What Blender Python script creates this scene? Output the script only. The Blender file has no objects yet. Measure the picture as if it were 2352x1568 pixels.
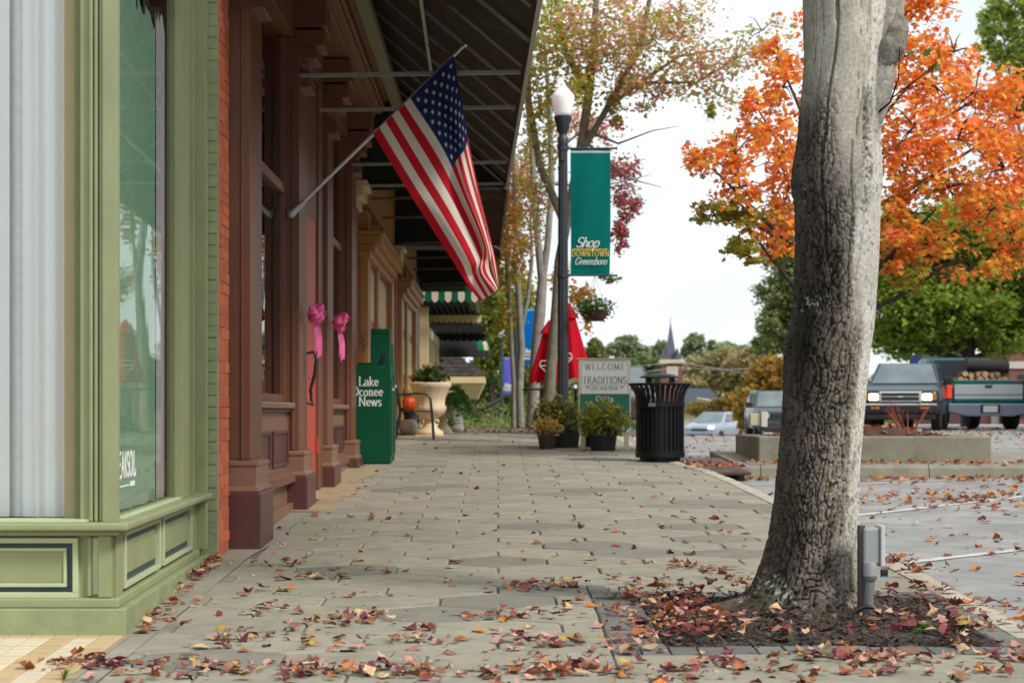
import bpy, math, random
import numpy as np
from mathutils import Vector, Matrix, noise
R = math.radians
random.seed(7); rng = np.random.default_rng(7)
scene = bpy.context.scene
C = scene.collection

# ------------------------------------------------------------------ camera
F, VX, VY, H, S = 4800.0, 1143.0, 945.0, 1.3, 0.0277     # focal length and vanishing point on a 2352 px wide frame
cd = bpy.data.cameras.new('camera'); cam = bpy.data.objects.new('camera', cd); C.objects.link(cam)
cam.location = (0, 0, H); cam.rotation_euler = (R(90), 0, 0)
cd.sensor_width = 36; cd.lens = F/2352*36; cd.shift_x = 33/2352; cd.shift_y = 161/2352
cd.clip_start = .1; cd.clip_end = 3000
cd.dof.use_dof = True; cd.dof.focus_distance = 12.5; cd.dof.aperture_fstop = 4.8
scene.camera = cam
# ------------------------------------------------------------------ sky and sun
SUN_EL, SUN_AZ = R(44), R(124)          # azimuth measured clockwise from +Y
w = bpy.data.worlds.new('World'); scene.world = w; w.use_nodes = True
nt = w.node_tree; nt.nodes.clear()
def wn(t, **k):
    n = nt.nodes.new(t)
    for a, b in k.items(): setattr(n, a, b)
    return n
sky = wn('ShaderNodeTexSky', sky_type='NISHITA', sun_disc=False, sun_elevation=SUN_EL, sun_rotation=SUN_AZ,
         air_density=1.0, dust_density=2.0, ozone_density=1.0)
tc = wn('ShaderNodeTexCoord'); mp = wn('ShaderNodeMapping'); mp.inputs['Scale'].default_value = (1.2, 1.2, 3.2)
no = wn('ShaderNodeTexNoise'); no.inputs['Scale'].default_value = 2.6; no.inputs['Detail'].default_value = 6; no.inputs['Roughness'].default_value = .6
cr = wn('ShaderNodeValToRGB'); cr.color_ramp.elements[0].position = .36; cr.color_ramp.elements[0].color = (.52,)*3+(1,)
cr.color_ramp.elements[1].position = .62; cr.color_ramp.elements[1].color = (.97,)*3+(1,)
mx = wn('ShaderNodeMix', data_type='RGBA'); mx.inputs['B'].default_value = (8.8, 9.5, 9.75, 1)
bg = wn('ShaderNodeBackground'); bg.inputs['Strength'].default_value = .1
wo = wn('ShaderNodeOutputWorld')
L = nt.links.new
L(tc.outputs['Generated'], mp.inputs['Vector']); L(mp.outputs['Vector'], no.inputs['Vector']); L(no.outputs['Fac'], cr.inputs['Fac'])
L(cr.outputs['Color'], mx.inputs['Factor']); L(sky.outputs['Color'], mx.inputs['A']); L(mx.outputs['Result'], bg.inputs['Color']); L(bg.outputs['Background'], wo.inputs['Surface'])
sd = bpy.data.lights.new('sun', 'SUN'); sd.energy = 2.4; sd.angle = R(12); sd.color = (1, .95, .87)
sun = bpy.data.objects.new('sun', sd); C.objects.link(sun)
sun.rotation_euler = Vector((math.sin(SUN_AZ)*math.cos(SUN_EL), math.cos(SUN_AZ)*math.cos(SUN_EL), math.sin(SUN_EL))).to_track_quat('Z', 'Y').to_euler()
vs = scene.view_settings
vs.view_transform = 'Standard'; vs.look = 'None'; vs.exposure = 0.45; vs.gamma = 1.0; vs.use_curve_mapping = False
scene.cycles.use_denoising = True
scene.cycles.max_bounces = 8; scene.cycles.transparent_max_bounces = 16

# ------------------------------------------------------------------ helpers
def px(u, v, y): return Vector(((u-VX)/F*y, y, H+(VY-v)/F*y))
def gd(v): return F*H/(v-812.0)                     # depth of a sidewalk point seen at row v
def sm(a, b, x):
    t = min(1, max(0, (x-a)/(b-a))); return t*t*(3-2*t)
def far_drop(x, y):
    if y <= 38: return 0
    t = sm(6.6, 9.0, x-(y-50)*.1)
    d = min(.022*(y-38), .8)*(1-t)
    if y > 74: d += .008*min(y-74, 60)*sm(4, 6.5, x) + .03*min(max(y-110, 0), 120)*(1-sm(4, 6.5, x))
    return d
def gz(x, y):
    """height of the ground sheet at sidewalk level"""
    if y < 34: z = S*y
    elif y < 38: z = S*34 + (y-34)*S*(1-(y-34)/8)
    else: z = S*34 + 4*S*.5
    return z - far_drop(x, y)
def srgb(r, g, b, k=1.0):
    def f(c):
        c /= 255.0
        return (c/12.92 if c <= .04045 else ((c+.055)/1.055)**2.4)*k
    return (f(r), f(g), f(b))

MATS = {}
def pm(name, col, rough=.6, var=.12, scale=6.0, bump=0.0, bscale=60.0, metal=0.0, spec=.5, dirt=0.0, dirtcol=(.08, .065, .05), rnd=0.0, emit=None, coat=0.0, stretch=None, pos=False, chips=0.0, chipcol=(.13, .12, .09)):
    """principled material whose colour wanders with object-space noise"""
    if name in MATS: return MATS[name]
    m = bpy.data.materials.new(name); m.use_nodes = True; t = m.node_tree; N = t.nodes; lk = t.links.new
    p = N['Principled BSDF']; p.inputs['Roughness'].default_value = rough; p.inputs['Metallic'].default_value = metal
    p.inputs['Specular IOR Level'].default_value = spec
    if coat: p.inputs['Coat Weight'].default_value = coat; p.inputs['Coat Roughness'].default_value = .08
    co = N.new('ShaderNodeTexCoord'); vec = co.outputs['Object']
    if pos: vec = N.new('ShaderNodeNewGeometry').outputs['Position']
    if stretch:
        mpn = N.new('ShaderNodeMapping'); mpn.inputs['Scale'].default_value = stretch; lk(vec, mpn.inputs['Vector']); vec = mpn.outputs['Vector']
    n = N.new('ShaderNodeTexNoise'); n.inputs['Scale'].default_value = scale; n.inputs['Detail'].default_value = 5; n.inputs['Roughness'].default_value = .62
    lk(vec, n.inputs['Vector'])
    r = N.new('ShaderNodeValToRGB'); r.color_ramp.elements[0].position = .3; r.color_ramp.elements[1].position = .7
    r.color_ramp.elements[0].color = tuple(min(1, c*(1-var)) for c in col)+(1,)
    r.color_ramp.elements[1].color = tuple(min(1, c*(1+var)) for c in col)+(1,)
    lk(n.outputs['Fac'], r.inputs['Fac']); out = r.outputs['Color']
    if rnd:
        oi = N.new('ShaderNodeObjectInfo'); hs = N.new('ShaderNodeHueSaturation'); mr = N.new('ShaderNodeMapRange')
        mr.inputs['To Min'].default_value = 1-rnd; mr.inputs['To Max'].default_value = 1+rnd
        lk(oi.outputs['Random'], mr.inputs['Value']); lk(mr.outputs['Result'], hs.inputs['Value']); lk(out, hs.inputs['Color']); out = hs.outputs['Color']
    if dirt:
        n2 = N.new('ShaderNodeTexNoise'); n2.inputs['Scale'].default_value = scale*.45+1.3; n2.inputs['Detail'].default_value = 8; n2.inputs['Roughness'].default_value = .7
        lk(vec, n2.inputs['Vector'])
        r2 = N.new('ShaderNodeValToRGB'); r2.color_ramp.elements[0].position = .5; r2.color_ramp.elements[1].position = .75
        r2.color_ramp.elements[0].color = (0, 0, 0, 1); r2.color_ramp.elements[1].color = (dirt,)*3+(1,)
        lk(n2.outputs['Fac'], r2.inputs['Fac'])
        mxx = N.new('ShaderNodeMix'); mxx.data_type = 'RGBA'; mxx.inputs['B'].default_value = dirtcol+(1,)
        lk(r2.outputs['Color'], mxx.inputs['Factor']); lk(out, mxx.inputs['A']); out = mxx.outputs['Result']
    if chips:
        n4 = N.new('ShaderNodeTexNoise'); n4.inputs['Scale'].default_value = 34; n4.inputs['Detail'].default_value = 7; n4.inputs['Roughness'].default_value = .68; lk(vec, n4.inputs['Vector'])
        r4 = N.new('ShaderNodeValToRGB'); r4.color_ramp.elements[0].position = .68; r4.color_ramp.elements[1].position = .71; r4.color_ramp.elements[0].color = (0, 0, 0, 1); r4.color_ramp.elements[1].color = (chips,)*3+(1,); lk(n4.outputs['Fac'], r4.inputs['Fac'])
        m4 = N.new('ShaderNodeMix'); m4.data_type = 'RGBA'; m4.inputs['B'].default_value = chipcol+(1,); lk(r4.outputs['Color'], m4.inputs['Factor']); lk(out, m4.inputs['A']); out = m4.outputs['Result']
    lk(out, p.inputs['Base Color'])
    if bump:
        n3 = N.new('ShaderNodeTexNoise'); n3.inputs['Scale'].default_value = bscale; n3.inputs['Detail'].default_value = 6; lk(vec, n3.inputs['Vector'])
        b = N.new('ShaderNodeBump'); b.inputs['Strength'].default_value = bump; b.inputs['Distance'].default_value = .01
        lk(n3.outputs['Fac'], b.inputs['Height']); lk(b.outputs['Normal'], p.inputs['Normal'])
    if emit: p.inputs['Emission Color'].default_value = emit[:3]+(1,); p.inputs['Emission Strength'].default_value = emit[3]
    MATS[name] = m; return m

def leaf_mat(name, transl=.5, rough=.55):
    if name in MATS: return MATS[name]
    m = bpy.data.materials.new(name); m.use_nodes = True; t = m.node_tree; N = t.nodes; lk = t.links.new
    p = N['Principled BSDF']; p.inputs['Roughness'].default_value = rough; p.inputs['Specular IOR Level'].default_value = .3
    a = N.new('ShaderNodeAttribute'); a.attribute_name = 'Col'
    tr = N.new('ShaderNodeBsdfTranslucent'); mixs = N.new('ShaderNodeMixShader'); mixs.inputs['Fac'].default_value = transl
    lk(a.outputs['Color'], p.inputs['Base Color']); lk(a.outputs['Color'], tr.inputs['Color'])
    lk(p.outputs['BSDF'], mixs.inputs[1]); lk(tr.outputs['BSDF'], mixs.inputs[2]); lk(mixs.outputs['Shader'], N['Material Output'].inputs['Surface'])
    MATS[name] = m; return m

def cloth_mat(name, col, transl=.3, var=.06, rough=.8, scale=20):
    if name in MATS: return MATS[name]
    m = pm(name, col, rough, var, scale, spec=.15); t = m.node_tree; N = t.nodes; lk = t.links.new
    tr = N.new('ShaderNodeBsdfTranslucent'); tr.inputs['Color'].default_value = tuple(col)+(1,)
    mixs = N.new('ShaderNodeMixShader'); mixs.inputs['Fac'].default_value = transl
    lk(N['Principled BSDF'].outputs['BSDF'], mixs.inputs[1]); lk(tr.outputs['BSDF'], mixs.inputs[2]); lk(mixs.outputs['Shader'], N['Material Output'].inputs['Surface'])
    return m

def glass_mat(name, tint=(.985, .995, .99), ior=1.5, wavy=.0, haze=0.0):
    if name in MATS: return MATS[name]
    m = bpy.data.materials.new(name); m.use_nodes = True; t = m.node_tree; N = t.nodes; lk = t.links.new
    N.remove(N['Principled BSDF'])
    fr = N.new('ShaderNodeFresnel'); fr.inputs['IOR'].default_value = ior
    tr = N.new('ShaderNodeBsdfTransparent'); tr.inputs['Color'].default_value = tint+(1,)
    gl = N.new('ShaderNodeBsdfGlossy'); gl.inputs['Roughness'].default_value = .015
    if wavy:
        co = N.new('ShaderNodeTexCoord'); n = N.new('ShaderNodeTexNoise'); n.inputs['Scale'].default_value = 2.2
        b = N.new('ShaderNodeBump'); b.inputs['Strength'].default_value = wavy; b.inputs['Distance'].default_value = .02
        lk(co.outputs['Object'], n.inputs['Vector']); lk(n.outputs['Fac'], b.inputs['Height']); lk(b.outputs['Normal'], gl.inputs['Normal'])
    mixs = N.new('ShaderNodeMixShader'); lk(fr.outputs['Fac'], mixs.inputs['Fac']); lk(tr.outputs['BSDF'], mixs.inputs[1]); lk(gl.outputs['BSDF'], mixs.inputs[2])
    lk(mixs.outputs['Shader'], N['Material Output'].inputs['Surface'])
    MATS[name] = m; return m

class MB:
    """collects shapes for ONE mesh object"""
    def __init__(s): s.v = []; s.f = []; s.m = []
    def add(s, vs, fs, mi=0):
        b = len(s.v); s.v += [tuple(v) for v in vs]; s.f += [tuple(i+b for i in f) for f in fs]; s.m += [mi]*len(fs); return s
    def box(s, x0, y0, z0, x1, y1, z1, mi=0):
        return s.add([(x0,y0,z0),(x1,y0,z0),(x1,y1,z0),(x0,y1,z0),(x0,y0,z1),(x1,y0,z1),(x1,y1,z1),(x0,y1,z1)],
                     [(0,3,2,1),(4,5,6,7),(0,1,5,4),(1,2,6,5),(2,3,7,6),(3,0,4,7)], mi)
    def obox(s, M, sx, sy, sz, mi=0):
        vs = [M @ Vector((a*sx/2, b*sy/2, c*sz/2)) for c in (-1,1) for a, b in ((-1,-1),(1,-1),(1,1),(-1,1))]
        return s.add(vs, [(0,3,2,1),(4,5,6,7),(0,1,5,4),(1,2,6,5),(2,3,7,6),(3,0,4,7)], mi)
    def bar(s, a, b, w, h=None, mi=0, up=(0,0,1)):
        a = Vector(a); b = Vector(b); d = b-a; L_ = d.length; d.normalize(); up = Vector(up)
        if abs(d.dot(up)) > .98: up = Vector((1,0,0))
        x = d.cross(up).normalized(); z = x.cross(d).normalized()
        M = Matrix((x, d, z)).transposed().to_4x4(); M.translation = (a+b)/2
        return s.obox(M, w, L_, h or w, mi)
    def tube(s, pts, rads, n=8, mi=0, cap=True):
        pts = [Vector(p) for p in pts]
        if not hasattr(rads, '__len__'): rads = [rads]*len(pts)
        b = len(s.v); k = len(pts); ref = None
        for i, p in enumerate(pts):
            d = (pts[min(i+1, k-1)]-pts[max(i-1, 0)]).normalized()
            if ref is None: ref = Vector((0,1,0)) if abs(d.y) < .9 else Vector((1,0,0))
            x = d.cross(ref).normalized(); y = d.cross(x).normalized(); ref = -y if False else ref
            for j in range(n):
                a = 2*math.pi*j/n; q = p + (x*math.cos(a)+y*math.sin(a))*rads[i]; s.v.append(tuple(q))
        for i in range(k-1):
            for j in range(n):
                s.f.append((b+i*n+j, b+i*n+(j+1)%n, b+(i+1)*n+(j+1)%n, b+(i+1)*n+j)); s.m.append(mi)
        if cap:
            s.f.append(tuple(b+j for j in range(n))[::-1]); s.m.append(mi)
            s.f.append(tuple(b+(k-1)*n+j for j in range(n))); s.m.append(mi)
        return s
    def lathe(s, prof, c=(0,0,0), n=24, mi=0, wob=None):
        b = len(s.v); k = len(prof)
        for i, (r, z) in enumerate(prof):
            for j in range(n):
                a = 2*math.pi*j/n; rr = r*(wob(a, i) if wob else 1)
                s.v.append((c[0]+rr*math.cos(a), c[1]+rr*math.sin(a), c[2]+z))
        for i in range(k-1):
            for j in range(n):
                s.f.append((b+i*n+j, b+i*n+(j+1)%n, b+(i+1)*n+(j+1)%n, b+(i+1)*n+j)); s.m.append(mi)
        s.f.append(tuple(b+j for j in range(n))[::-1]); s.m.append(mi)
        s.f.append(tuple(b+(k-1)*n+j for j in range(n))); s.m.append(mi)
        return s
    def prism(s, poly, vec, mi=0):
        n = len(poly); v = Vector(vec); a = [Vector(p) for p in poly]; bb = [p+v for p in a]
        return s.add(a+bb, [tuple(range(n))[::-1], tuple(range(n, 2*n))]+[(i, (i+1)%n, n+(i+1)%n, n+i) for i in range(n)], mi)
    def grid(s, fn, nu, nv, mi=0):
        b = len(s.v)
        for i in range(nu+1):
            for j in range(nv+1): s.v.append(tuple(fn(i/nu, j/nv)))
        for i in range(nu):
            for j in range(nv):
                a = b+i*(nv+1)+j; s.f.append((a, a+nv+1, a+nv+2, a+1)); s.m.append(mi(i, j) if callable(mi) else mi)
        return s
    def loft(s, rings, mi=0, cap=True):
        b = len(s.v); n = len(rings[0]); k = len(rings)
        for r in rings: s.v += [tuple(p) for p in r]
        for i in range(k-1):
            for j in range(n):
                s.f.append((b+i*n+j, b+i*n+(j+1)%n, b+(i+1)*n+(j+1)%n, b+(i+1)*n+j)); s.m.append(mi)
        if cap:
            s.f.append(tuple(b+j for j in range(n))[::-1]); s.f.append(tuple(b+(k-1)*n+j for j in range(n))); s.m += [mi, mi]
        return s
    def mesh(s, name, mats):
        me = bpy.data.meshes.new(name); me.from_pydata(s.v, [], s.f)
        for m in (mats if isinstance(mats, (list, tuple)) else [mats]): me.materials.append(m)
        me.polygons.foreach_set('material_index', s.m); me.update(); return me
    def build(s, name, mats, parent=None, world=True, smooth=0, bevel=0.0, fix=True):
        me = s.mesh(name, mats)
        if fix:
            import bmesh
            bm = bmesh.new(); bm.from_mesh(me); bmesh.ops.recalc_face_normals(bm, faces=bm.faces); bm.to_mesh(me); bm.free()
        return put(name, me, parent, world, smooth, bevel)
def put(name, me, parent=None, world=True, smooth=0, bevel=0.0):
    if smooth:
        me.polygons.foreach_set('use_smooth', [True]*len(me.polygons))
        if smooth < 180: me.set_sharp_from_angle(angle=R(smooth))
    o = bpy.data.objects.new(name, me); C.objects.link(o)
    if parent:
        o.parent = parent
        if world: o.matrix_parent_inverse = MW[parent.name].inverted()
    MW[o.name] = Matrix.Identity(4) if world or not parent else MW[parent.name].copy()
    if bevel:
        b = o.modifiers.new('bevel', 'BEVEL'); b.width = bevel; b.segments = 2; b.limit_method = 'ANGLE'; b.angle_limit = R(40)
    return o
MW = {}
def tag(o, label=None, cat=None, group=None, kind=None):
    if label: o['label'] = label
    if cat: o['category'] = cat
    if group: o['group'] = group
    if kind: o['kind'] = kind
    return o
def thing(name, label, cat, loc=(0,0,0), rz=0, group=None):
    o = bpy.data.objects.new(name, None); C.objects.link(o); o.location = loc; o.rotation_euler = (0, 0, rz)
    o.empty_display_size = .2
    MW[o.name] = Matrix.Translation(loc) @ Matrix.Rotation(rz, 4, 'Z'); return tag(o, label, cat, group)
def copy_tree(o, parent=None):
    c = o.copy(); C.objects.link(c); c.parent = parent; MW[c.name] = MW[o.name].copy()
    for ch in [x for x in bpy.data.objects if x.parent == o]: copy_tree(ch, c)
    return c
def box(name, a, b, m, parent=None, world=True, bevel=.004):
    return MB().box(*a, *b).build(name, m, parent, world, bevel=bevel)

# ------------------------------------------------------------------ drawn lettering (flat print)
def arc(cx, cy, rx, ry, a0, a1, n=12): return [(cx+rx*math.cos(R(a0+(a1-a0)*i/n)), cy+ry*math.sin(R(a0+(a1-a0)*i/n))) for i in range(n+1)]
G = {
 'L': (.62, [[(.12,0),(.12,1)],[(.02,0),(.58,0)],[(.56,0),(.6,.2)]], [(.12,1)]),
 'a': (.5, [arc(.24,.47,.18,.16,160,0)+[(.42,.06),(.5,.02)], arc(.22,.18,.18,.18,60,360)], []),
 'k': (.56, [[(.12,0),(.12,1)],[(.12,.25),(.44,.62)],[(.24,.38),(.5,0)]], [(.12,0),(.12,1),(.44,.62),(.5,0)]),
 'e': (.5, [[(.06,.34),(.42,.34)]+arc(.25,.32,.19,.31,5,320)], []),
 'O': (.82, [arc(.4,.5,.36,.51,90,450,20)], []),
 'c': (.48, [arc(.26,.31,.2,.31,45,315)], []),
 'o': (.54, [arc(.26,.31,.21,.31,90,450,16)], []),
 'n': (.58, [[(.12,0),(.12,.62)], arc(.28,.42,.16,.2,180,0)+[(.44,0)]], [(.12,0),(.44,0),(.1,.62)]),
 'N': (.84, [[(.12,0),(.12,1)],[(.12,1),(.7,0)],[(.7,0),(.7,1)]], [(.12,0),(.12,1),(.7,1)]),
 'w': (.78, [[(.04,.62),(.22,0)],[(.22,0),(.38,.62)],[(.38,.62),(.56,0)],[(.56,0),(.74,.62)]], [(.04,.62),(.74,.62)]),
 's': (.42, [arc(.2,.47,.14,.15,30,270)+arc(.2,.16,.15,.16,90,-150)], []),
 'W': (1.04, [[(.04,1),(.28,0)],[(.28,0),(.52,1)],[(.52,1),(.76,0)],[(.76,0),(1.0,1)]], [(.04,1),(.52,1),(1.0,1)]),
 'E': (.62, [[(.12,0),(.12,1)],[(.04,0),(.56,0)],[(.12,.52),(.44,.52)],[(.04,1),(.54,1)]], []),
 'C': (.74, [arc(.42,.5,.36,.51,45,315,16)], []),
 'M': (1.0, [[(.12,0),(.12,1)],[(.12,1),(.48,.1)],[(.48,.1),(.84,1)],[(.84,1),(.84,0)]], [(.12,0),(.84,0),(.12,1),(.84,1)]),
 'T': (.66, [[(.32,0),(.32,1)],[(.02,1),(.62,1)]], [(.32,0)]),
 'R': (.72, [[(.12,0),(.12,1)],[(.12,1)]+arc(.32,.76,.22,.24,90,-90)+[(.12,.52)],[(.3,.52),(.68,0)]], [(.12,0),(.68,0)]),
 'A': (.78, [[(.06,0),(.38,1)],[(.38,1),(.72,0)],[(.18,.36),(.58,.36)]], [(.06,0),(.72,0)]),
 'D': (.8, [[(.12,0),(.12,1)],[(.04,1),(.3,1)]+arc(.34,.5,.38,.5,90,-90)+[(.04,0)]], []),
 'I': (.26, [[(.12,0),(.12,1)]], [(.12,0),(.12,1)]),
 'S': (.58, [arc(.29,.74,.22,.26,30,270)+arc(.29,.25,.24,.26,90,-150)], []),
 'l': (.26, [[(.12,0),(.12,1)]], [(.12,0)]),
 'd': (.56, [[(.44,0),(.44,1)], arc(.25,.31,.19,.31,0,360,16)], []),
 'G': (.8, [arc(.42,.5,.36,.51,45,350,16)+[(.77,.42),(.5,.42)]], []),
 'i': (.26, [[(.12,0),(.12,.62)],[(.12,.82),(.12,.9)]], [(.12,0)]),
 'f': (.36, [[(.14,0),(.14,.75)]+arc(.28,.78,.14,.2,180,50),[(.02,.6),(.3,.6)]], [(.14,0)]),
 't': (.36, [[(.14,.85),(.14,.15)]+arc(.26,.14,.12,.14,180,300),[(.02,.6),(.3,.6)]], []),
 'K': (.7, [[(.12,0),(.12,1)],[(.12,.4),(.6,1)],[(.28,.58),(.64,0)]], []),
 'h': (.58, [[(.12,0),(.12,1)], arc(.28,.42,.16,.2,180,0)+[(.44,.1),(.54,.0)]], []),
 'p': (.56, [[(.12,-.4),(.12,.62)], arc(.29,.31,.19,.31,0,360,16)], []),
 'r': (.42, [[(.12,0),(.12,.62)], arc(.26,.44,.14,.17,180,40)], []),
 'b': (.56, [[(.12,0),(.12,1)], arc(.29,.31,.19,.31,0,360,16)], []),
}
def letters(text, height, thick=.13, thin=.05, serif=.16, slant=0.0, track=.08, narrow=1.0):
    """flat quads (2-D) spelling text; returns list of quads and total width, baseline at 0"""
    quads = []; x = 0
    for ch in text:
        if ch == ' ': x += .4*narrow; continue
        wdt, strokes, ser = G[ch]
        for st in strokes:
            for a, b in zip(st, st[1:]):
                ax, ay = a; bx, by = b; dx = (bx-ax)*narrow; dy = by-ay; l = math.hypot(dx, dy) or 1e-6
                hw = (thin+(thick-thin)*abs(dy)/l)/2; nx, ny = -dy/l*hw, dx/l*hw; ex, ey = dx/l*hw*.5, dy/l*hw*.5
                P = [(x+ax*narrow-ex+nx, ay-ey+ny), (x+ax*narrow-ex-nx, ay-ey-ny), (x+bx*narrow+ex-nx, by+ey-ny), (x+bx*narrow+ex+nx, by+ey+ny)]
                quads.append([(p[0]+slant*p[1], p[1]) for p in P])
        if serif:
            for sx, sy in ser:
                o = .025 if sy < .5 else -.025
                P = [(x+sx*narrow-serif, sy+o-.025), (x+sx*narrow+serif, sy+o-.025), (x+sx*narrow+serif, sy+o+.025), (x+sx*narrow-serif, sy+o+.025)]
                quads.append([(p[0]+slant*p[1], p[1]) for p in P])
        x += wdt*narrow+track
    return [[(p[0]*height, p[1]*height) for p in q] for q in quads], (x-track)*height
def print_text(name, text, origin, right, up, height, m, parent, align='c', fit=None, lift=.002, **k):
    q, wd = letters(text, height, **k); right = Vector(right).normalized(); up = Vector(up).normalized(); n = right.cross(up)
    sc = (fit/wd) if fit else 1; off = {'c': -wd*sc/2, 'l': 0, 'r': -wd*sc}[align]; o = Vector(origin); mb = MB()
    for i, quad in enumerate(q):
        mb.add([o+right*(p[0]*sc+off)+up*p[1]+n*(lift+.00003*(i%9)) for p in quad], [(0,1,2,3)])
    return mb.build(name, m, parent, fix=False)

# ------------------------------------------------------------------ foliage
MAPLE = [(-90,.12),(-32,.62),(-2,.34),(38,.92),(64,.44),(90,1.08),(116,.44),(142,.92),(182,.34),(212,.62)]
MAPLE2 = [(-90,.2),(-30,.74),(-2,.56),(38,.95),(64,.64),(90,1.06),(116,.64),(142,.95),(182,.56),(210,.74)]
def leaf_template(kind):
    if kind == 'maple':
        v = [(0,.05,0)]+[(r*math.cos(R(a)), r*math.sin(R(a)), -.22*abs(r*math.cos(R(a)))) for a, r in MAPLE2]
        return np.array(v)*.5, [(0,i,i%10+1) for i in range(1,11)]
    if kind == 'long':
        return np.array([(0,-.5,0),(.13,-.1,-.04),(0,.5,-.12),(-.13,-.1,-.04),(0,-.1,.0)]), [(0,1,4),(1,2,4),(2,3,4),(3,0,4)]
    return np.array([(0,-.5,0),(.34,.02,.08),(0,.5,-.05),(-.34,.02,.08)]), [(0,1,2),(0,2,3)]
def leaf_mesh(name, pos, size, kind, cols, up=.4, seed=0, m=None):
    """one mesh of many separate leaves. pos (n,3), cols (n,3)"""
    r = np.random.default_rng(seed); T, tf = leaf_template(kind); n = len(pos)
    nz = r.normal(size=(n,3)); nz[:,2] = np.abs(nz[:,2])+up*2; nz /= np.linalg.norm(nz,axis=1)[:,None]
    t = r.normal(size=(n,3)); t[:,2] -= .5; x = np.cross(t,nz); x /= np.linalg.norm(x,axis=1)[:,None]+1e-9; y = np.cross(nz,x)
    s = size*r.uniform(.6,1.25,n)
    V = pos[:,None,:] + s[:,None,None]*(T[None,:,0,None]*x[:,None,:]+T[None,:,1,None]*y[:,None,:]+T[None,:,2,None]*nz[:,None,:])
    k = len(T); tf = np.array(tf); Fc = (tf[None]+np.arange(n)[:,None,None]*k).reshape(-1,3)
    me = bpy.data.meshes.new(name); me.vertices.add(n*k); me.vertices.foreach_set('co', V.reshape(-1))
    nf = len(Fc); me.loops.add(nf*3); me.loops.foreach_set('vertex_index', Fc.reshape(-1).astype(np.int32))
    me.polygons.add(nf); me.polygons.foreach_set('loop_start', np.arange(nf, dtype=np.int32)*3)
    a = me.color_attributes.new('Col', 'FLOAT_COLOR', 'POINT')
    cc = np.ones((n,k,4)); cc[:,:,:3] = cols[:,None,:]; a.data.foreach_set('color', cc.reshape(-1).astype(np.float32))
    me.materials.append(m or leaf_mat('leaf')); me.update(calc_edges=True); return me
def pal_cols(n, pal, r, jitter=.18):
    P = np.array([p[:3] for p in pal]); wts = np.array([p[3] if len(p) > 3 else 1 for p in pal], float); wts /= wts.sum()
    c = P[r.choice(len(P), n, p=wts)]; return np.clip(c*r.uniform(1-jitter, 1+jitter, (n,1)), 0, 1)
def cluster_points(c, rad, n, r, clump=.45, k=None):
    """leaf positions inside an ellipsoid, gathered round random twig ends so that gaps stay open"""
    k = k or max(3, n//22); d = r.normal(size=(k,3)); d /= np.linalg.norm(d,axis=1)[:,None]; d *= r.uniform(.25,1,(k,1))**.6
    t = d[r.integers(0,k,n)] + r.normal(size=(n,3))*clump*.34
    return np.array(c)+t*np.array(rad)
def tree(name, label, trunk, limbs, clusters, size, kind, m_bark, group=None, seed=1, up=.4, twigs=3, clump=.45, dens=2.4):
    """trunk: (pts, rads); limbs: list of (pts, rads); clusters: (centre, radii, count, palette)"""
    base = Vector(trunk[0][0]); t = thing(name, label, 'tree', base, 0, group)
    mb = MB().tube(trunk[0], trunk[1], 10)
    mb.build('trunk', m_bark, t, smooth=60)
    r = np.random.default_rng(seed)
    for pts, rads in limbs: MB().tube(pts, rads, 7).build('limb', m_bark, t, smooth=60)
    tw = MB(); P = []; K = []
    for c, rad, n, pal in clusters:
        n = int(n*dens); P.append(cluster_points(c, rad, n, r, clump)); K.append(pal_cols(n, pal, r))
        for _ in range(twigs):
            d = Vector(r.normal(size=3)).normalized(); e = Vector(c)+Vector((d.x*rad[0],d.y*rad[1],d.z*rad[2]))*.95; mid = Vector(c).lerp(e,.5)+Vector((0,0,.05))
            tw.tube([c, mid, e], [max(.012, size*.12), max(.008,size*.07), .004], 4)
    if twigs: tw.build('twigs', m_bark, t)['kind'] = 'stuff'
    me = leaf_mesh('crown', np.vstack(P), size, kind, np.vstack(K), up, seed); put('crown', me, t)
    return t
def wiggle(a, b, n=5, amp=.1, seed=0, sag=0):
    r = random.Random(seed); a = Vector(a); b = Vector(b)
    return [a.lerp(b, i/n)+Vector((r.uniform(-amp,amp), r.uniform(-amp,amp), r.uniform(-amp,amp)+sag*math.sin(math.pi*i/n)))*(0 if i in (0,) else 1) for i in range(n+1)]
# ================================================================== THE SETTING
m_asphalt = pm('asphalt', (.29, .29, .285), .9, .26, 1.6, bump=.5, bscale=90, dirt=.65, dirtcol=(.13, .13, .128), chips=.6, chipcol=(.12, .12, .115), pos=True)
m_grass = pm('grass_ground', (.10, .12, .04), .9, .4, .6)
m_conc = pm('concrete', (.27, .245, .195), .9, .16, 2.2, bump=.35, bscale=70, dirt=.45, dirtcol=(.13, .12, .09))
m_conc2 = pm('aged_concrete', (.25, .235, .185), .92, .22, 3.0, bump=.5, bscale=60, dirt=.6, dirtcol=(.10, .095, .07))
m_mortar = pm('joint_sand', (.15, .135, .105), .95, .3, 30)
m_paint = pm('road_paint', (.55, .55, .50), .8, .18, 14, dirt=.7, dirtcol=(.2, .2, .19))
ys = [-6+i*.75 for i in range(62)]+[41+i*1.5 for i in range(60)]+[131+i*12 for i in range(16)]+[340, 420, 560, 800, 1200]
def sheet(name, xs, ys, dz, m, kind='structure', parent=None):
    mb = MB(); n = len(ys)
    for x in xs:
        for y in ys: mb.v.append((x, y, gz(x, y)+dz))
    for i in range(len(xs)-1):
        for j in range(n-1): mb.f.append((i*n+j, (i+1)*n+j, (i+1)*n+j+1, i*n+j+1)); mb.m.append(0)
    o = mb.build(name, m, parent, smooth=180, fix=False)
    if kind: o['kind'] = kind
    return o
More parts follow.
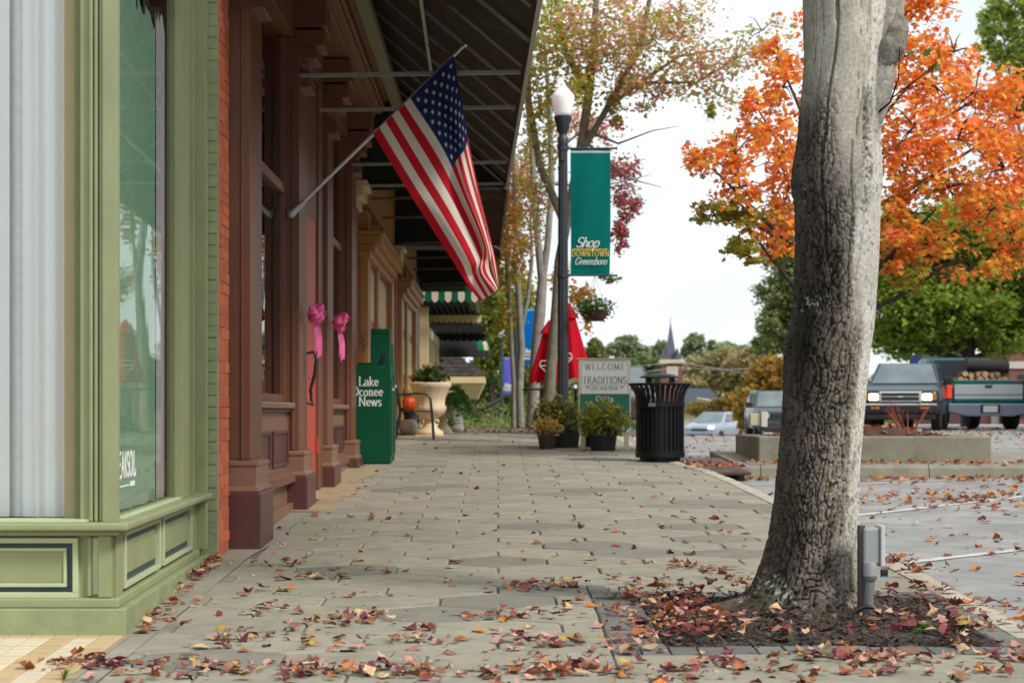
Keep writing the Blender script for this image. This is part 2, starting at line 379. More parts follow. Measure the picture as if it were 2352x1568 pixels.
xs_far = [-400, -200, -100, -60, -40, -25, -15, -8, -4, 0, 2, 4, 5, 6, 7, 8, 9, 10, 11, 12, 14, 16, 20, 26, 34, 50, 80, 140, 260, 500]
ground = sheet('ground', xs_far, ys, -.30, m_grass); tag(ground, 'grassy ground falling away beyond the street')
road = sheet('road', [1.85, 2.6, 3.5, 5, 6, 6.5, 7, 7.5, 8, 8.5, 9, 10, 11, 12, 13, 14, 16, 18, 22, 30], [y for y in ys if y < 112], -.14, m_asphalt)
tag(road, 'grey asphalt parking street strewn with leaves')
def strip(p0, p1, wdt, name='marking'):
    p0 = Vector(p0); p1 = Vector(p1); d = (p1-p0).normalized(); n = Vector((-d.y, d.x))*wdt/2; mb = MB(); k = 10
    for i in range(k+1):
        c = p0.lerp(p1, i/k)
        for s in (-1, 1): q = c+n*s; mb.v.append((q.x, q.y, gz(q.x, q.y)-.134))
    for i in range(k): mb.f.append((i*2, i*2+1, i*2+3, i*2+2)); mb.m.append(0)
    return mb.build(name, m_paint, road, fix=True)
strip((2.95, 18.3), (7.4, 23.5), .11); strip((2.78, 14.35), (6.8, 18.1), .11); strip((3.3, 22.55), (5.5, 24.05), .1)
strip((2.75, 10.4), (6.2, 13.4), .11)

KERB = [(2.53, -2), (2.53, 18), (2.47, 21.3), (2.40, 23.2), (2.2, 25.0), (2.02, 27.5), (1.9, 37.2)]
def kx(y):
    for (x0, y0), (x1, y1) in zip(KERB, KERB[1:]):
        if y <= y1: return x0+(x1-x0)*(y-y0)/(y1-y0)
    return KERB[-1][0]
# sidewalk bed, its hexagonal pavers are parts
sw = MB(); ysw = [y for y in ys if y < 37.3]+[37.3]
for y in ysw:
    for x in (-6.0, -1.6, kx(y)-.14): sw.v.append((x, y, gz(0, y)-.012))
for j in range(len(ysw)-1):
    for i in range(2): a = j*3+i; sw.f.append((a, a+1, a+4, a+3)); sw.m.append(0)
sidewalk = sw.build('sidewalk', m_mortar, fix=False, smooth=180); tag(sidewalk, 'sidewalk of hexagonal stone pavers sloping up the street', kind='structure')
# plain concrete strip against the shopfronts
st = MB()
for y in ysw:
    for x in (-6.0, -1.592 if y < 13.6 else -1.545): st.v.append((x, y, gz(0, y)-.002))
for j in range(len(ysw)-1): a = j*2; st.f.append((a, a+1, a+3, a+2)); st.m.append(0)
st.build('concrete_strip', m_conc, sidewalk, fix=False, smooth=180)
ds = MB()
for y in [17.2+i*.6 for i in range(12)]:
    for x in (-1.9, -1.36+.05*math.sin(y*2)): ds.v.append((x, y, gz(0, y)+.004))
for j in range(11): a = j*2; ds.f.append((a, a+1, a+3, a+2)); ds.m.append(0)
ds.build('doorstep_slab', pm('sandy_concrete', (.34, .26, .155), .9, .15, 4, dirt=.3), sidewalk, fix=False)

PAV = [pm('paver_%s' % k, c, .88, .16, 7, bump=.5, bscale=110, dirt=.5, dirtcol=(.15, .135, .10), rnd=.06, pos=True, chips=.6, chipcol=(.10, .09, .07)) for k, c in
       (('beige', (.295, .27, .205)), ('grey', (.275, .255, .20)), ('dark', (.205, .195, .16)))]
W6 = .61; SIDE = W6/math.sqrt(3); ROT = math.atan(S)
def hexmesh(poly, m, th=.05):
    n = len(poly); cx = sum(p[0] for p in poly)/n; cy = sum(p[1] for p in poly)/n
    def off(d): return [(p[0]+(cx-p[0])*d/max(.05, math.hypot(p[0]-cx, p[1]-cy)), p[1]+(cy-p[1])*d/max(.05, math.hypot(p[0]-cx, p[1]-cy))) for p in poly]
    a, b = poly, off(.009); mb = MB()
    mb.v = [(p[0], p[1], -th) for p in a]+[(p[0], p[1], -.007) for p in a]+[(p[0], p[1], 0) for p in b]
    for i in range(n):
        j = (i+1) % n; mb.f += [(i, j, n+j, n+i), (n+i, n+j, 2*n+j, 2*n+i)]
    mb.f.append(tuple(range(2*n, 3*n))); mb.m = [0]*len(mb.f); return mb
def clip(poly, nx, ny, d):
    out = []
    for i, p in enumerate(poly):
        q = poly[(i+1) % len(poly)]; a = p[0]*nx+p[1]*ny-d; b = q[0]*nx+q[1]*ny-d
        if a <= 0: out.append(p)
        if (a < 0) != (b < 0) and a != b: t = a/(a-b); out.append((p[0]+(q[0]-p[0])*t, p[1]+(q[1]-p[1])*t))
    return out
PIT = (.5, 9.05, 2.5, 11.45)                       # outer edge of the brick border round the tree
HEX = [((SIDE-.007)*math.cos(R(30+60*k)), (SIDE-.007)*math.sin(R(30+60*k))) for k in range(6)]
hexshared = [hexmesh(HEX, m).mesh('paver', m) for m in PAV]
rp = random.Random(4); npav = 0; rest = MB()
row = 0; y = 9.4-3*SIDE*1.0; rows = []
while y < 36.9:
    offx = W6/2 if row % 2 == 0 else 0
    for k in range(-5, 6): rows.append((k*W6+offx, y))
    y += 1.5*SIDE; row += 1
for cx, cy in rows:
    if cy < 7.6: continue
    P = [(cx+a, cy+b) for a, b in HEX]; xl, xr = (-1.588 if cy < 13.6 else -1.541), kx(cy)-.155
    if min(p[0] for p in P) > xr or max(p[0] for p in P) < xl: continue
    Q = clip(clip(P, -1, 0, -xl), 1, 0, xr); polys = [Q]
    if cx+W6 > PIT[0] and PIT[1]-SIDE < cy < PIT[3]+SIDE:
        x0, y0, x1, y1 = PIT
        polys = [clip(Q, 1, 0, x0-.006), clip(clip(Q, -1, 0, -x0), 0, 1, y0-.006), clip(clip(Q, -1, 0, -x0), 0, -1, -(y1+.006))]
        polys = [p for p in polys if len(p) > 2 and (max(a[0] for a in p)-min(a[0] for a in p)) > .03 and (max(a[1] for a in p)-min(a[1] for a in p)) > .03]
    mi = rp.choices((0, 1, 2), (5, 4, .9))[0]
    for Q in polys:
        if len(Q) < 3: continue
        full = len(Q) == 6 and Q == P
        z = gz(0, cy)+rp.uniform(-.003, .003)
        if npav < 300:
            if full: me = hexshared[mi]
            else: me = hexmesh([(a-cx, b-cy) for a, b in Q], None).mesh('paver', PAV[mi])
            o = bpy.data.objects.new('paver', me); C.objects.link(o); o.parent = sidewalk
            o.location = (cx, cy, z); o.rotation_euler = (ROT*(1 if cy < 34 else .4)+rp.uniform(-.004, .004), rp.uniform(-.004, .004), 0); npav += 1
        else:
            mb = hexmesh([(a-cx, b-cy) for a, b in Q], None)
            rest.add([(v[0]+cx, v[1]+cy, gz(0, v[1]+cy)+v[2]+rp.uniform(-.002, .002)) for v in mb.v], mb.f, mi)
o = rest.build('far_pavers', PAV, sidewalk); o['kind'] = 'stuff'
# brick border of the tree pit
m_edge = pm('grey_paver_brick', (.145, .142, .13), .88, .16, 8, bump=.3, bscale=90, dirt=.3, dirtcol=(.09, .085, .07), rnd=.18, pos=True)
eb = {}
def edge_brick(cx, cy, sx, sy):
    if (sx, sy) not in eb: eb[sx, sy] = hexmesh([(-sx/2, -sy/2), (sx/2, -sy/2), (sx/2, sy/2), (-sx/2, sy/2)], None).mesh('edging_brick', m_edge)
    o = bpy.data.objects.new('edging_brick', eb[sx, sy]); C.objects.link(o); o.parent = sidewalk
    o.location = (cx, cy, gz(0, cy)+rp.uniform(-.003, .004)); o.rotation_euler = (ROT, 0, rp.uniform(-.012, .012))
bx0, by0, bx1, by1 = PIT; BW, BL = .127, .25
for i in range(int((bx1-bx0)/BW)): 
    edge_brick(bx0+BW*(i+.5), by0+BL/2, BW-.007, BL-.007); edge_brick(bx0+BW*(i+.5), by1-BL/2, BW-.007, BL-.007)
for i in range(int((by1-by0-2*BL)/BW)):
    edge_brick(bx0+BL/2, by0+BL+BW*(i+.5), BL-.007, BW-.007); edge_brick(bx1-BL/2, by0+BL+BW*(i+.5), BL-.007, BW-.007)
# soil in the pit
m_soil = pm('bark_mulch', (.032, .026, .021), .95, .5, 22, bump=1.0, bscale=45)
def soil(a, b):
    x = .75+1.5*a; yy = 9.3+1.9*b; d = math.hypot(x-1.6, (yy-10.6)*.9)
    return (x, yy, gz(0, yy)-.004+.035*math.exp(-(d/.42)**2)+.02*noise.noise((x*5, yy*5, 0))+.012*noise.noise((x*19, yy*19, 3)))
o = MB().grid(soil, 60, 70).build('soil', m_soil, smooth=180, fix=False); tag(o, 'dark mulch soil around the tree trunk in its brick edged pit', kind='structure')
chips = MB()
for i in range(1500):
    a, b = rp.random(), rp.random(); p = Vector(soil(a, b))+Vector((0, 0, rp.uniform(.0, .012)))
    M = Matrix.Translation(p) @ Matrix.Rotation(rp.uniform(0, 6.3), 4, 'Z') @ Matrix.Rotation(rp.uniform(-.5, .5), 4, 'X'); chips.obox(M, rp.uniform(.006, .014), rp.uniform(.03, .10), .006)
o = chips.build('mulch', pm('mulch_chips', (.06, .042, .032), .95, .5, 9, rnd=.2)); tag(o, 'dark wood mulch chips covering the tree pit', kind='stuff')

# kerb of worn concrete
kb = MB(); ky = [-2+i*.12 for i in range(328)]; rows_ = []
for i, y in enumerate(ky):
    x = kx(y); z = gz(0, y); n1 = noise.noise((x*3, y*3.1, 0)); n2 = noise.noise((5, y*9, 2))
    j = .012*n1+.008*n2; g = .02 if abs(y % 3.05) < .06 else 0
    kb.v += [(x-.15, y, z-.25), (x-.15, y, z+.002-g*.4), (x-.03, y, z+.006+.5*j-g), (x+.012+j, y, z-.014+j-g), (x+.03+j, y, z-.05-g*.2), (x+.05+j*.6, y, z-.25)]
for i in range(len(ky)-1):
    for k in range(5): a = i*6+k; kb.f.append((a, a+1, a+7, a+6)); kb.m.append(0)
kerb = kb.build('kerb', pm('kerb_concrete', (.40, .37, .29), .92, .25, 7, bump=.8, bscale=30, dirt=.4, dirtcol=(.17, .155, .12)), smooth=50); tag(kerb, 'worn pale concrete kerb along the sidewalk edge', kind='structure')

# raised island across the parking bay with its kerb stones
IZ = gz(0, 24.5)
isl = thing('kerb_island', 'raised concrete island with kerb stones in front of the planter box', 'kerb island', (4, 25, IZ-.14)); 
for a, b in ((2.80, 3.045), (3.055, 4.995), (5.005, 6.995), (7.005, 9.0), (9.01, 11)):
    mb = MB(); n = max(2, int((b-a)/.1))
    for i in range(n+1):
        x = a+(b-a)*i/n; j = .01*noise.noise((x*4, 1, 1)); z = gz(0, 24.3)
        mb.v += [(x, 24.42, z-.2), (x, 24.42, z+.02), (x, 24.27+j, z+.015+j), (x, 24.22+j, z-.03+j), (x, 24.18+j, z-.2)]
    for i in range(n):
        for k in range(4): q = i*5+k; mb.f.append((q, q+5, q+6, q+1)); mb.m.append(0)
    mb.f += [(0, 1, 2, 3, 4), tuple(n*5+k for k in (4, 3, 2, 1, 0))]; mb.m += [0, 0]
    mb.build('kerb_stone', m_conc2, isl)
mb = MB(); mb.v = [(2.80, 24.42, gz(0, 24.42)+.015), (11, 24.42, gz(0, 24.42)+.015), (11, 27.6, gz(0, 27.6)+.015), (2.8, 27.6, gz(0, 27.6)+.015)]
mb.v += [(v[0], v[1], v[2]-.25) for v in mb.v]; mb.f = [(0, 1, 2, 3), (2, 1, 5, 6), (3, 2, 6, 7), (0, 3, 7, 4)]; mb.m = [0]*4
mb.build('island_slab', m_conc2, isl)
# planter box with its mulch
PZ = gz(0, 24.8)+.012
pl = thing('concrete_planter', 'low rectangular concrete planter box filled with mulch on the island', 'planter', (4.5, 26, PZ))
def pwall(x0, y0, x1, y1, n): MB().box(x0, y0, PZ-.05, x1, y1, PZ+.31).build(n, m_conc2, pl, bevel=.02)
pwall(3.09, 24.75, 5.85, 24.93, 'wall'); pwall(3.09, 24.932, 3.27, 27.15, 'wall'); pwall(5.67, 24.932, 5.85, 27.15, 'wall'); pwall(3.272, 26.97, 5.668, 27.15, 'wall')
def mul(a, b):
    x = 3.2+2.5*a; yy = 24.85+2.2*b; e = min(a, b, 1-a, 1-b)*4
    return (x, yy, PZ+.22+.17*min(1, e)+.05*noise.noise((x*4, yy*4, 1))+.02*noise.noise((x*15, yy*15, 1)))
MB().grid(mul, 50, 44).build('mulch_bed', pm('red_brown_mulch', (.075, .035, .024), .95, .45, 25, bump=1, bscale=50), pl, smooth=180, fix=False)
# storm drain lid
dr = thing('storm_drain', 'rusty red steel drain lid over a dark inlet beside the kerb', 'drain', (2.6, 24, gz(0, 24)))
mb = MB(); mb.v = [(x, y, gz(0, y)+dz) for dz in (-.03, .006) for x, y in ((2.36, 22.9), (2.78, 22.9), (2.78, 26.0), (2.1, 26.0))]
mb.f = [(0, 3, 2, 1), (4, 5, 6, 7), (0, 1, 5, 4), (1, 2, 6, 5), (2, 3, 7, 6), (3, 0, 4, 7)]; mb.m = [0]*6
mb.build('lid', pm('rusty_steel', (.10, .045, .038), .6, .3, 9, dirt=.4, metal=.3), dr, bevel=.006)
MB().box(2.3, 23.6, gz(0, 23)-.5, 2.79, 23.7, gz(0, 23)-.03).build('back_wall', pm('drain_black', (.01, .01, .01), .9), dr)

# tiled shop entrance in the near corner
ent = MB().add([(-6, 5, gz(0, 5)-.0), (-1.66, 5, gz(0, 5)+.001), (-1.70, 9.66, gz(0, 9.66)+.001), (-6, 9.66, gz(0, 9.66))], [(0, 1, 2, 3)]).build('entrance_floor', pm('grout', (.30, .24, .15), .9, .2, 9), fix=False)
tag(ent, 'cream tiled entrance floor of the green shop', kind='structure')
TM = [pm('cream_tile', (.62, .53, .38), .45, .06, 3, dirt=.2, dirtcol=(.35, .28, .18), rnd=.05, pos=True), pm('tan_tile', (.50, .36, .20), .5, .08, 3, dirt=.25, dirtcol=(.3, .2, .12), rnd=.06)]
T = .105; tsh = [hexmesh([(-T/2+.002, -T/2+.002), (T/2-.002, -T/2+.002), (T/2-.002, T/2-.002), (-T/2+.002, T/2-.002)], None, .01).mesh('tile', m) for m in TM]
for i in range(9):
    for j in range(16):
        x = -1.775-T*i; y = 9.58-T*j; o = bpy.data.objects.new('tile', tsh[1 if (i in (0, 2) or j == 0) else 0]); C.objects.link(o); o.parent = ent
        o.location = (x, y, gz(0, y)+.006); o.rotation_euler = (ROT, 0, 0)
# ================================================================== GREEN SHOP (near left)
m_gr = pm('sage_paint', srgb(143, 149, 109), .55, .08, 4, bump=.2, bscale=22, dirt=.42, dirtcol=(.20, .21, .125), stretch=(1, 1, .45), chips=.75, chipcol=(.16, .15, .10))
m_grd = pm('sage_paint_weathered', srgb(140, 150, 110), .6, .12, 5, bump=.4, bscale=18, dirt=.6, dirtcol=(.17, .19, .11), chips=.8, chipcol=(.10, .10, .07))
m_grl = pm('pale_sage_paint', srgb(178, 190, 150), .55, .06, 6, dirt=.2, dirtcol=(.25, .28, .2))
m_grk = pm('dark_teal_paint', srgb(52, 68, 78), .5, .2, 6)
m_glass = glass_mat('window_glass', ior=1.42, wavy=.03)
m_sglass = glass_mat('side_window_glass', ior=1.27, wavy=.02)
m_fglass = glass_mat('front_window_glass', ior=1.22)
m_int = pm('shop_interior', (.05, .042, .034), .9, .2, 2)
gs = thing('green_storefront', 'sage green wooden shop front with curtained windows and panelled base', 'shop front', (-3, 10, .2))
XF = lambda y: -1.713-(y-9.64)*.0345              # street face of the plinth
def side(name, y0, y1, z0, z1, d0, d1, m, bevel=.003):
    """a board on the street side: depth range d0..d1 behind the plinth line"""
    mb = MB(); mb.v = [(XF(y)-d, y, z) for z in (z0, z1) for (y, d) in ((y0, d1), (y0, d0), (y1, d0), (y1, d1))]
    mb.f = [(0, 3, 2, 1), (4, 5, 6, 7), (0, 1, 5, 4), (1, 2, 6, 5), (2, 3, 7, 6), (3, 0, 4, 7)]; mb.m = [0]*6
    return mb.build(name, m, gs, bevel=bevel)
# plinth
mb = MB(); P = [(-6, 9.62), (-1.713, 9.62), (XF(13.3), 13.3), (-6, 13.3)]
mb.prism([(x, y, -.1) for x, y in P], (0, 0, .492)); mb.build('plinth', m_grd, gs, bevel=.006)
mb = MB(); P = [(-6, 9.66), (-1.752, 9.66), (XF(13.25)-.04, 13.25), (-6, 13.25)]
mb.prism([(x, y, .392) for x, y in P], (0, 0, .045)); mb.build('plinth_moulding', m_gr, gs, bevel=.008)
mb = MB(); P = [(-6, 9.72), (-1.80, 9.72), (XF(13.2)-.085, 13.2), (-6, 13.2)]
mb.prism([(x, y, .437) for x, y in P], (0, 0, .31)); mb.build('base_wall', m_gr, gs)
mb = MB(); P = [(-6, 9.60), (-1.70, 9.60), (XF(13.24)+.03, 13.24), (-6, 13.24)]
mb.prism([(x, y, .752) for x, y in P], (0, 0, .036)); mb.build('sill', m_gr, gs, bevel=.01)
mb = MB(); P = [(-6, 9.65), (-1.745, 9.65), (XF(13.24)-.03, 13.24), (-6, 13.24)]
mb.prism([(x, y, .728) for x, y in P], (0, 0, .0235)); mb.build('sill_moulding', m_gr, gs, bevel=.008)
# street side panels: frame, dark groove, raised field
for y0, y1 in ((9.98, 11.33), (11.45, 12.85)):
    for (a, b, c, d) in ((y0, y1, .705, .725), (y0, y1, .455, .478), (y0, y0+.05, .478, .705), (y1-.05, y1, .478, .705)): side('panel_frame', a, b, c, d, .052, .09, m_grl)
    side('panel_groove', y0+.05, y1-.05, .478, .705, .078, .092, m_grk, 0)
    side('panel_field', y0+.14, y1-.14, .512, .678, .064, .1, m_gr, .012)
for y0, y1 in ((9.75, 9.95), (12.9, 13.2)): side('panel_stile', y0, y1, .437, .728, .06, .1, m_gr)
# front panels
def front(name, x0, x1, z0, z1, y0, y1, m, bevel=.003): return MB().box(x0, y0, z0, x1, y1, z1).build(name, m, gs, bevel=bevel)
z0, z1 = .437, .715; x1 = -1.945
for (a, b, c, d) in ((-3.6, x1, z1-.024, z1), (-3.6, x1, z0, z0+.026), (x1-.026, x1, z0+.026, z1-.024)): front('panel_frame', a, b, c, d, 9.685, 9.73, m_grl)
front('panel_groove', -3.6, x1-.026, z0+.026, z1-.024, 9.712, 9.722, m_grk, 0)
for (a, b, c, d) in ((-3.6, x1-.055, z1-.062, z1-.047), (-3.6, x1-.055, z0+.05, z0+.068), (x1-.07, x1-.055, z0+.068, z1-.062)): front('panel_bead', a, b, c, d, 9.692, 9.725, m_grl)
front('panel_field', -3.6, x1-.07, z0+.068, z1-.062, 9.70, 9.725, m_gr, .004)
front('corner_stile', -1.905, -1.885, .445, .72, 9.70, 9.73, m_gr); front('corner_inlay', -1.885, -1.855, .45, .715, 9.712, 9.73, m_grl); front('corner_post_base', -1.85, -1.79, .44, .726, 9.675, 9.73, m_gr)
# corner post with flutes
ZT = 5.6
front('corner_post', -1.835, -1.765, .788, ZT, 9.70, 9.765, m_gr)
for i in range(3): front('flute', -1.90+.024*i, -1.883+.024*i, .788, ZT, 9.715, 9.80, m_gr, .006)
front('flute_back', -1.945, -1.832, .788, ZT, 9.738, 9.84, m_gr)
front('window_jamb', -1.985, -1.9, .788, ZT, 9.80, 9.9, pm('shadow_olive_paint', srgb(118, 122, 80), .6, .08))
front('inner_casing', -2.045, -1.95, .788, ZT, 9.86, 9.93, pm('tan_casing', srgb(190, 172, 128), .6, .05))
MB().add([(-6, 9.84, .788), (-1.96, 9.84, .788), (-1.96, 9.84, ZT), (-6, 9.84, ZT)], [(0, 1, 2, 3)]).build('front_pane', m_fglass, gs, fix=False)
front('sill_cap', -6, -1.9, .788, .80, 9.62, 9.86, m_grl)
# street side glazing
side('window_frame', 12.25, 12.62, .788, ZT, .045, .12, m_gr); side('window_frame', 12.62, 12.98, .788, ZT, .115, .2, m_gr); side('window_bead', 12.98, 13.04, .788, ZT, .06, .2, m_gr); side('window_bead', 13.06, 13.12, .788, ZT, .075, .2, m_gr)
mb = MB().add([(XF(9.86)-.09, 9.86, .788), (XF(12.26)-.09, 12.26, .788), (XF(12.26)-.09, 12.26, ZT), (XF(9.86)-.09, 9.86, ZT)], [(0, 1, 2, 3)]); mb.build('side_pane', m_sglass, gs, fix=False)
side('glazing_bar', 9.88, 12.25, .788, .80, .05, .12, m_grl)
side('corner_board', 13.14, 13.26, .437, ZT, .0, .3, m_gr)
# curtains
def curtain(name, p0, p1, z0, z1, m, folds, amp, seed, dip=0):
    p0 = Vector(p0); p1 = Vector(p1); d = p1-p0; nn = Vector((-d.y, d.x)).normalized(); r = random.Random(seed); ph = [r.uniform(0, 6) for _ in range(4)]
    def fn(a, b):
        k = amp*(math.sin(a*folds*6.283+ph[0]+.8*math.sin(a*5+ph[3]))+.35*math.sin(a*folds*1.7*6.283+ph[1]+b)+.9*math.sin(a*folds*.43*6.283+ph[2]))
        q = p0+d*a+nn*k; return (q.x, q.y, z0+(z1-z0)*b-(dip*math.sin(a*folds*6.283*1.5)*(1 if b > .98 else 0)))
    return MB().grid(fn, 160, 14).build(name, m, gs, smooth=180, fix=False)
m_white = cloth_mat('white_sheer', (.97, .975, .975), .03, .01); m_green = cloth_mat('green_sheer', srgb(196, 244, 208), .1); m_grey = cloth_mat('grey_lining', (.93, .94, .95), .1)
curtain('curtain', (-3.4, 9.97), (-2.33, 9.97), .80, 5.5, m_white, 4.2, .010, 1)
curtain('curtain_lining', (-2.50, 10.02), (-2.15, 10.02), .80, 5.5, m_grey, 3, .006, 2)
curtain('curtain', (-2.27, 9.97), (-2.04, 9.97), .80, 5.5, m_white, 2.0, .011, 3)
curtain('curtain', (-1.91, 10.2), (-1.95, 11.87), .80, 3.5, m_green, 8, .010, 4, .05)
curtain('curtain', (-1.95, 11.85), (-1.98, 12.7), .80, 3.56, m_white, 5, .010, 5, .05)
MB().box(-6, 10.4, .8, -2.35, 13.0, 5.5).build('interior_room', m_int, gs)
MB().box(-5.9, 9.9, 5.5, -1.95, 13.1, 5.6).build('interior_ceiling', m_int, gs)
# window decal
m_decal = pm('white_vinyl', (.8, .8, .8), .6, .02)
yy = 10.06; dirv = Vector((-.0345, 1, 0)).normalized(); ox = lambda y, z: (XF(y)-.0885, y, z)
print_text('window_lettering', 'EAKSOIL', ox(10.0, .985), dirv, (0, 0, 1), .115, m_decal, gs, 'l', fit=.58, thick=.2, thin=.16, serif=0, track=.06)
MB().add([ox(10.0, .935), ox(10.37, .935), ox(10.37, .942), ox(10.0, .942)], [(0, 1, 2, 3)]).build('window_rule', m_decal, gs, fix=False)
MB().add([ox(10.39, .93), ox(10.56, .93), ox(10.56, .955), ox(10.39, .955)], [(0, 1, 2, 3)]).build('window_rule', m_decal, gs, fix=False)
# upper wall over the windows and behind
MB().box(-6, 9.63, ZT, -1.80, 13.3, 9).build('upper_wall', m_gr, gs)
# brick pier, painted bricks and bare orange bricks one by one
m_pbc = pm('painted_joint', srgb(130, 142, 104), .75, .10, 9, bump=.4, bscale=40)
m_pb = pm('painted_brick', srgb(142, 154, 114), .7, .10, 9, bump=.4, bscale=40, dirt=.3, dirtcol=(.17, .2, .13), rnd=.06, pos=True, chips=.6, chipcol=(.12, .12, .09))
m_ob = pm('orange_brick', srgb(196, 97, 60), .85, .16, 9, bump=.5, bscale=50, dirt=.35, dirtcol=(.42, .25, .17), rnd=.16, pos=True, chips=.7, chipcol=(.6, .45, .36))
pier = thing('brick_pier', 'narrow brick pier half painted green half bare orange between two shops', 'brick pier', (-1.85, 13.5, gz(0, 13.5)))
MB().box(-2.5, 13.325, .2, -1.786, 13.86, 6).build('pier_core', pm('pier_mortar', (.36, .22, .15), .9, .2, 12), pier)
MB().box(-2.5, 13.313, .2, -1.788, 13.35, 6).build('painted_joints', m_pbc, pier)
CH = .0735; bm_ = {}
def brick(x0, x1, y0, y1, z, m, k):
    key = (round(x1-x0, 3), round(y1-y0, 3), m.name)
    if key not in bm_: bm_[key] = MB().box(-(x1-x0)/2, -(y1-y0)/2, -CH/2+.005, (x1-x0)/2, (y1-y0)/2, CH/2-.005).mesh('brick', m)
    o = bpy.data.objects.new('brick', bm_[key]); C.objects.link(o); o.parent = pier; o.matrix_parent_inverse = MW[pier.name].inverted()
    o.location = ((x0+x1)/2+rp.uniform(-.003, .003), (y0+y1)/2+rp.uniform(-.003, .003), z); o.rotation_euler = (0, rp.uniform(-.012, .012), rp.uniform(-.01, .01))
for i in range(66):
    z = .30+CH*(i+.5)
    if i % 2: brick(-2.0, -1.79, 13.31, 13.40, z, m_pb, 0); 
    else: brick(-1.892, -1.79, 13.31, 13.40, z, m_pb, 0); brick(-2.1, -1.897, 13.31, 13.40, z, m_pb, 0)
    brick(-1.86, -1.782, 13.41, 13.63 if i % 2 else 13.51, z, m_ob, 1); brick(-1.86, -1.782, 13.64 if i % 2 else 13.52, 13.86, z, m_ob, 1)

# ================================================================== BROWN SHOP
m_br = pm('brown_paint', srgb(114, 72, 52), .45, .07, 3, dirt=.25, dirtcol=(.10, .062, .045), chips=.5, chipcol=(.05, .03, .025), bump=.06, bscale=30, spec=.4)
m_br2 = pm('light_brown_paint', srgb(132, 95, 75), .42, .07, 3, dirt=.25, dirtcol=(.16, .1, .075), spec=.6)
m_mar = pm('maroon_paint', srgb(84, 44, 44), .4, .14, 4, dirt=.35, dirtcol=(.12, .075, .07), spec=.6)
m_red = pm('orange_red_door_paint', srgb(178, 66, 46), .45, .08, 3)
m_iron = pm('black_iron', (.015, .015, .016), .5, .2, 9)
m_bglass = glass_mat('dark_shop_glass', wavy=.04)
bs = thing('brown_storefront', 'brown and maroon panelled shop front with pilasters and red door', 'shop front', (-2.4, 19, gz(0, 19)))
PIL = [13.93, 17.38, 20.30, 23.70]; PL = .80
for i, y in enumerate(PIL):
    p = bpy.data.objects.new('pilaster', None); C.objects.link(p); p.parent = bs; p.matrix_parent_inverse = MW[bs.name].inverted(); p.location = (-1.8, y+.4, .5)
    MW[p.name] = Matrix.Translation((-1.8, y+.4, .5)); xb = -2.1
    MB().box(xb, y, gz(0, y)-.15, -1.58, y+PL, .765).build('plinth_block', m_mar, p, bevel=.012)
    mb = MB(); mb.loft([[(xb, y+.01+d, z), (-1.592-d, y+.01+d, z), (-1.592-d, y+PL-.01-d, z), (xb, y+PL-.01-d, z)] for z, d in ((.766, 0), (.79, .004), (.80, .02), (.93, .02), (.94, .012), (.962, .012), (.978, .05))]); mb.build('base_block', m_br2, p, bevel=.004)
    s0 = .055; MB().box(xb, y+s0, .979, -1.655, y+PL-s0, 4.42).build('shaft', m_br, p, bevel=.006)
    MB().box(-1.72, y+s0-.012, .979, -1.70, y+PL-s0+.012, 4.0).build('bead', m_br, p, bevel=.006)
    for k, (za, zb, xo) in enumerate(((3.99, 4.16, -1.575), (4.23, 4.36, -1.52), (4.34, 4.50, -1.46), (4.50, 4.75, -1.44))):
        MB().prism([(xb, y+.14, za), (xo, y+.14, za+.03), (xo, y+.14, zb), (xb, y+.14, zb)], (0, PL-.28, 0)).build('bracket', m_br, p, bevel=.006)
XB = -1.75
for i in (0, 2):
    a, b = PIL[i]+PL-.05, PIL[i+1]+.05; zg = gz(0, a)
    box('bulkhead', (-2.0, a, zg-.1), (XB, b, 1.31), m_br2, bs)
    box('base_board', (XB+.002, a, zg-.1), (XB+.05, b, gz(0, b)+.06), m_br2, bs)
    mb = MB(); q = [(XB+.001, .70), (XB+.075, .72), (XB+.07, .76), (XB+.04, .775), (XB+.03, .81), (XB+.001, .83)]
    mb.prism([(x, a, z) for x, z in q], (0, b-a, 0)); mb.build('moulding', m_br, bs, bevel=.003)
    for k in range(2):
        c, d = a+.12+k*(b-a)/2, a+(k+1)*(b-a)/2-.1
        for f in ((c, d, 1.12, 1.15), (c, d, .86, .89), (c, c+.04, .89, 1.12), (d-.04, d, .89, 1.12)): box('panel_frame', (XB+.001, f[0], f[2]), (XB+.02, f[1], f[3]), m_mar, bs)
        box('panel_field', (XB-.01, c+.04, .89), (XB+.007, d-.04, 1.12), m_mar, bs)
    box('sill', (-1.95, a, 1.325), (-1.685, b, 1.375), m_br2, bs, bevel=.012); box('sill_moulding', (-1.95, a, 1.30), (-1.715, b, 1.324), m_br, bs, bevel=.006)
    box('window_stile', (-1.84, a, 1.376), (-1.76, a+.14, 4.4), m_br, bs); box('window_stile', (-1.84, b-.14, 1.376), (-1.76, b, 4.4), m_br, bs)
    box('window_rail', (-1.84, a+.14, 1.376), (-1.77, b-.14, 1.44), m_br, bs); box('window_rail', (-1.84, a+.14, 3.1), (-1.765, b-.14, 3.18), m_br, bs)
    MB().add([(-1.80, a+.1, 1.42), (-1.80, b-.1, 1.42), (-1.80, b-.1, 4.4), (-1.80, a+.1, 4.4)], [(0, 1, 2, 3)]).build('pane', m_bglass, bs, fix=False)
    MB().box(-4.0, a, 1.3, -2.3, b, 4.4).build('interior_wall', m_int, bs)
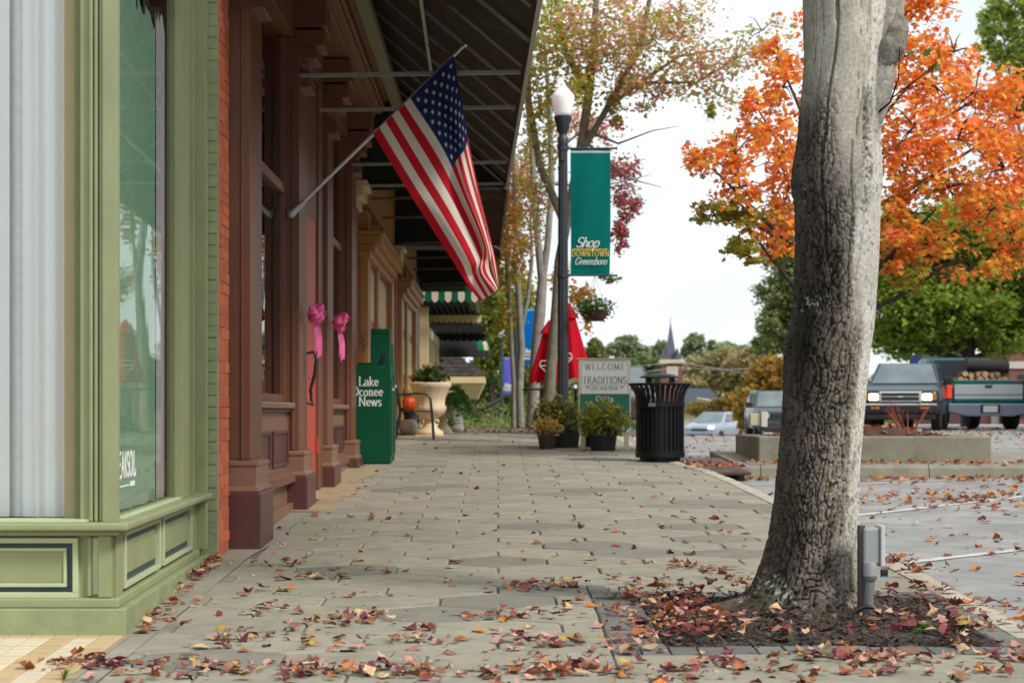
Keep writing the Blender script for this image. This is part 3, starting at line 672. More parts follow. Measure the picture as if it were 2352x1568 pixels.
# door between the second and third pilaster
dy0, dy1 = PIL[1]+PL-.05, PIL[2]+.05; dzg = gz(0, dy0)
box('door_jamb', (-2.0, dy0, dzg-.1), (-1.70, dy0+.12, 4.4), m_br, bs); box('door_jamb', (-2.0, dy1-.5, dzg-.1), (-1.70, dy1, 4.4), m_br, bs)
door = box('door', (-1.80, dy0+.13, dzg+.02), (-1.725, dy1-.51, 3.1), m_red, bs)
for z0_, z1_ in ((.80, 1.45), (1.6, 2.9)): MB().box(-1.74, dy0+.3, z0_, -1.718, dy1-.7, z1_).build('door_panel', m_red, door, bevel=.01)
hp = [(-1.71, dy0+.38, 1.93), (-1.63, dy0+.38, 1.95), (-1.605, dy0+.38, 1.88), (-1.62, dy0+.38, 1.75), (-1.655, dy0+.38, 1.62), (-1.65, dy0+.38, 1.52), (-1.63, dy0+.38, 1.48), (-1.71, dy0+.38, 1.50)]
hp = [Vector(p)-Vector((0, 0, .12)) for p in hp]
MB().tube(hp, [.012, .014, .015, .016, .014, .013, .012, .01], 8).build('handle', m_iron, door, smooth=60)
box('door_hinge', (-1.724, dy1-.55, .9), (-1.70, dy1-.51, 1.05), m_red, door)
box('transom', (-1.85, dy0+.12, 3.1), (-1.72, dy1-.5, 4.4), m_br, bs)
# frieze, cornice and wall above
box('frieze', (-2.4, 13.9, 4.42), (-1.70, 24.55, 4.9), m_br, bs)
for z0_, z1_, xo in ((4.76, 4.80, -1.44), (4.80, 4.86, -1.36), (4.862, 4.95, -1.33), (4.952, 5.0, -1.25), (5.002, 5.06, -1.2)): box('cornice', (-2.4, 13.9, z0_), (xo, 24.6, z1_), m_br, bs, bevel=.008)
box('ledger_beam', (-1.24, 13.0, 4.86), (-1.12, 25.4, 4.96), pm('pale_olive_paint', srgb(120, 118, 88), .7, .2, 5), bs)
box('upper_wall', (-4.2, 13.87, 4.9), (-1.85, 24.6, 9), pm('red_brick_wall', (.25, .10, .06), .9, .2, 4), bs)
box('party_wall', (-6, 13.87, 0), (-2.2, 13.92, 9), m_int, bs)

# ================================================================== AWNINGS
m_can = pm('black_green_canvas', (.012, .016, .011), .85, .2, 3); m_under = pm('olive_canvas', (.045, .046, .026), .9, .15, 3)
m_alu = pm('galvanised_tube', (.36, .35, .31), .45, .15, 12, metal=.6)
def awning(name, label, y0, y1, xo0, xo1, zo, xw, zw, rods, under, frame, endpanels=(True, True), rafters=6):
    t = thing(name, label, 'awning', (xw, (y0+y1)/2, zo), 0, 'black canvas awnings over the sidewalk')
    X = lambda y: xo0+(xo1-xo0)*(y-y0)/(y1-y0)
    def fn(a, b): 
        y = y0+(y1-y0)*a; n = abs(math.sin(a*math.pi*(rafters)))
        return (X(y)+(xw-X(y))*b, y, zo+.03+(zw-zo)*b-.02*n*math.sin(math.pi*b))
    MB().grid(fn, 60, 12).build('canvas', under, t, smooth=180, fix=False)
    MB().grid(lambda a, b: tuple(Vector(fn(a, b))+Vector((0, 0, .012))), 30, 6).build('canvas_top', m_can, t, smooth=180, fix=False)
    MB().bar((xo0, y0, zo), (xo1, y1, zo), .035, .05).build('front_bar', frame, t)
    MB().bar((X(y0)-.1+(xw-X(y0))*.38, y0, zo+(zw-zo)*.38), (X(y1)-.1+(xw-X(y1))*.38, y1, zo+(zw-zo)*.38), .03).build('purlin', frame, t)
    for i in range(rafters+1):
        y = y0+(y1-y0)*i/rafters
        MB().bar((X(y)-.02, y, zo+.0), (xw, y, zw-.06), .028).build('rafter', frame, t)
        if i < rafters:
            y2 = y0+(y1-y0)*(i+.5)/rafters
            MB().bar((X(y)-.05, y, zo+.02), (X(y2)+(xw-X(y2))*.38-.08, y2, zo+(zw-zo)*.38-.04), .02).build('brace', frame, t)
            MB().bar((X(y2)-.05, y2, zo+.02), (X(y2)+(xw-X(y2))*.75, y2, zo+(zw-zo)*.75-.04), .02).build('brace', frame, t)
    for y in rods: MB().bar((X(y)-.05, y, zo+.02), (-1.66, y, zo-.01), .032).build('rod', frame, t)
    for k, y in enumerate((y0, y1)):
        if endpanels[k]: MB().prism([(X(y), y, zo-.02), (xw, y, zo-.02), (xw, y, zw+.045), (X(y), y, zo+.05)], (0, .01, 0)).build('end_panel', m_can, t)
    return t
awning('canvas_awning', 'large dark canvas awning above the flag on the brown shop front', 13.4, 26.1, .30, .12, 4.12, -1.84, 5.9, [17.5, 19.5, 23.8, 26.05], m_under, m_alu, rafters=5)
m_rust = pm('rust_tube', (.13, .085, .06), .7, .3, 9)
awning('canvas_awning', 'dark brown awning with slatted ribs over the tan shop front', 26.25, 35.0, .13, .05, 4.10, -1.86, 5.4, [27.4, 30.1, 34.7], pm('brown_canvas', (.03, .02, .013), .9), m_rust, rafters=12)
awning('canvas_awning', 'third dark awning between the tan shop and the striped awning', 36.0, 46.2, .05, .0, 4.10, -1.9, 5.3, [38, 41, 45.7], pm('brown_canvas', (.03, .02, .013), .9), m_rust, rafters=6)

# ================================================================== TAN SHOP FRONTS
m_tan = pm('ochre_paint', srgb(178, 126, 66), .5, .08, 3, dirt=.25, dirtcol=(.25, .13, .05))
m_tanl = pm('cream_paint', srgb(205, 182, 136), .5, .06, 3, dirt=.2, dirtcol=(.3, .2, .1))
m_rb = pm('pink_red_brick', srgb(150, 66, 62), .85, .15, 6, rnd=.12); m_mort = pm('pale_mortar', (.10, .07, .06), .9)
def pier_bricks(t, x0, x1, y0, y1, z0, z1, n):
    MB().box(x0-.3, y0+.006, z0, x1-.008, y1-.006, z1).build('pier_core', m_mort, t)
    h = (z1-z0)/n; me = MB().box((x0-x1), 0, .006, 0, y1-y0, h-.006).mesh('brick', m_rb)
    for i in range(n):
        o = bpy.data.objects.new('brick', me); C.objects.link(o); o.parent = t; o.matrix_parent_inverse = MW[t.name].inverted(); o.location = (x1+rp.uniform(-.003, .003), y0, z0+h*i)
def tan_shop(label, y0, y1, flip):
    t = thing('tan_storefront', label, 'shop front', (-2, (y0+y1)/2, gz(0, min(y0, 36))))
    zg = gz(0, min(y0, 36))
    pier_bricks(t, -2.0, -1.69, y0, y0+.7, zg-.1, 4.0, 40)
    L_ = y1-y0-.7; a = y0+.7
    # narrow pale window, then panelled door bay, framed by ochre posts
    box('window_casing', (-2.0, a+.02, zg), (-1.80, a+.2, 4.0), m_tanl, t); 
    MB().add([(-1.84, a+.2, zg+.5), (-1.84, a+L_*.30, zg+.5), (-1.84, a+L_*.30, 3.6), (-1.84, a+.2, 3.6)], [(0, 1, 2, 3)]).build('pane', m_bglass, t, fix=False)
    box('bulkhead', (-2.0, a+.2, zg-.1), (-1.80, a+L_*.30, zg+.5), m_tan, t)
    box('interior_wall', (-4, a, zg), (-2.05, y1, 4.0), pm('pale_interior', (.35, .36, .28), .9, .2, 2), t)
    for k, (p, q, xo) in enumerate(((.30, .37, -1.74), (.55, .60, -1.74), (.92, 1.0, -1.70))): box('post', (-2.0, a+L_*p, zg-.1), (xo, a+L_*q, 4.0), m_tan, t)
    for p, q in ((.37, .55), (.60, .92)):
        box('door_panel', (-1.95, a+L_*p, zg-.05), (-1.80, a+L_*q, 3.35), m_tan, t)
        for k in range(3): box('panel_field', (-1.81, a+L_*p+.15, zg+.2+.85*k), (-1.785, a+L_*q-.15, zg+.9+.85*k), m_tanl if k else m_tan, t, bevel=.015)
    for z0_, z1_, xo in ((3.36, 3.45, -1.70), (3.45, 3.54, -1.63), (3.54, 3.66, -1.56), (3.66, 3.72, -1.52)): box('lintel_cornice', (-2.0, a+L_*.28, z0_), (xo, a+L_*.95, z1_-.002), m_tan, t, bevel=.01)
    for z0_, z1_, xo in ((3.75, 3.85, -1.66), (3.85, 3.97, -1.60), (3.97, 4.05, -1.55)): box('capital', (-2.0, y0+.1, z0_), (xo, a+.35, z1_-.002), m_tanl, t, bevel=.01)
    box('fascia', (-2.2, y0, 4.06), (-1.72, y1, 5.2), m_tan, t); box('upper_wall', (-4, y0, 5.2), (-1.86, y1, 9), m_rb, t)
tan_shop('ochre wooden shop front with cream panels behind the newspaper boxes', 24.65, 34.4, 0)
tan_shop('farther ochre shop front behind the potted urns', 34.45, 44.3, 1)
# dark green and cream shop beyond
fs = thing('cream_storefront', 'cream shop front with dark green pilaster under the striped awning', 'shop front', (-2.2, 52, .9))
m_dg = pm('dark_green_paint', (.015, .035, .028), .5, .2, 4)
box('green_pilaster', (-2.4, 44.6, .6), (-1.72, 46.0, 4.2), m_dg, fs); pier_bricks(fs, -2, -1.74, 44.32, 44.6, .7, 4, 40)
box('cream_column', (-2.4, 48.0, .5), (-1.60, 48.5, 3.7), m_tanl, fs); box('cream_wall', (-2.4, 48.5, .4), (-1.85, 66, 3.6), pm('cream_wall_paint', srgb(205, 200, 165), .7, .06, 2), fs)
for k in range(4): box('window_frame', (-1.86, 50+4*k, 1.3), (-1.78, 50.4+4*k, 3.3), m_tanl, fs); 
for k in range(4): MB().add([(-1.83, 50.4+4*k, 1.3), (-1.83, 53+4*k, 1.3), (-1.83, 53+4*k, 3.3), (-1.83, 50.4+4*k, 3.3)], [(0, 1, 2, 3)]).build('pane', m_bglass, fs, fix=False)
box('upper_wall', (-5, 44.6, 3.6), (-1.95, 66, 9), m_rb, fs)
# striped awnings
m_sg = cloth_mat('awning_green', srgb(20, 105, 75), .25); m_sw = cloth_mat('awning_white', srgb(225, 215, 195), .25); m_dk = pm('awning_shade', (.006, .007, .006), .9)  # m_dk: near-black colour standing for shade in and under the awnings
def striped(label, y0, y1, x0, x1, zb, zt, n, ends):
    t = thing('striped_awning', label, 'awning', ((x0+x1)/2, (y0+y1)/2, zb), 0, 'green striped awnings')
    def sc(y, za, hgt, m2, nm):
        for i in range(n):
            a = x0+(x1-x0)*i/n; b = x0+(x1-x0)*(i+1)/n; k = 6; top = [(a+(b-a)*j/k, y, za) for j in range(k+1)]
            bot = [(a+(b-a)*j/k, y, za-hgt*(.72+.28*math.sin(math.pi*j/k))) for j in range(k, -1, -1)]
            MB().prism(top+bot, (0, .015, 0)).build(nm, m2[i % 2], t)
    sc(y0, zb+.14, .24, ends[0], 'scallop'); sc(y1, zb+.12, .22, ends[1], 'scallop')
    for i in range(n*2):                                     # sloping canvas, stripe by stripe
        a = y0+(y1-y0)*i/(n*2); b = y0+(y1-y0)*(i+1)/(n*2)
        MB().prism([(x1, a, zb+.14), (x1, b, zb+.14), (x0, b, zt), (x0, a, zt)], (0, 0, .012)).build('canvas_stripe', (m_sg, m_sw)[i % 2], t)
    for i in range(n+1):
        x = x0+(x1-x0)*i/n
        MB().bar((x, y0+.2, zb+.15), (x, y1-.1, zb+.15), .03).build('rib', m_dk, t)
    MB().prism([(x1, y1+.03, zb+.1), (x0, y1+.03, zb+.1), (x0, y1+.03, zt+.02), (x1, y1+.03, zb+.16)], (0, .012, 0)).build('end_panel', m_dk, t)
    MB().box(x0-.1, y0+.05, zb+.32, x1-.05, y1-.05, zb+.34).build('lining', m_dk, t)
striped('green and white scalloped striped awning hanging behind the flag', 47.5, 58.5, -1.95, -.45, 3.88, 4.9, 10, ((m_sg, m_sw), (m_tanl, m_tanl)))
striped('farther striped awning with scalloped edge painted in dark shade over the cream wall', 59.5, 66.5, -1.98, -.35, 3.62, 4.5, 8, ((m_dk, m_dk), (m_dk, m_dk)))
# quarter-dome awning
dm = thing('dome_awning', 'rounded green striped dome awning at the end of the shop row', 'awning', (-1.2, 68, 3.0), 0, 'green striped awnings')
def domefn(a, b, s=1.0):
    th = math.pi*(1-a); ph = math.pi/2*b
    return (-1.2+.95*s*math.cos(th)*math.cos(ph*.92), 68.2-1.3*s*math.sin(th)*math.cos(ph), 3.28+.65*s*math.sin(ph))
for i in range(10): MB().grid(lambda a, b, i=i: domefn((i+a)/10, b), 3, 8).build('dome_stripe', (m_sg if i > 6 else m_dk, m_sg if i > 6 else m_dk, m_tanl if i > 6 else m_dk)[i % 3], dm, smooth=180, fix=False)  # left stripes take the painted shade colour, right ones their own
MB().grid(lambda a, b: (-1.2+.95*math.cos(math.pi*(1-a))*(1-.0*b), 68.2-1.3*math.sin(math.pi*a), 3.28-.22*b-.03*abs(math.sin(a*31))*b), 40, 3).build('valance', m_dk, dm, fix=False)
# shingled mansard canopy
mc = thing('shingle_canopy', 'brown wooden shingle canopy with cream fascia at the end of the shop row', 'canopy', (-1.2, 76, 2.4))
m_sh = pm('brown_shingle', (.042, .03, .026), .9, .3, 5, rnd=.35)
me_s = MB().box(-.095, -.02, -.1, .095, .02, .1).mesh('shingle', m_sh)
for r_ in range(7):
    z = 2.68+.15*r_; xr = -.55-.18*r_
    k = 0; x = -1.95+(r_ % 2)*.1
    while x < xr:
        o = bpy.data.objects.new('shingle', me_s); C.objects.link(o); o.parent = mc; o.matrix_parent_inverse = MW[mc.name].inverted()
        o.location = (x, 75+.06*r_+rp.uniform(-.01, .01), z); o.rotation_euler = (-.5, 0, rp.uniform(-.03, .03)); x += .2
MB().loft([[(-2.2, 75.05, 2.5), (-.5, 75.05, 2.5), (-.5, 79, 2.5), (-2.2, 79, 2.5)], [(-2.2, 75.5, 3.7), (-1.75, 75.5, 3.7), (-1.75, 79, 3.7), (-2.2, 79, 3.7)]]).build('roof_core', m_sh, mc)
box('fascia', (-2.2, 74.9, 2.32), (-.45, 79, 2.55), m_tanl, mc)
MB().loft([[(-2.2, 75.0, 2.31), (-.48, 75.0, 2.31), (-.48, 79, 2.31), (-2.2, 79, 2.31)], [(-2.2, 75.4, 1.75), (-.75, 75.4, 1.75), (-.75, 79, 1.75), (-2.2, 79, 1.75)]]).build('soffit', m_tanl, mc)
box('corner_post', (-.95, 75.6, .0), (-.82, 75.75, 1.75), pm('brown_post', (.12, .06, .045), .7), mc); box('wall', (-4, 75.8, 0), (-1.9, 79, 2.4), m_tanl, mc)
# ================================================================== FLAG
m_fr = cloth_mat('flag_red', srgb(205, 38, 52), .4, .04); m_fw = cloth_mat('flag_white', srgb(232, 226, 214), .4, .04); m_fb = cloth_mat('flag_blue', srgb(36, 52, 98), .3, .05); m_star = cloth_mat('flag_star', srgb(235, 232, 225), .3)
m_pole = pm('brushed_pole', (.55, .53, .50), .4, .1, 20, metal=.3); m_brass = pm('silver_ball', (.6, .58, .52), .25, .1, 20, metal=.9); m_brk = pm('grey_bracket', (.42, .42, .44), .4, .15, 12, metal=.5)
FY = 17.25
fl = thing('flag', 'american flag hanging from an angled pole on the brown shop front', 'flag', px(668, 490, FY+.1))
pa, pb = px(676, 484, FY+.1), px(1066, 105, FY)
MB().tube([pa, pa.lerp(pb, .48)], .0165, 10).build('pole', m_pole, fl, smooth=60); MB().tube([pa.lerp(pb, .48), pb], .014, 10).build('pole', m_pole, fl, smooth=60)
MB().tube([pa.lerp(pb, .455), pa.lerp(pb, .49)], .020, 10).build('pole_collar', m_pole, fl, smooth=60)
MB().lathe([(.001, -.022), (.016, -.016), (.023, 0), (.016, .016), (.001, .022)], px(1068, 103, FY), 12).build('finial', m_brass, fl, smooth=180)
br = MB().tube([px(668, 492, FY+.1), px(700, 462, FY+.1)], [.034, .022], 12); br.lathe([(.02, -.04), (.04, -.02), (.04, .02), (.02, .04)], px(668, 490, FY+.12), 12); br.build('bracket', m_brk, fl, smooth=50)
# control curves (pixel columns along the fly for five lines across the hoist) with fold depth
LINES = [ # s, [(t, u, v, dy)]
 (0.00, [(0, 857, 308, 0), (.3, 928, 424, -.03), (.55, 986, 516, .02), (.8, 1044, 606, -.05), (.92, 1072, 652, -.02), (1, 1103, 692, 0)]),
 (0.23, [(0, 900, 266, 0), (.3, 976, 392, .03), (.55, 1038, 494, -.04), (.8, 1092, 598, -.10), (.9, 1096, 632, -.02), (1, 1122, 680, -.05)]),
 (0.46, [(0, 942, 226, 0), (.3, 1018, 344, -.02), (.55, 1066, 452, .06), (.8, 1112, 570, .05), (.9, 1108, 622, -.06), (1, 1140, 668, -.07)]),
 (0.62, [(0, 972, 196, 0), (.3, 1036, 318, .03), (.55, 1072, 436, -.05), (.8, 1118, 566, -.08), (.9, 1124, 616, .06), (1, 1143, 664, .0)]),
 (0.80, [(0, 1006, 163, 0), (.3, 1054, 296, -.05), (.55, 1086, 420, .04), (.8, 1124, 560, .07), (.9, 1134, 612, .03), (1, 1144, 660, .05)]),
 (1.00, [(0, 1042, 128, 0), (.3, 1066, 262, .08), (.55, 1092, 402, .12), (.8, 1128, 552, .12), (.9, 1140, 606, .12), (1, 1145, 655, .1)]),
]
def cat(pts, x):
    """smooth interpolation through (x, values...) rows"""
    for i in range(len(pts)-1):
        if x <= pts[i+1][0] or i == len(pts)-2:
            p0, p1, p2, p3 = pts[max(i-1, 0)], pts[i], pts[i+1], pts[min(i+2, len(pts)-1)]; h = p2[0]-p1[0]; t = (x-p1[0])/h; out = []
            for k in range(1, len(p1)):
                m1 = (p2[k]-p0[k])/max(1e-6, p2[0]-p0[0])*h; m2 = (p3[k]-p1[k])/max(1e-6, p3[0]-p1[0])*h
                out.append((2*t**3-3*t*t+1)*p1[k]+(t**3-2*t*t+t)*m1+(-2*t**3+3*t*t)*p2[k]+(t**3-t*t)*m2)
            return out
def flagp(s, t):
    row = [(ss,)+tuple(cat(pts, t)) for ss, pts in LINES]; u, v, dy = cat(row, s)
    dy += .018*math.sin(s*15+t*4)*min(1, t*2)+.010*math.sin(s*31-t*9)*t
    return px(u, v, FY+dy-.01)
NS, NT = 78, 60
def fmi(i, j):
    st_ = i//6; 
    if st_ >= 6 and j < 24: return 2
    return 0 if st_ % 2 == 0 else 1
MB().grid(lambda a, b: flagp(a, b), NS, NT, fmi).build('cloth', [m_fr, m_fw, m_fb], fl, smooth=180, fix=False)
s0, s1 = 6/13, 1.0
for r_ in range(9):
    for c_ in range(6 if r_ % 2 == 0 else 5):
        ss = s1-(s1-s0)*(r_+1)/10; tt = .4*((c_+.5+(.5 if r_ % 2 else 0))/6)*.98+.002
        for sgn in (-1,):
            pts = []
            for k in range(10):
                rr = .024 if k % 2 == 0 else .0095; a = R(90+36*k); pts.append(flagp(min(1, ss+rr*math.sin(a)*1.05), max(0, tt+rr*math.cos(a)*.62))+Vector((0, .004*sgn, 0)))
            c0 = flagp(ss, tt)+Vector((0, .004*sgn, 0)); MB().add([c0]+pts, [(0, k+1, (k+1) % 10+1) for k in range(10)]).build('star', m_star, fl, fix=False)

# ================================================================== PINK BOWS
m_pink = cloth_mat('pink_ribbon', srgb(246, 120, 178), .25, .05, rough=.35)
def bow(label, c, s, seed):
    t = thing('ribbon_bow', label, 'bow', c, 0, 'pink ribbon bows on the pilasters'); r = random.Random(seed); c = Vector(c)
    for i in range(16):
        a = i*2.4; el = r.uniform(-.7, .7); d = Vector((abs(math.cos(a)*math.cos(el))*.8+.25, math.sin(a)*math.cos(el), math.sin(el)*.9+.12*math.cos(a))).normalized()
        sd_ = d.cross(Vector((r.uniform(-1, 1), r.uniform(-1, 1), r.uniform(-1, 1)))).normalized(); up = sd_.cross(d); ln = .115*s*r.uniform(.6, 1.15); wd = .019*s
        def fn(aa, bb):
            th = math.pi*2*aa; q = c+d*(ln*.55*(1-math.cos(th)))+up*(.036*s*math.sin(th)); return q+sd_*wd*(bb-.5)*2*(.35+.65*math.sin(math.pi*aa))
        MB().grid(fn, 12, 1).build('loop', m_pink, t, smooth=180, fix=False)
    for k, (dx, dz, tw) in enumerate(((.02, -.30, .3), (.05, -.33, -.4))):
        def fn(aa, bb):
            q = c+Vector((.03+dx*aa+.02*math.sin(aa*3), .05*(k-.5)+.03*math.sin(aa*4+k), dz*aa*s*(1 if bb < .5 else .93))); ang = tw+aa*1.2; return q+Vector((math.cos(ang)*.5, math.sin(ang), 0))*(.04*s)*(bb-.5)*2*(.4+.6*min(1, aa*3))
        MB().grid(fn, 12, 2).build('tail', m_pink, t, smooth=180, fix=False)
bow('pink ribbon bow with a wide hanging tail beside the red door', px(712, 722, 17.8)+Vector((.0, 0, 0)), 1.15, 1)
bow('pink ribbon bow with a narrow pointed tail on the pilaster past the door', px(768, 742, 20.6), 1.15, 2)

# ================================================================== NEWSPAPER BOXES
m_nb = pm('gloss_green_metal', (.0015, .072, .030), .45, .08, 3, spec=.2, dirt=.08, dirtcol=(.05, .09, .07)); m_wht = pm('white_print', (.75, .77, .72), .6, .03); m_blk = pm('black_plastic', (.012, .012, .013), .4)
def newsbox(label, x0, x1, y0, y1, zt, ztop, text):
    zg = gz(0, y0); t = thing('newspaper_box', label, 'newspaper box', ((x0+x1)/2, (y0+y1)/2, zg), 0, 'green newspaper boxes by the shop wall')
    MB().box(x0, y0, zg+.005, x1, y1, zt).build('cabinet', m_nb, t, bevel=.008)
    xc = x0+(x1-x0)*.5
    MB().prism([(xc, y0+.002, zt), (x1-.004, y0+.002, zt), (x1-.004, y0+.002, ztop), (xc, y0+.002, ztop)], (0, (y1-y0)*.55, 0)).build('coin_housing', m_nb, t, bevel=.008)
    MB().lathe([(.001, .02), (.022, .02), (.026, 0), (.026, -.03)], (0, 0, 0), 14).build('coin_knob', m_blk, t, world=False, smooth=50)
    k = t.children[-1] if t.children else None
    MB().box(xc+(x1-xc)*.55, y0-.006, zt+.06, xc+(x1-xc)*.78, y0+.001, zt+.14).build('coin_return', m_blk, t)
    MB().box(x1, y0+.05, zg+.1, x1+.012, y1-.03, zt-.15).build('door', m_nb, t, bevel=.004)
    MB().box(x1+.012, y0+.1, zt-.3, x1+.03, y1-.1, zt-.27).build('handle', m_pole, t)
    MB().box(x0+.01, y0-.004, zg+.02, x1-.01, y0-.0005, zg+.10).build('kick_plate', m_nb, t)
    MB().prism([(xc+.02, y0-.0005, ztop-.02), (xc+.05, y0-.0005, ztop-.05), (x1-.02, y0-.0005, ztop-.05), (x1-.02, y0-.0005, ztop-.02)], (0, -.005, 0)).build('coin_hood', m_nb, t)
    if text:
        X = x0+(x1-x0)*.58
        for i, wd in enumerate(('Lake', 'Oconee', 'News')): print_text('lettering', wd, (px(824, 0, y0).x if wd != 'Oconee' else px(808, 0, y0).x, y0-.0005, zt-.245-.118*i), (1, 0, 0), (0, 0, 1), .105, m_wht, t, 'l', thick=.135, thin=.06, serif=.11, track=.05, narrow=.95)
    return t
NBY = 24.62
nb = newsbox('green newspaper box lettered Lake Oconee News beside the last brown pilaster', px(806, 0, NBY).x, px(897, 0, NBY).x, NBY, NBY+.45, H+(VY-838)/F*NBY, H+(VY-755)/F*NBY, True)
for ch in list(nb.children):
    if ch.name.startswith('coin_knob'): ch.location = Vector((px(880, 0, NBY).x-nb.location.x-.0, NBY-nb.location.y-.004, H+(VY-826)/F*NBY-nb.location.z)); ch.rotation_euler = (R(90), 0, 0)
nb2 = newsbox('plain green newspaper box hidden behind the lettered one', px(800, 0, 25.3).x, px(907, 0, 25.3).x-.02, 25.25, 25.7, H+(VY-838)/F*25.3+.03, H+(VY-790)/F*25.3, False)
for ch in list(nb2.children):
    if ch.name.startswith('coin_knob'): ch.location = (.12, -.235, 1.3); ch.rotation_euler = (R(90), 0, 0)
# canna behind the box
m_leafc = leaf_mat('canna_leaf', .25)
def blades(name, label, base, n, h0, h1, wid, spread, col, seed, cat_='plant', lean=.35, nm='leaf'):
    t = thing(name, label, cat_, base); r = random.Random(seed); base = Vector(base); mats = pm('blade_%d' % seed, col, .5, .25, 9, rnd=.25)
    for i in range(n):
        a = r.uniform(0, 6.28); h = r.uniform(h0, h1); d = Vector((math.cos(a), math.sin(a), 0)); sd_ = Vector((-d.y, d.x, 0)); ln = r.uniform(.3, 1)*spread
        def fn(aa, bb): 
            q = base+d*(ln*aa**1.7)+Vector((0, 0, h*(aa-lean*aa**3))); return q+sd_*(bb-.5)*2*wid*math.sin(math.pi*(aa*.9+.08))+Vector((0, 0, -abs(bb-.5)*wid*.6))
        MB().grid(fn, 7, 2).build(nm, mats, t, smooth=180, fix=False)
    return t
bz = px(846, 835, 26.2)
ca = blades('canna_plant', 'leafy canna plant with a fading flower stalk behind the newspaper box', (bz.x, 26.2, gz(0, 26.2)+.3), 9, .85, 1.18, .075, .22, (.055, .085, .022), 31)
MB().tube([(bz.x-.06, 26.2, gz(0, 26.2)+.3), (bz.x-.065, 26.2, gz(0, 26.2)+1.1), (bz.x-.07, 26.2, gz(0, 26.2)+1.52)], [.01, .008, .005], 6).build('flower_stalk', pm('dry_stalk', (.16, .08, .04), .8), ca)
for k in range(7): MB().lathe([(.001, 0), (.016, .02), (.001, .06)], (bz.x-.07+rp.uniform(-.03, .03), 26.2+rp.uniform(-.03, .03), gz(0, 26.2)+1.32+.03*k), 6).build('seed_pod', pm('seed_pod', (.22, .09, .05), .8, .3), ca)
MB().lathe([(.10, 0), (.15, .3), (.16, .32), (.14, .32), (.1, .28)], (bz.x, 26.2, gz(0, 26.2)), 18).build('pot', pm('clay_pot', (.30, .14, .08), .85, .15), ca, smooth=50)

# ================================================================== CHAIR, URNS AND ORNAMENTS BY THE WALL
def zat(y): return gz(0, y)
cy_ = 31.6; cz = zat(cy_); cx0, cx1 = px(913, 0, 32).x, px(995, 0, 31.3).x
chair = thing('metal_chair', 'dark green metal mesh armchair standing beside the big urn', 'chair', ((cx0+cx1)/2, cy_, cz)); m_dgm = pm('dark_green_metal', (.010, .030, .026), .4, .15, 9)
for yy_ in (cy_-.24, cy_+.24):
    MB().tube([(cx1-.0, yy_, cz), (cx1-.03, yy_, cz+.42), (cx1-.05, yy_, cz+.62), (cx1-.12, yy_, cz+.69), (cx1-.25, yy_, cz+.70), (cx0+.03, yy_, cz+.68)], .013, 8).build('front_leg_and_arm', m_dgm, chair, smooth=60)
    MB().tube([(cx0-.02, yy_, cz), (cx0+.06, yy_, cz+.42), (cx0-.02, yy_, cz+.92)], .013, 8).build('back_leg', m_dgm, chair, smooth=60)
    MB().bar((cx0+.05, yy_, cz+.43), (cx1-.03, yy_, cz+.43), .02).build('seat_rail', m_dgm, chair)
for k in range(9): MB().bar((cx0+.07+k*(cx1-cx0-.14)/8, cy_-.24, cz+.435), (cx0+.07+k*(cx1-cx0-.14)/8, cy_+.24, cz+.435), .012, .01).build('seat_slat', m_dgm, chair)
for k in range(9): MB().bar((cx0-.0, cy_-.24, cz+.52+k*.045), (cx0-.0, cy_+.24, cz+.52+k*.045), .008, .022).build('back_slat', m_dgm, chair)
m_stone = pm('cast_stone', srgb(216, 196, 165), .85, .10, 6, bump=.3, bscale=40, dirt=.35, dirtcol=(.42, .26, .14)); m_stone2 = pm('white_cast_stone', srgb(200, 200, 190), .85, .1, 6, dirt=.3, dirtcol=(.3, .3, .27)); m_dark_urn = pm('dark_iron_urn', (.05, .045, .048), .7, .2, 8)
URN = [(.20, 0), (.22, .03), (.21, .07), (.17, .09), (.12, .14), (.085, .22), (.09, .27), (.14, .29), (.20, .33), (.255, .40), (.265, .46), (.235, .50), (.25, .60), (.30, .74), (.33, .78), (.345, .81), (.345, .845), (.32, .86), (.29, .845), (.26, .78)]
def urn(label, u, y, s, m, sz=1.0, z0=None):
    x = px(u, 0, y).x; z = zat(y) if z0 is None else z0; t = thing('garden_urn', label, 'urn', (x, y, z), 0, 'urns by the shop wall')
    ob = MB().lathe([(r*s, h*s*sz) for r, h in URN], (x, y, z), 40, wob=lambda a, i: 1+(.035*math.sin(a*16) if 8 < i < 12 else .012*math.sin(a*26) if 13 < i < 18 else 0)); ob.build('vessel', m, t, smooth=50)
    MB().box(x-.22*s, y-.22*s, z-.01, x+.22*s, y+.22*s, z+.012).build('foot', m, t, bevel=.005)
    MB().lathe([(.001, 0), (.27*s, 0), (.27*s, .02)], (x, y, z+.80*s*sz), 20).build('soil', m_soil, t)
    return x, y, z
def fern(name, label, c, n, ln, droop, wid, cols, seed, rise=.6, cat_='fern'):
    t = thing(name, label, cat_, c); r = np.random.default_rng(seed); c = np.array(c); P = []; K = []
    for i in range(n):
        a = r.uniform(0, 6.283); l = ln*r.uniform(.55, 1.1); k = r.uniform(.3, 1)
        for j in range(16):
            s = (j+1)/16; q = c+np.array([math.cos(a)*l*s*k, math.sin(a)*l*s*k, l*rise*s*(1.2-.4*k)-droop*l*s*s*k*1.6]); 
            for sd_ in (-1, 1): P.append(q+np.array([-math.sin(a), math.cos(a), 0])*sd_*wid*(1-s*.7)+r.normal(size=3)*.006); K.append(np.array(cols[i % len(cols)])*r.uniform(.75, 1.25))
    put('fronds', leaf_mesh('fronds', np.array(P), wid*3.2, 'long', np.array(K), .2, seed), t); return t
ux, uy, uz = urn('large cream cast stone urn with braided rim behind the metal chair', 987, 33.2, 1.0, m_stone, .98)
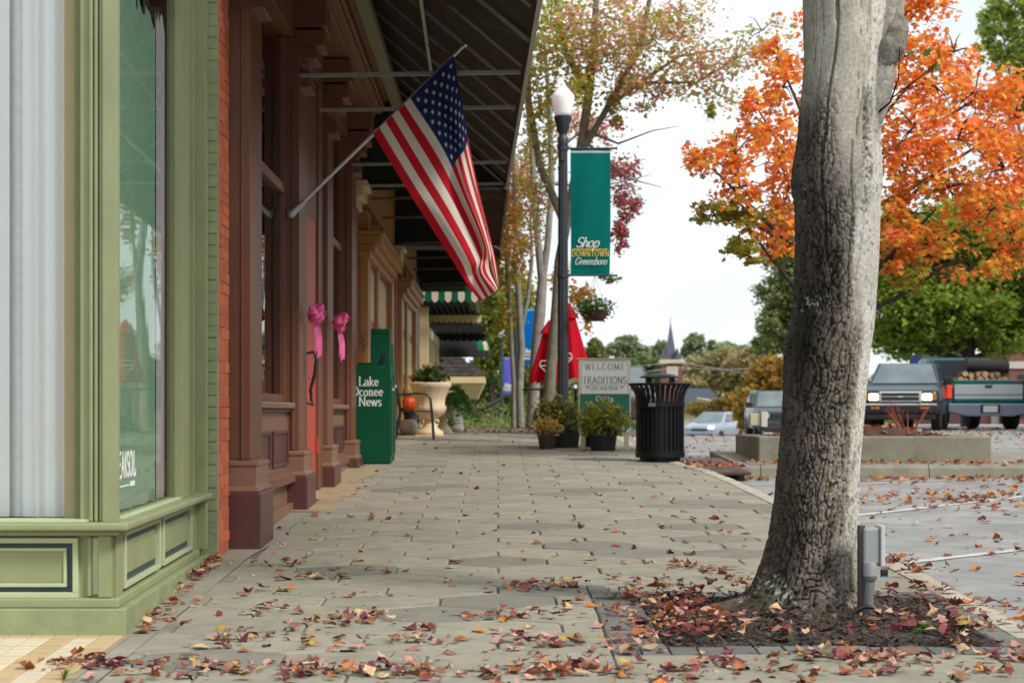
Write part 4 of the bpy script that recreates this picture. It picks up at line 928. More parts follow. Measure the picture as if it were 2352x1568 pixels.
fern('potted_fern', 'low feathery green plant filling the large cream urn', (ux, uy, uz+.80), 150, .36, .35, .028, [(.10, .16, .03), (.07, .13, .03), (.14, .19, .05)], 11, 1.0)
ux, uy, uz = urn('smaller cream urn half hidden behind the large one', 1018, 34.4, .72, m_stone, 1.12)
fern('potted_fern', 'big drooping fern spilling over the smaller cream urn', (ux+.1, uy, uz+.62), 170, .60, .95, .034, [(.06, .15, .02), (.08, .18, .03), (.11, .2, .04)], 12, .7)
x = px(1046, 0, 35).x; y = 35.0; ped = thing('stone_pedestal', 'white turned stone pedestal under the drooping fern', 'pedestal', (x, y, zat(y)))
MB().lathe([(.13, 0), (.145, .03), (.14, .08), (.12, .12), (.135, .16), (.10, .30), (.085, .36), (.10, .38), (.115, .42), (.09, .45), (.10, .50), (.11, .60), (.07, .66)], (x, y, zat(y)), 20).build('column', m_stone2, ped, smooth=40); MB().box(x-.14, y-.14, zat(y)-.01, x+.14, y+.14, zat(y)+.02).build('base', m_stone2, ped)
ux, uy, uz = urn('small dark fluted urn in the shade under the chair', 946, 34.0, .52, m_dark_urn, .95)
x = px(937, 0, 33.6).x; wp = thing('white_pot', 'small white pot on the ground behind the chair', 'pot', (x, 33.7, zat(33.7))); MB().lathe([(.08, 0), (.14, .05), (.16, .14), (.13, .22), (.09, .24)], (x, 33.7, zat(33.7)), 16, wob=lambda a, i: 1+.05*math.sin(a*9)).build('bowl', m_stone2, wp, smooth=60)
# pumpkin on the chair with dry flowers
m_pump = pm('pumpkin_skin', srgb(228, 92, 22), .4, .12, 6); x = (cx0+cx1)/2-.09; zp = cz+.445
pk = thing('orange_pumpkin', 'tall orange ribbed pumpkin standing on the metal chair', 'pumpkin', (x, cy_+.05, zp))
MB().lathe([(.03, 0), (.08, .015), (.105, .06), (.11, .12), (.09, .18), (.05, .205), (.01, .20)], (x, cy_+.05, zp), 40, wob=lambda a, i: .90+.1*abs(math.sin(a*5))).build('fruit', m_pump, pk, smooth=180); MB().tube([(x, cy_+.05, zp+.195), (x+.015, cy_+.05, zp+.26)], [.016, .01], 6).build('stem', pm('stem_brown', (.12, .09, .04), .8), pk)
gq = thing('gourd', 'small tan gourd stacked behind the pumpkin', 'gourd', (x-.03, cy_+.25, zp+.2)); MB().lathe([(.02, .0), (.07, .02), (.085, .08), (.06, .14), (.03, .2), (.02, .22)], (x-.03, cy_+.2, zp+.19), 16).build('fruit', pm('gourd_skin', (.42, .24, .07), .5), gq, smooth=180)
MB().box(x-.1, cy_+.12, zp, x+.05, cy_+.24, zp+.19).build('stand', m_dgm, gq)

# ================================================================== LAMP POSTS
m_post = pm('dark_blue_grey_paint', (.034, .042, .052), .45, .12, 9, dirt=.2, dirtcol=(.07, .08, .09)); m_globe = pm('frosted_globe', (.80, .82, .80), .35, .03, 5, emit=(1, 1, .97, .12)); m_teal = cloth_mat('teal_banner', srgb(0, 118, 112), .3, .05); m_blue = cloth_mat('blue_banner', srgb(0, 105, 185), .3, .05); m_purp = cloth_mat('purple_banner', srgb(100, 95, 190), .3, .05)
m_yel = pm('yellow_print', srgb(245, 205, 60), .6, .03); m_postg = pm('dark_teal_paint_post', (.02, .05, .055), .45, .12, 9)
def lamp_post(label, x, y, zg, ht, mpost, banner, bx, blabel, full=True, group='street lamps with banners'):
    t = thing('lamp_post', label, 'street lamp', (x, y, zg), 0, group)
    k = ht/5.17
    fl_ = lambda a, i: 1+.06*math.cos(a*12)
    MB().lathe([(.17, 0), (.17, .12), (.13, .2), (.11, .55), (.085, .62)], (x, y, zg), 24).build('base', mpost, t, smooth=40)
    MB().lathe([(.078, .62), (.066, 3.6*k), (.062, 4.25*k)], (x, y, zg), 48, wob=fl_).build('shaft', mpost, t, smooth=50)
    MB().lathe([(.062, 4.25*k), (.075, 4.27*k), (.075, 4.40*k), (.06, 4.42*k), (.06, 4.46*k), (.085, 4.49*k), (.10, 4.60*k), (.125, 4.66*k), (.13, 4.70*k), (.12, 4.71*k)], (x, y, zg), 40, wob=lambda a, i: 1+(.04*math.cos(a*14) if i in (6, 7) else 0)).build('capital', mpost, t, smooth=40)
    g = [(.115, 4.71), (.125, 4.75), (.15, 4.86), (.165, 4.97), (.16, 5.0), (.13, 5.04), (.09, 5.09), (.055, 5.12), (.03, 5.13), (.038, 5.16), (.03, 5.185), (.008, 5.20)]
    MB().lathe([(r, z*k) for r, z in g], (x, y, zg), 28, wob=lambda a, i: 1+.012*math.cos(a*14)).build('globe', m_globe, t, smooth=180)
    MB().box(x-.03, y-.09, zg+4.06*k, x+.03, y-.05, zg+4.2*k).build('photocell', mpost, t)
    zt, zb = zg+4.25*k-.02, zg+2.40*k
    return t
def banner_cloth(parent, m, x0, x1, y, zt, zb, full, seed, drop=0):
    def fn(a, b): 
        xx = x0+(x1-x0)*a+.012*math.sin(b*3+a)*b; bulge = .03*math.sin(math.pi*a)*math.sin(math.pi*b)*(-1)+.006*math.sin(a*9+b*4+seed)
        return (xx, y+bulge, zt+(zb-zt)*b)
    MB().grid(fn, 16, 24).build('cloth', m, parent, smooth=180, fix=False)
    MB().grid(lambda a, b: tuple(Vector(fn(a, .02+b*.015))+Vector((0, -.004, 0))), 10, 1).build('seam', pm('seam_white', (.5, .55, .55), .8), parent, fix=False)
    if full:
        xc = (x0+x1)/2; hgt = zt-zb; wd = x1-x0
        if full == 1:
            print_text('lettering', 'Shop', (xc-.05, y-.031, zb+.225*hgt), (1, 0, 0), (0, 0, 1), .14, m_wht, parent, 'c', fit=.33, thick=.13, thin=.07, serif=0, slant=.35, track=-.02)
            MB().box(xc-.26, y-.033, zb+.205*hgt, xc+.25, y-.031, zb+.211*hgt).build('rule', m_yel, parent)
            print_text('lettering', 'DOWNTOWN', (xc, y-.031, zb+.154*hgt), (1, 0, 0), (0, 0, 1), .082, m_yel, parent, 'c', fit=.54, thick=.12, thin=.09, serif=0, track=.16)
            print_text('lettering', 'Greensboro', (xc, y-.031, zb+.09*hgt), (1, 0, 0), (0, 0, 1), .095, m_wht, parent, 'c', fit=.46, thick=.12, thin=.07, serif=0, slant=.35, track=-.02)
        else:
            print_text('lettering', 'Shop', (xc, y-.031, zb+.215*hgt), (1, 0, 0), (0, 0, 1), .13, m_wht, parent, 'c', fit=.36, thick=.2, thin=.14, serif=0, slant=.35)
            MB().box(xc-.24, y-.033, zb+.165*hgt, xc+.24, y-.031, zb+.19*hgt).build('rule', m_yel, parent)
            print_text('lettering', 'Greensboro', (xc, y-.031, zb+.10*hgt), (1, 0, 0), (0, 0, 1), .09, m_wht, parent, 'c', fit=.46, thick=.2, thin=.14, serif=0, slant=.35)
def arms(t, x, y, zs, x1, mpost):
    for z in zs:
        MB().tube([(x, y, z), (x1, y, z)], .014, 8).build('banner_arm', mpost, t, smooth=60); MB().lathe([(.085, -.03), (.085, .03)], (x, y, z), 20).build('arm_clamp', mpost, t); MB().lathe([(.001, -.02), (.022, 0), (.001, .02)], (x1, y, z), 8).build('arm_tip', mpost, t)
LY = 30.2; lx = px(1293, 0, LY).x; lz = zat(LY)
lt = lamp_post('dark street lamp with white acorn globe and teal banner', lx, LY, lz, H+(VY-193)/F*LY-lz, m_post, None, None, '')
zt_, zb_ = H+(VY-341)/F*LY, H+(VY-634)/F*LY
arms(lt, lx, LY, (zt_, zb_+.01), px(1416, 0, LY).x, m_post)
bn = thing('banner', 'teal street banner reading Shop Downtown Greensboro', 'banner', (px(1358, 0, LY).x, LY, zb_)); banner_cloth(bn, m_teal, px(1310, 0, LY).x, px(1402, 0, LY).x, LY, zt_, zb_, 1, 0)
# hanging basket
hbx = px(1366, 0, LY).x; hz = H+(VY-738)/F*LY
hb = thing('hanging_basket', 'hanging basket of trailing green plant below the teal banner', 'hanging basket', (hbx, LY, hz)); MB().lathe([(.02, 0), (.12, .005), (.17, .06), (.20, .14), (.21, .15), (.19, .15)], (hbx, LY, hz), 24, wob=lambda a, i: 1+.03*math.sin(a*12)).build('basket', pm('coir_brown', (.09, .04, .028), .9, .3, 12), hb, smooth=60)
for k in range(3): a = k*2.1+.4; MB().tube([(hbx+.2*math.cos(a), LY+.2*math.sin(a), hz+.15), (hbx, LY, zb_)], .0025, 4).build('chain', m_iron, hb)
r = np.random.default_rng(5); P = cluster_points((hbx, LY, hz+.23), (.32, .30, .13), 900, r, .5, 60); dropm = r.random(900) < .25; P[dropm, 2] -= r.uniform(0, .18, dropm.sum())
K = pal_cols(900, [(.07, .15, .03, 5), (.12, .2, .05, 3), (.04, .10, .02, 3), (.6, .58, .5, .5), (.7, .42, .05, .3)], r); put('foliage', leaf_mesh('foliage', P, .05, 'oval', K, .3, 5), hb)
# second and third lamps down the hill
y2 = 67.0; x2 = px(1186, 0, y2).x; z2 = gz(x2, y2)
l2 = lamp_post('farther street lamp with blue banner among the slender trunks', x2, y2, z2, 5.25, m_post, None, None, ''); arms(l2, x2, y2, (z2+4.35, z2+2.52), px(1236, 0, y2).x, m_post)
bn = thing('banner', 'bright blue street banner between the pale trunks', 'banner', (px(1216, 0, y2).x, y2, z2+2.5)); banner_cloth(bn, m_blue, px(1190, 0, y2).x, px(1234, 0, y2).x, y2, H+(VY-708)/F*y2, H+(VY-838)/F*y2, 2, 2)
y3 = 100.0; x3 = px(1153, 0, y3).x; z3 = gz(x3, y3)
l3 = lamp_post('most distant street lamp with purple banner left of the trunks', x3, y3, z3, H+(VY-752)/F*y3-z3, m_postg, None, None, ''); arms(l3, x3, y3, (H+(VY-820)/F*y3, H+(VY-905)/F*y3), px(1177, 0, y3).x, m_postg)
bn = thing('banner', 'small purple street banner on the most distant lamp', 'banner', (px(1166, 0, y3).x, y3, 2)); banner_cloth(bn, m_purp, px(1157, 0, y3).x, px(1176, 0, y3).x, y3, H+(VY-820)/F*y3, H+(VY-905)/F*y3, 2, 4)

# ================================================================== WELCOME SIGN
SY = 28.6; sx0, sx1 = px(1329, 0, SY).x, px(1449, 0, SY).x; sz1 = H+(VY-824)/F*SY; sz0 = H+(VY-995)/F*SY; szg = zat(SY)
sg = thing('welcome_sign', 'white and green welcome sign board on two posts reading Traditions', 'sign', ((sx0+sx1)/2, SY, szg))
m_cream = pm('cream_board', srgb(222, 214, 188), .7, .05, 6); m_sw_ = pm('sign_white', srgb(245, 248, 244), .55, .02, 4); m_sgn = pm('sign_green', srgb(38, 122, 100), .5, .05, 4); m_gold = pm('sign_grey_green', srgb(92, 128, 112), .6, .05)
zc = H+(VY-904)/F*SY
MB().box(sx0, SY, sz0, sx1, SY+.04, sz1).build('frame', m_cream, sg, bevel=.004)
MB().box(sx0+.02, SY-.006, zc, sx1-.02, SY-.001, sz1-.02).build('upper_panel', m_sw_, sg); MB().box(sx0+.02, SY-.006, sz0+.02, sx1-.02, SY-.001, zc-.001).build('lower_panel', m_sgn, sg)
MB().box(sx0-.02, SY-.02, sz1+.0, sx1+.03, SY+.06, sz1+.012).build('cap', m_cream, sg)
for xx in (sx0+.03, sx1-.09): MB().box(xx, SY+.005, szg-.1, xx+.065, SY+.05, sz0-.001).build('post', m_cream, sg)
xc = (sx0+sx1)/2; pr = dict(right=(1, 0, 0), up=(0, 0, 1))
zr = lambda v: H+(VY-v)/F*SY
print_text('lettering', 'WELCOME', (xc, SY-.0065, zr(849)), **pr, height=.082, m=m_gold, parent=sg, fit=.545, thick=.13, thin=.07, serif=.12, track=.25)
print_text('lettering', 'TRADITIONS', (xc, SY-.0065, zr(881)), **pr, height=.095, m=m_gold, parent=sg, fit=.60, thick=.14, thin=.06, serif=.12, track=.1)
print_text('lettering', 'Old and New', (xc-.01, SY-.0065, zr(895)), **pr, height=.062, m=m_gold, parent=sg, fit=.38, thick=.11, thin=.06, serif=.08, track=.12)
print_text('lettering', 'Gifts', (xc+.0, SY-.0065, zr(922)), **pr, height=.074, m=m_sw_, parent=sg, fit=.24, thick=.15, thin=.08, serif=.1, track=.1)
print_text('lettering', 'es', (sx1-.13, SY-.0065, zr(987)), **pr, height=.08, m=m_sw_, parent=sg, fit=.08, thick=.2, thin=.12, serif=0)
MB().box(xc-.3, SY-.0075, zr(885.2), xc+.3, SY-.0062, zr(884.6)).build('rule', m_gold, sg)
for s_ in (-1, 1):
    MB().add([(xc+s_*.27, SY-.0075, zr(887)), (xc+s_*.21, SY-.0075, zr(888)), (xc+s_*.225, SY-.0075, zr(891)), (xc+s_*.25, SY-.0075, zr(889.5))], [(0, 1, 2, 3)]).build('flourish', m_gold, sg, fix=False)
    xe = xc+s_*((sx1-sx0)/2-.038); MB().box(xe-.003, SY-.008, zc+.0, xe+.003, SY-.006, sz1-.07).build('border_line', m_sgn, sg)
    xe2 = xc+s_*((sx1-sx0)/2-.075); MB().bar((xe, SY-.007, sz1-.07), (xe2, SY-.007, sz1-.033), .006, .002, up=(0, 1, 0)).build('border_line', m_sgn, sg)
    MB().prism([(xc+s_*((sx1-sx0)/2-.021), SY-.0061, sz0+.021), (xc+s_*((sx1-sx0)/2-.021), SY-.0061, sz0+.07), (xc+s_*((sx1-sx0)/2-.05), SY-.0061, sz0+.055), (xc+s_*((sx1-sx0)/2-.07), SY-.0061, sz0+.021)], (0, -.001, 0)).build('corner_cut', m_sw_, sg)
MB().box(xc-.27, SY-.008, sz1-.036, xc+.27, SY-.006, sz1-.030).build('border_line', m_sgn, sg)

# ================================================================== POTTED SHRUBS
def pot(t, x, y, z, rb, rt, h, m, ribs=0): MB().lathe([(rb, 0), (rt, h*.86), (rt*1.06, h*.87), (rt*1.06, h), (rt*.95, h), (rt*.93, h*.9)], (x, y, z), 48, wob=(lambda a, i: 1+.018*math.cos(a*24)) if ribs else None).build('pot', m, t, smooth=40); MB().lathe([(.001, 0), (rt*.9, 0), (rt*.9, .01)], (x, y, z+h*.9), 20).build('soil', m_soil, t)
def bush(name, label, x, y, z, potd, c, rad, n, pal, size, seed, m, ribs=0, group='potted shrubs round the sign', kind='oval'):
    t = thing(name, label, 'potted plant', (x, y, z), 0, group); pot(t, x, y, z, *potd, m, ribs)
    st_ = MB(); r = np.random.default_rng(seed)
    for i in range(9): d = r.normal(size=3)*.4; st_.tube([(x, y, z+potd[2]*.9), (x+d[0]*rad[0], y+d[1]*rad[1], c[2]), (x+d[0]*rad[0]*2, y+d[1]*rad[1]*2, c[2]+rad[2]*.7)], [.01, .007, .003], 5)
    st_.build('stems', pm('shrub_stem', (.06, .04, .025), .9), t)
    d = r.normal(size=(n, 3)); d /= np.linalg.norm(d, axis=1)[:, None]; d *= (r.random((n, 1))**.45); d *= (1+.25*np.sin(d[:, :1]*9+1)*np.cos(d[:, 2:]*7)); P = np.array(c)+d*np.array(rad); P[:, 2] = np.maximum(P[:, 2], z+potd[2]*.75)
    put('foliage', leaf_mesh('foliage', P, size, kind, pal_cols(n, pal, r, .3), .25, seed), t); return t
m_bpot = pm('black_nursery_pot', (.016, .019, .022), .55, .2, 9); m_brpot = pm('brown_pot', (.055, .032, .030), .6, .12, 9)
PA = [(.38, .42, .07, 4), (.46, .44, .08, 3), (.24, .28, .05, 3), (.36, .2, .07, .8)]
y = gd(1034)-.02; x = px(1385, 0, y).x; z = zat(y); q = px(1386, 962, y)
bush('potted_shrub', 'yellow green shrub in a ribbed black pot in front of the sign', x, y, z, (.16, .19, .27), (q.x, y, q.z-.02), (.37, .32, .28), 2300, PA, .062, 21, m_bpot, 1)
y = gd(1028); x = px(1297, 0, y).x; z = zat(y); q = px(1280, 955, y)
bush('potted_shrub', 'larger dark green and bronze shrub between the lamp post and the sign', x, y+.15, z, (.19, .22, .30), (q.x, y+.15, q.z), (.38, .32, .27), 2200, [(.27, .31, .06, 4), (.36, .36, .07, 3), (.17, .2, .04, 3), (.3, .13, .06, 1.2)], .062, 22, m_bpot, 1)
y = gd(1030); x = px(1256, 0, y).x; z = zat(y); q = px(1257, 983, y)
bush('potted_mum', 'rounded golden chrysanthemum in a brown pot nearest the urns', x, y-.1, z, (.10, .135, .25), (q.x, y-.1, q.z), (.225, .21, .165), 1700, [(.72, .5, .13, 4), (.64, .4, .1, 3), (.34, .32, .07, 2)], .034, 23, m_brpot)
y = gd(1027); x = px(1366, 0, y).x; z = zat(y); bush('potted_shrub', 'small shrub in a plain black pot hidden behind the sign post', x, y+.2, z, (.12, .15, .25), (x, y+.2, z+.4), (.17, .17, .15), 500, PA, .06, 24, m_bpot)

# ================================================================== TRASH CAN
TY = gd(1062)+.30; tx = px(1516, 0, TY).x; tz = zat(TY-.3)
tr_ = thing('trash_can', 'black slatted metal trash can with domed lid at the sidewalk edge', 'trash can', (tx, TY, tz)); m_tc = pm('black_powder_coat', (.006, .008, .011), .42, .12, 9, spec=.3)
RT = .285
MB().lathe([(.245, 0), (.245, .06)], (tx, TY, tz), 40).build('base', m_tc, tr_); MB().lathe([(.29, .055), (.30, .06), (.30, .13), (.29, .135)], (tx, TY, tz), 48).build('lower_band', m_tc, tr_, smooth=40)
MB().lathe([(.29, .66), (.302, .665), (.302, .725), (.29, .73)], (tx, TY, tz), 48).build('upper_band', m_tc, tr_, smooth=40)
MB().lathe([(.255, .06), (.255, .72), (.25, .72), (.25, .08)], (tx, TY, tz), 40).build('liner', pm('liner_black', (.006, .007, .009), .5), tr_, smooth=40)
for i in range(32):
    a = 2*math.pi*i/32; ca_, sa_ = math.cos(a), math.sin(a); prof = [(.285, .10), (.285, .70), (.295, .80), (.325, .88), (.375, .935)]; mb = MB(); hw = .017
    for rr, zz in prof:
        for s_, dr_ in ((-1, -.005), (1, -.005), (1, .005), (-1, .005)): mb.v.append((tx+(rr+dr_)*ca_-s_*hw*sa_, TY+(rr+dr_)*sa_+s_*hw*ca_, tz+zz))
    for k in range(len(prof)-1):
        for j in range(4): mb.f.append((k*4+j, k*4+(j+1) % 4, k*4+4+(j+1) % 4, k*4+4+j)); mb.m.append(0)
    mb.f += [(3, 2, 1, 0), tuple(range(16, 20))]; mb.m += [0, 0]; mb.build('slat', m_tc, tr_)
MB().lathe([(.365, .928), (.385, .935), (.385, .95), (.365, .955), (.27, .945), (.27, .935)], (tx, TY, tz), 48).build('rim', m_tc, tr_, smooth=40)
for k in range(4): a = k*1.571+.6; MB().box(tx+.2*math.cos(a)-.02, TY+.2*math.sin(a)-.02, tz+.94, tx+.2*math.cos(a)+.02, TY+.2*math.sin(a)+.02, tz+1.02).build('lid_post', m_tc, tr_)
MB().lathe([(.24, 1.015), (.245, 1.02), (.23, 1.035), (.16, 1.058), (.08, 1.07), (.005, 1.073)], (tx, TY, tz), 40).build('lid', m_tc, tr_, smooth=60)
MB().box(tx-.16, TY-.306, tz+.66+.01, tx-.075, TY-.285, tz+.715).build('label_plate', pm('grey_plate', (.10, .11, .12), .4), tr_)
# ================================================================== FOREGROUND TREE
TD = 10.6; SC = F/TD
PROF = [(-160, 1842, 2050), (-60, 1844, 2046), (0, 1846, 2044), (60, 1848, 2042), (120, 1850, 2038), (180, 1846, 2031), (240, 1841, 2027), (300, 1838, 2024), (350, 1831, 2026), (390, 1825, 2028), (430, 1823, 2027), (470, 1828, 2023), (540, 1830, 2020), (620, 1828, 2016), (690, 1826, 2012), (740, 1817, 2009), (790, 1807, 2002), (840, 1803, 1997), (900, 1802, 1990), (1000, 1798, 1981), (1100, 1787, 1975), (1200, 1773, 1972), (1270, 1758, 1970), (1310, 1744, 1973), (1345, 1728, 1979), (1372, 1704, 1988), (1396, 1664, 2004), (1436, 1610, 2034)]
def trunk_prof(v):
    c = cat([(p[0], p[1], p[2]) for p in PROF], v); return ((c[0]+c[1])/2-VX)/SC, (c[1]-c[0])/2/SC
m_bk = bpy.data.materials.new('maple_bark'); m_bk.use_nodes = True
def bark_nodes(m):
    t = m.node_tree; N = t.nodes; lk = t.links.new; p = N['Principled BSDF']; p.inputs['Roughness'].default_value = .92; p.inputs['Specular IOR Level'].default_value = .2
    co = N.new('ShaderNodeTexCoord'); a = N.new('ShaderNodeAttribute'); a.attribute_name = 'Col'
    n = N.new('ShaderNodeTexNoise'); n.inputs['Scale'].default_value = 60; n.inputs['Detail'].default_value = 6; lk(co.outputs['Object'], n.inputs['Vector'])
    mr = N.new('ShaderNodeMapRange'); mr.inputs['From Min'].default_value = .3; mr.inputs['From Max'].default_value = .7; mr.inputs['To Min'].default_value = .72; mr.inputs['To Max'].default_value = 1.22; lk(n.outputs['Fac'], mr.inputs['Value'])
    mu = N.new('ShaderNodeVectorMath'); mu.operation = 'SCALE'; lk(a.outputs['Color'], mu.inputs[0]); lk(mr.outputs['Result'], mu.inputs['Scale'])
    # pale grey-green lichen dots
    vo = N.new('ShaderNodeTexNoise'); vo.inputs['Scale'].default_value = 34; vo.inputs['Detail'].default_value = 8; vo.inputs['Roughness'].default_value = .75; lk(co.outputs['Object'], vo.inputs['Vector'])
    n2 = N.new('ShaderNodeTexNoise'); n2.inputs['Scale'].default_value = 3.2; n2.inputs['Detail'].default_value = 3; lk(co.outputs['Object'], n2.inputs['Vector'])
    ad = N.new('ShaderNodeMath'); ad.operation = 'MULTIPLY'; lk(vo.outputs['Fac'], ad.inputs[0]); lk(n2.outputs['Fac'], ad.inputs[1])
    rp_ = N.new('ShaderNodeValToRGB'); rp_.color_ramp.elements[0].position = .345; rp_.color_ramp.elements[1].position = .40; lk(ad.outputs[0], rp_.inputs['Fac'])
    mxx = N.new('ShaderNodeMix'); mxx.data_type = 'RGBA'; mxx.inputs['B'].default_value = (.36, .38, .33, 1); lk(rp_.outputs['Color'], mxx.inputs['Factor']); lk(mu.outputs[0], mxx.inputs['A']); lk(mxx.outputs['Result'], p.inputs['Base Color'])
    b = N.new('ShaderNodeBump'); b.inputs['Strength'].default_value = .55; b.inputs['Distance'].default_value = .006
    n3 = N.new('ShaderNodeTexNoise'); n3.inputs['Scale'].default_value = 110; n3.inputs['Detail'].default_value = 6; lk(co.outputs['Object'], n3.inputs['Vector']); lk(n3.outputs['Fac'], b.inputs['Height']); lk(b.outputs['Normal'], p.inputs['Normal'])
bark_nodes(m_bk)
ft = thing('maple_tree', 'thick grey maple trunk with cracked bark rising from the tree pit', 'tree', (1.6, TD, zat(TD)))
NV, NA = 640, 260; vv = np.linspace(-150, 1436, NV); tv = np.zeros((NV, NA, 3)); tcol = np.ones((NV, NA, 4))
def cell(p):
    d, _ = noise.voronoi(p); return d[1]-d[0]
for i, v in enumerate(vv):
    cx_, rr_ = trunk_prof(v); z = H+(VY-v)/SC; flare = max(0, (v-1310)/140)
    for j in range(NA):
        a = 2*math.pi*j/NA; ca_, sa_ = math.cos(a), math.sin(a)           # a=0 right, a=-pi/2 towards the camera
        wx, wy, wz = ca_*.21, sa_*.21, z
        n_lo = noise.noise((wx*5, wy*5, wz*2.2)); n_w = noise.noise((wx*9+7, wy*9, wz*5))
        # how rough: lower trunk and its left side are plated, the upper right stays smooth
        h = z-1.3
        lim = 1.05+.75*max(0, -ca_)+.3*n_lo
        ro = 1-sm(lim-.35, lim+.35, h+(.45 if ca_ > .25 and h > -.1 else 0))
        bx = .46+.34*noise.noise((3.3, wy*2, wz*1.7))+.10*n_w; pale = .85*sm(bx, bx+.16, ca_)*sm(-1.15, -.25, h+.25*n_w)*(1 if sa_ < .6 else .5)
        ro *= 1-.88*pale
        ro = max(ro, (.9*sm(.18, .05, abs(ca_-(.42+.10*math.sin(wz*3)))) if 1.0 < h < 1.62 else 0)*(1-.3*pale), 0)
        e = cell((wx*40+n_w*1.8, wy*40, wz*6.5+n_w*.8+.6*noise.noise((wx*30, wy*30, wz*24))))
        e2 = cell((wx*80+3, wy*80+n_w*3, wz*24+n_w)); pid = noise.noise((round(wx*20+n_w)*1.7, round(wz*9+n_w*2)*2.3, round(wy*20)*1.1))
        crack = sm(.01, .16, e); fine = sm(.0, .2, e2)
        # long vertical fissures on the smooth part
        fis = sm(.0, .05, abs(noise.noise((ca_*5+.25*n_w, sa_*5, wz*.55+2))))
        disp = ro*(.018*crack+.007*fine-.018+.005*pid)+(1-ro)*(.004*(fis-1)*3)+.012*n_lo*.6
        fx = -.42+.06*math.sin(wz*4.3)+.05*n_w; fsr = sm(.05, .0, abs(ca_-fx))*(1 if sa_ < 0 and h > .75 else 0); fx2 = .12+.05*math.sin(wz*3.1+1)+.06*n_w; fsr = max(fsr, .8*sm(.03, 0, abs(ca_-fx2))*(1 if sa_ < 0 and .55 < h < 1.35 else 0)); disp -= .014*fsr
        fl_ = 1+flare*.16*math.sin(a*5+1.2)+flare*.1*math.sin(a*9)
        ry_ = min(rr_, .235+.1*flare)*fl_
        tv[i, j] = (cx_+(rr_*fl_ if flare else rr_)*ca_+disp*ca_, TD+.02+(ry_+disp)*sa_, z)
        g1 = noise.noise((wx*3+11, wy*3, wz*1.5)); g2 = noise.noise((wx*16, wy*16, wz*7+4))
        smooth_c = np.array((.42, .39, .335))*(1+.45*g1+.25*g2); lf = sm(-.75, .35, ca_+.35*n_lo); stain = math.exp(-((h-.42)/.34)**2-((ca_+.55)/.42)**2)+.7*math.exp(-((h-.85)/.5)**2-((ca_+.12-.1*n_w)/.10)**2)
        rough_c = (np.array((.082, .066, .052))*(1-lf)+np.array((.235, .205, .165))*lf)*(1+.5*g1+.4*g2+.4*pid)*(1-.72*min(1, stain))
        if ro > .3 and crack < .35: rough_c = rough_c*.28  # shade inside the cracks painted into the bark colour
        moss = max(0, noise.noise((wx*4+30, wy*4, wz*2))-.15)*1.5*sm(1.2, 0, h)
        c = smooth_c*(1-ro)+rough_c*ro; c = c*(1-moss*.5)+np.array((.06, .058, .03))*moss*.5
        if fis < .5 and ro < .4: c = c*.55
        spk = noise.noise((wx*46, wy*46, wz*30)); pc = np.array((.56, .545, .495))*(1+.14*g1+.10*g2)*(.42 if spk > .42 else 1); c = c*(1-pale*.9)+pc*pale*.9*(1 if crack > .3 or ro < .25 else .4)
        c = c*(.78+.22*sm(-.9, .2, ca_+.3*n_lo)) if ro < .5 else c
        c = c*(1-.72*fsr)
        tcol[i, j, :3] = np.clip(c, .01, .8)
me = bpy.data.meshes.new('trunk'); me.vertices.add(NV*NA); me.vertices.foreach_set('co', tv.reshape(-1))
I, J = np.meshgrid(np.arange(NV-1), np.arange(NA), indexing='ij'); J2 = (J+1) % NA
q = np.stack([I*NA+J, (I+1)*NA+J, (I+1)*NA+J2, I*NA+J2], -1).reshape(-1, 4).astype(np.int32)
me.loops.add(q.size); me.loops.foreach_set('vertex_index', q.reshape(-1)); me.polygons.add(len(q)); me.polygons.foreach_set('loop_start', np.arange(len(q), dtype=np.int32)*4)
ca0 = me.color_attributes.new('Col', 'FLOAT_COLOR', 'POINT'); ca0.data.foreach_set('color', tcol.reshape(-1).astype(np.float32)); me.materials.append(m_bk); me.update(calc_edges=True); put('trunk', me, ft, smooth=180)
def bark_tube(name, pts, rads, seed, parent, colr=(.30, .285, .25), n=40):
    pts = [Vector(p) for p in pts]; K = 60; rows = [(k/(len(pts)-1), *pts[k], rads[k]) for k in range(len(pts))]; mb = MB(); cols = []
    for i in range(K+1):
        x, y, z, rr = cat(rows, i/K)
        x2, y2, z2, _ = cat(rows, min(1, i/K+.02)); x1, y1, z1, _ = cat(rows, max(0, i/K-.02)); d = Vector((x2-x1, y2-y1, z2-z1)).normalized(); ax = d.cross(Vector((0, 1, 0))).normalized(); ay = d.cross(ax).normalized()
        for j in range(n):
            a = 6.2832*j/n; p = Vector((x, y, z)); o_ = ax*math.cos(a)+ay*math.sin(a); nn = noise.noise((o_.x*1.5+seed, o_.y*1.5, i*.12)); cr_ = cell((o_.x*4+seed, o_.y*4, i*.35)); dd = .02*nn+.008*sm(0, .3, cr_)
            mb.v.append(tuple(p+o_*(rr+dd*min(1, rr*8)))); cols.append((*(np.array(colr)*(1+.4*nn)*(.75+.25*sm(0, .3, cr_))), 1))
    for i in range(K):
        for j in range(n): mb.f.append((i*n+j, i*n+(j+1) % n, (i+1)*n+(j+1) % n, (i+1)*n+j)); mb.m.append(0)
    mb.f += [tuple(range(n)), tuple(K*n+j for j in range(n))]; mb.m += [0, 0]
    me = mb.mesh(name, m_bk); a = me.color_attributes.new('Col', 'FLOAT_COLOR', 'POINT'); a.data.foreach_set('color', np.clip(np.array(cols), .01, .9).reshape(-1).astype(np.float32)); return put(name, me, parent, smooth=180)
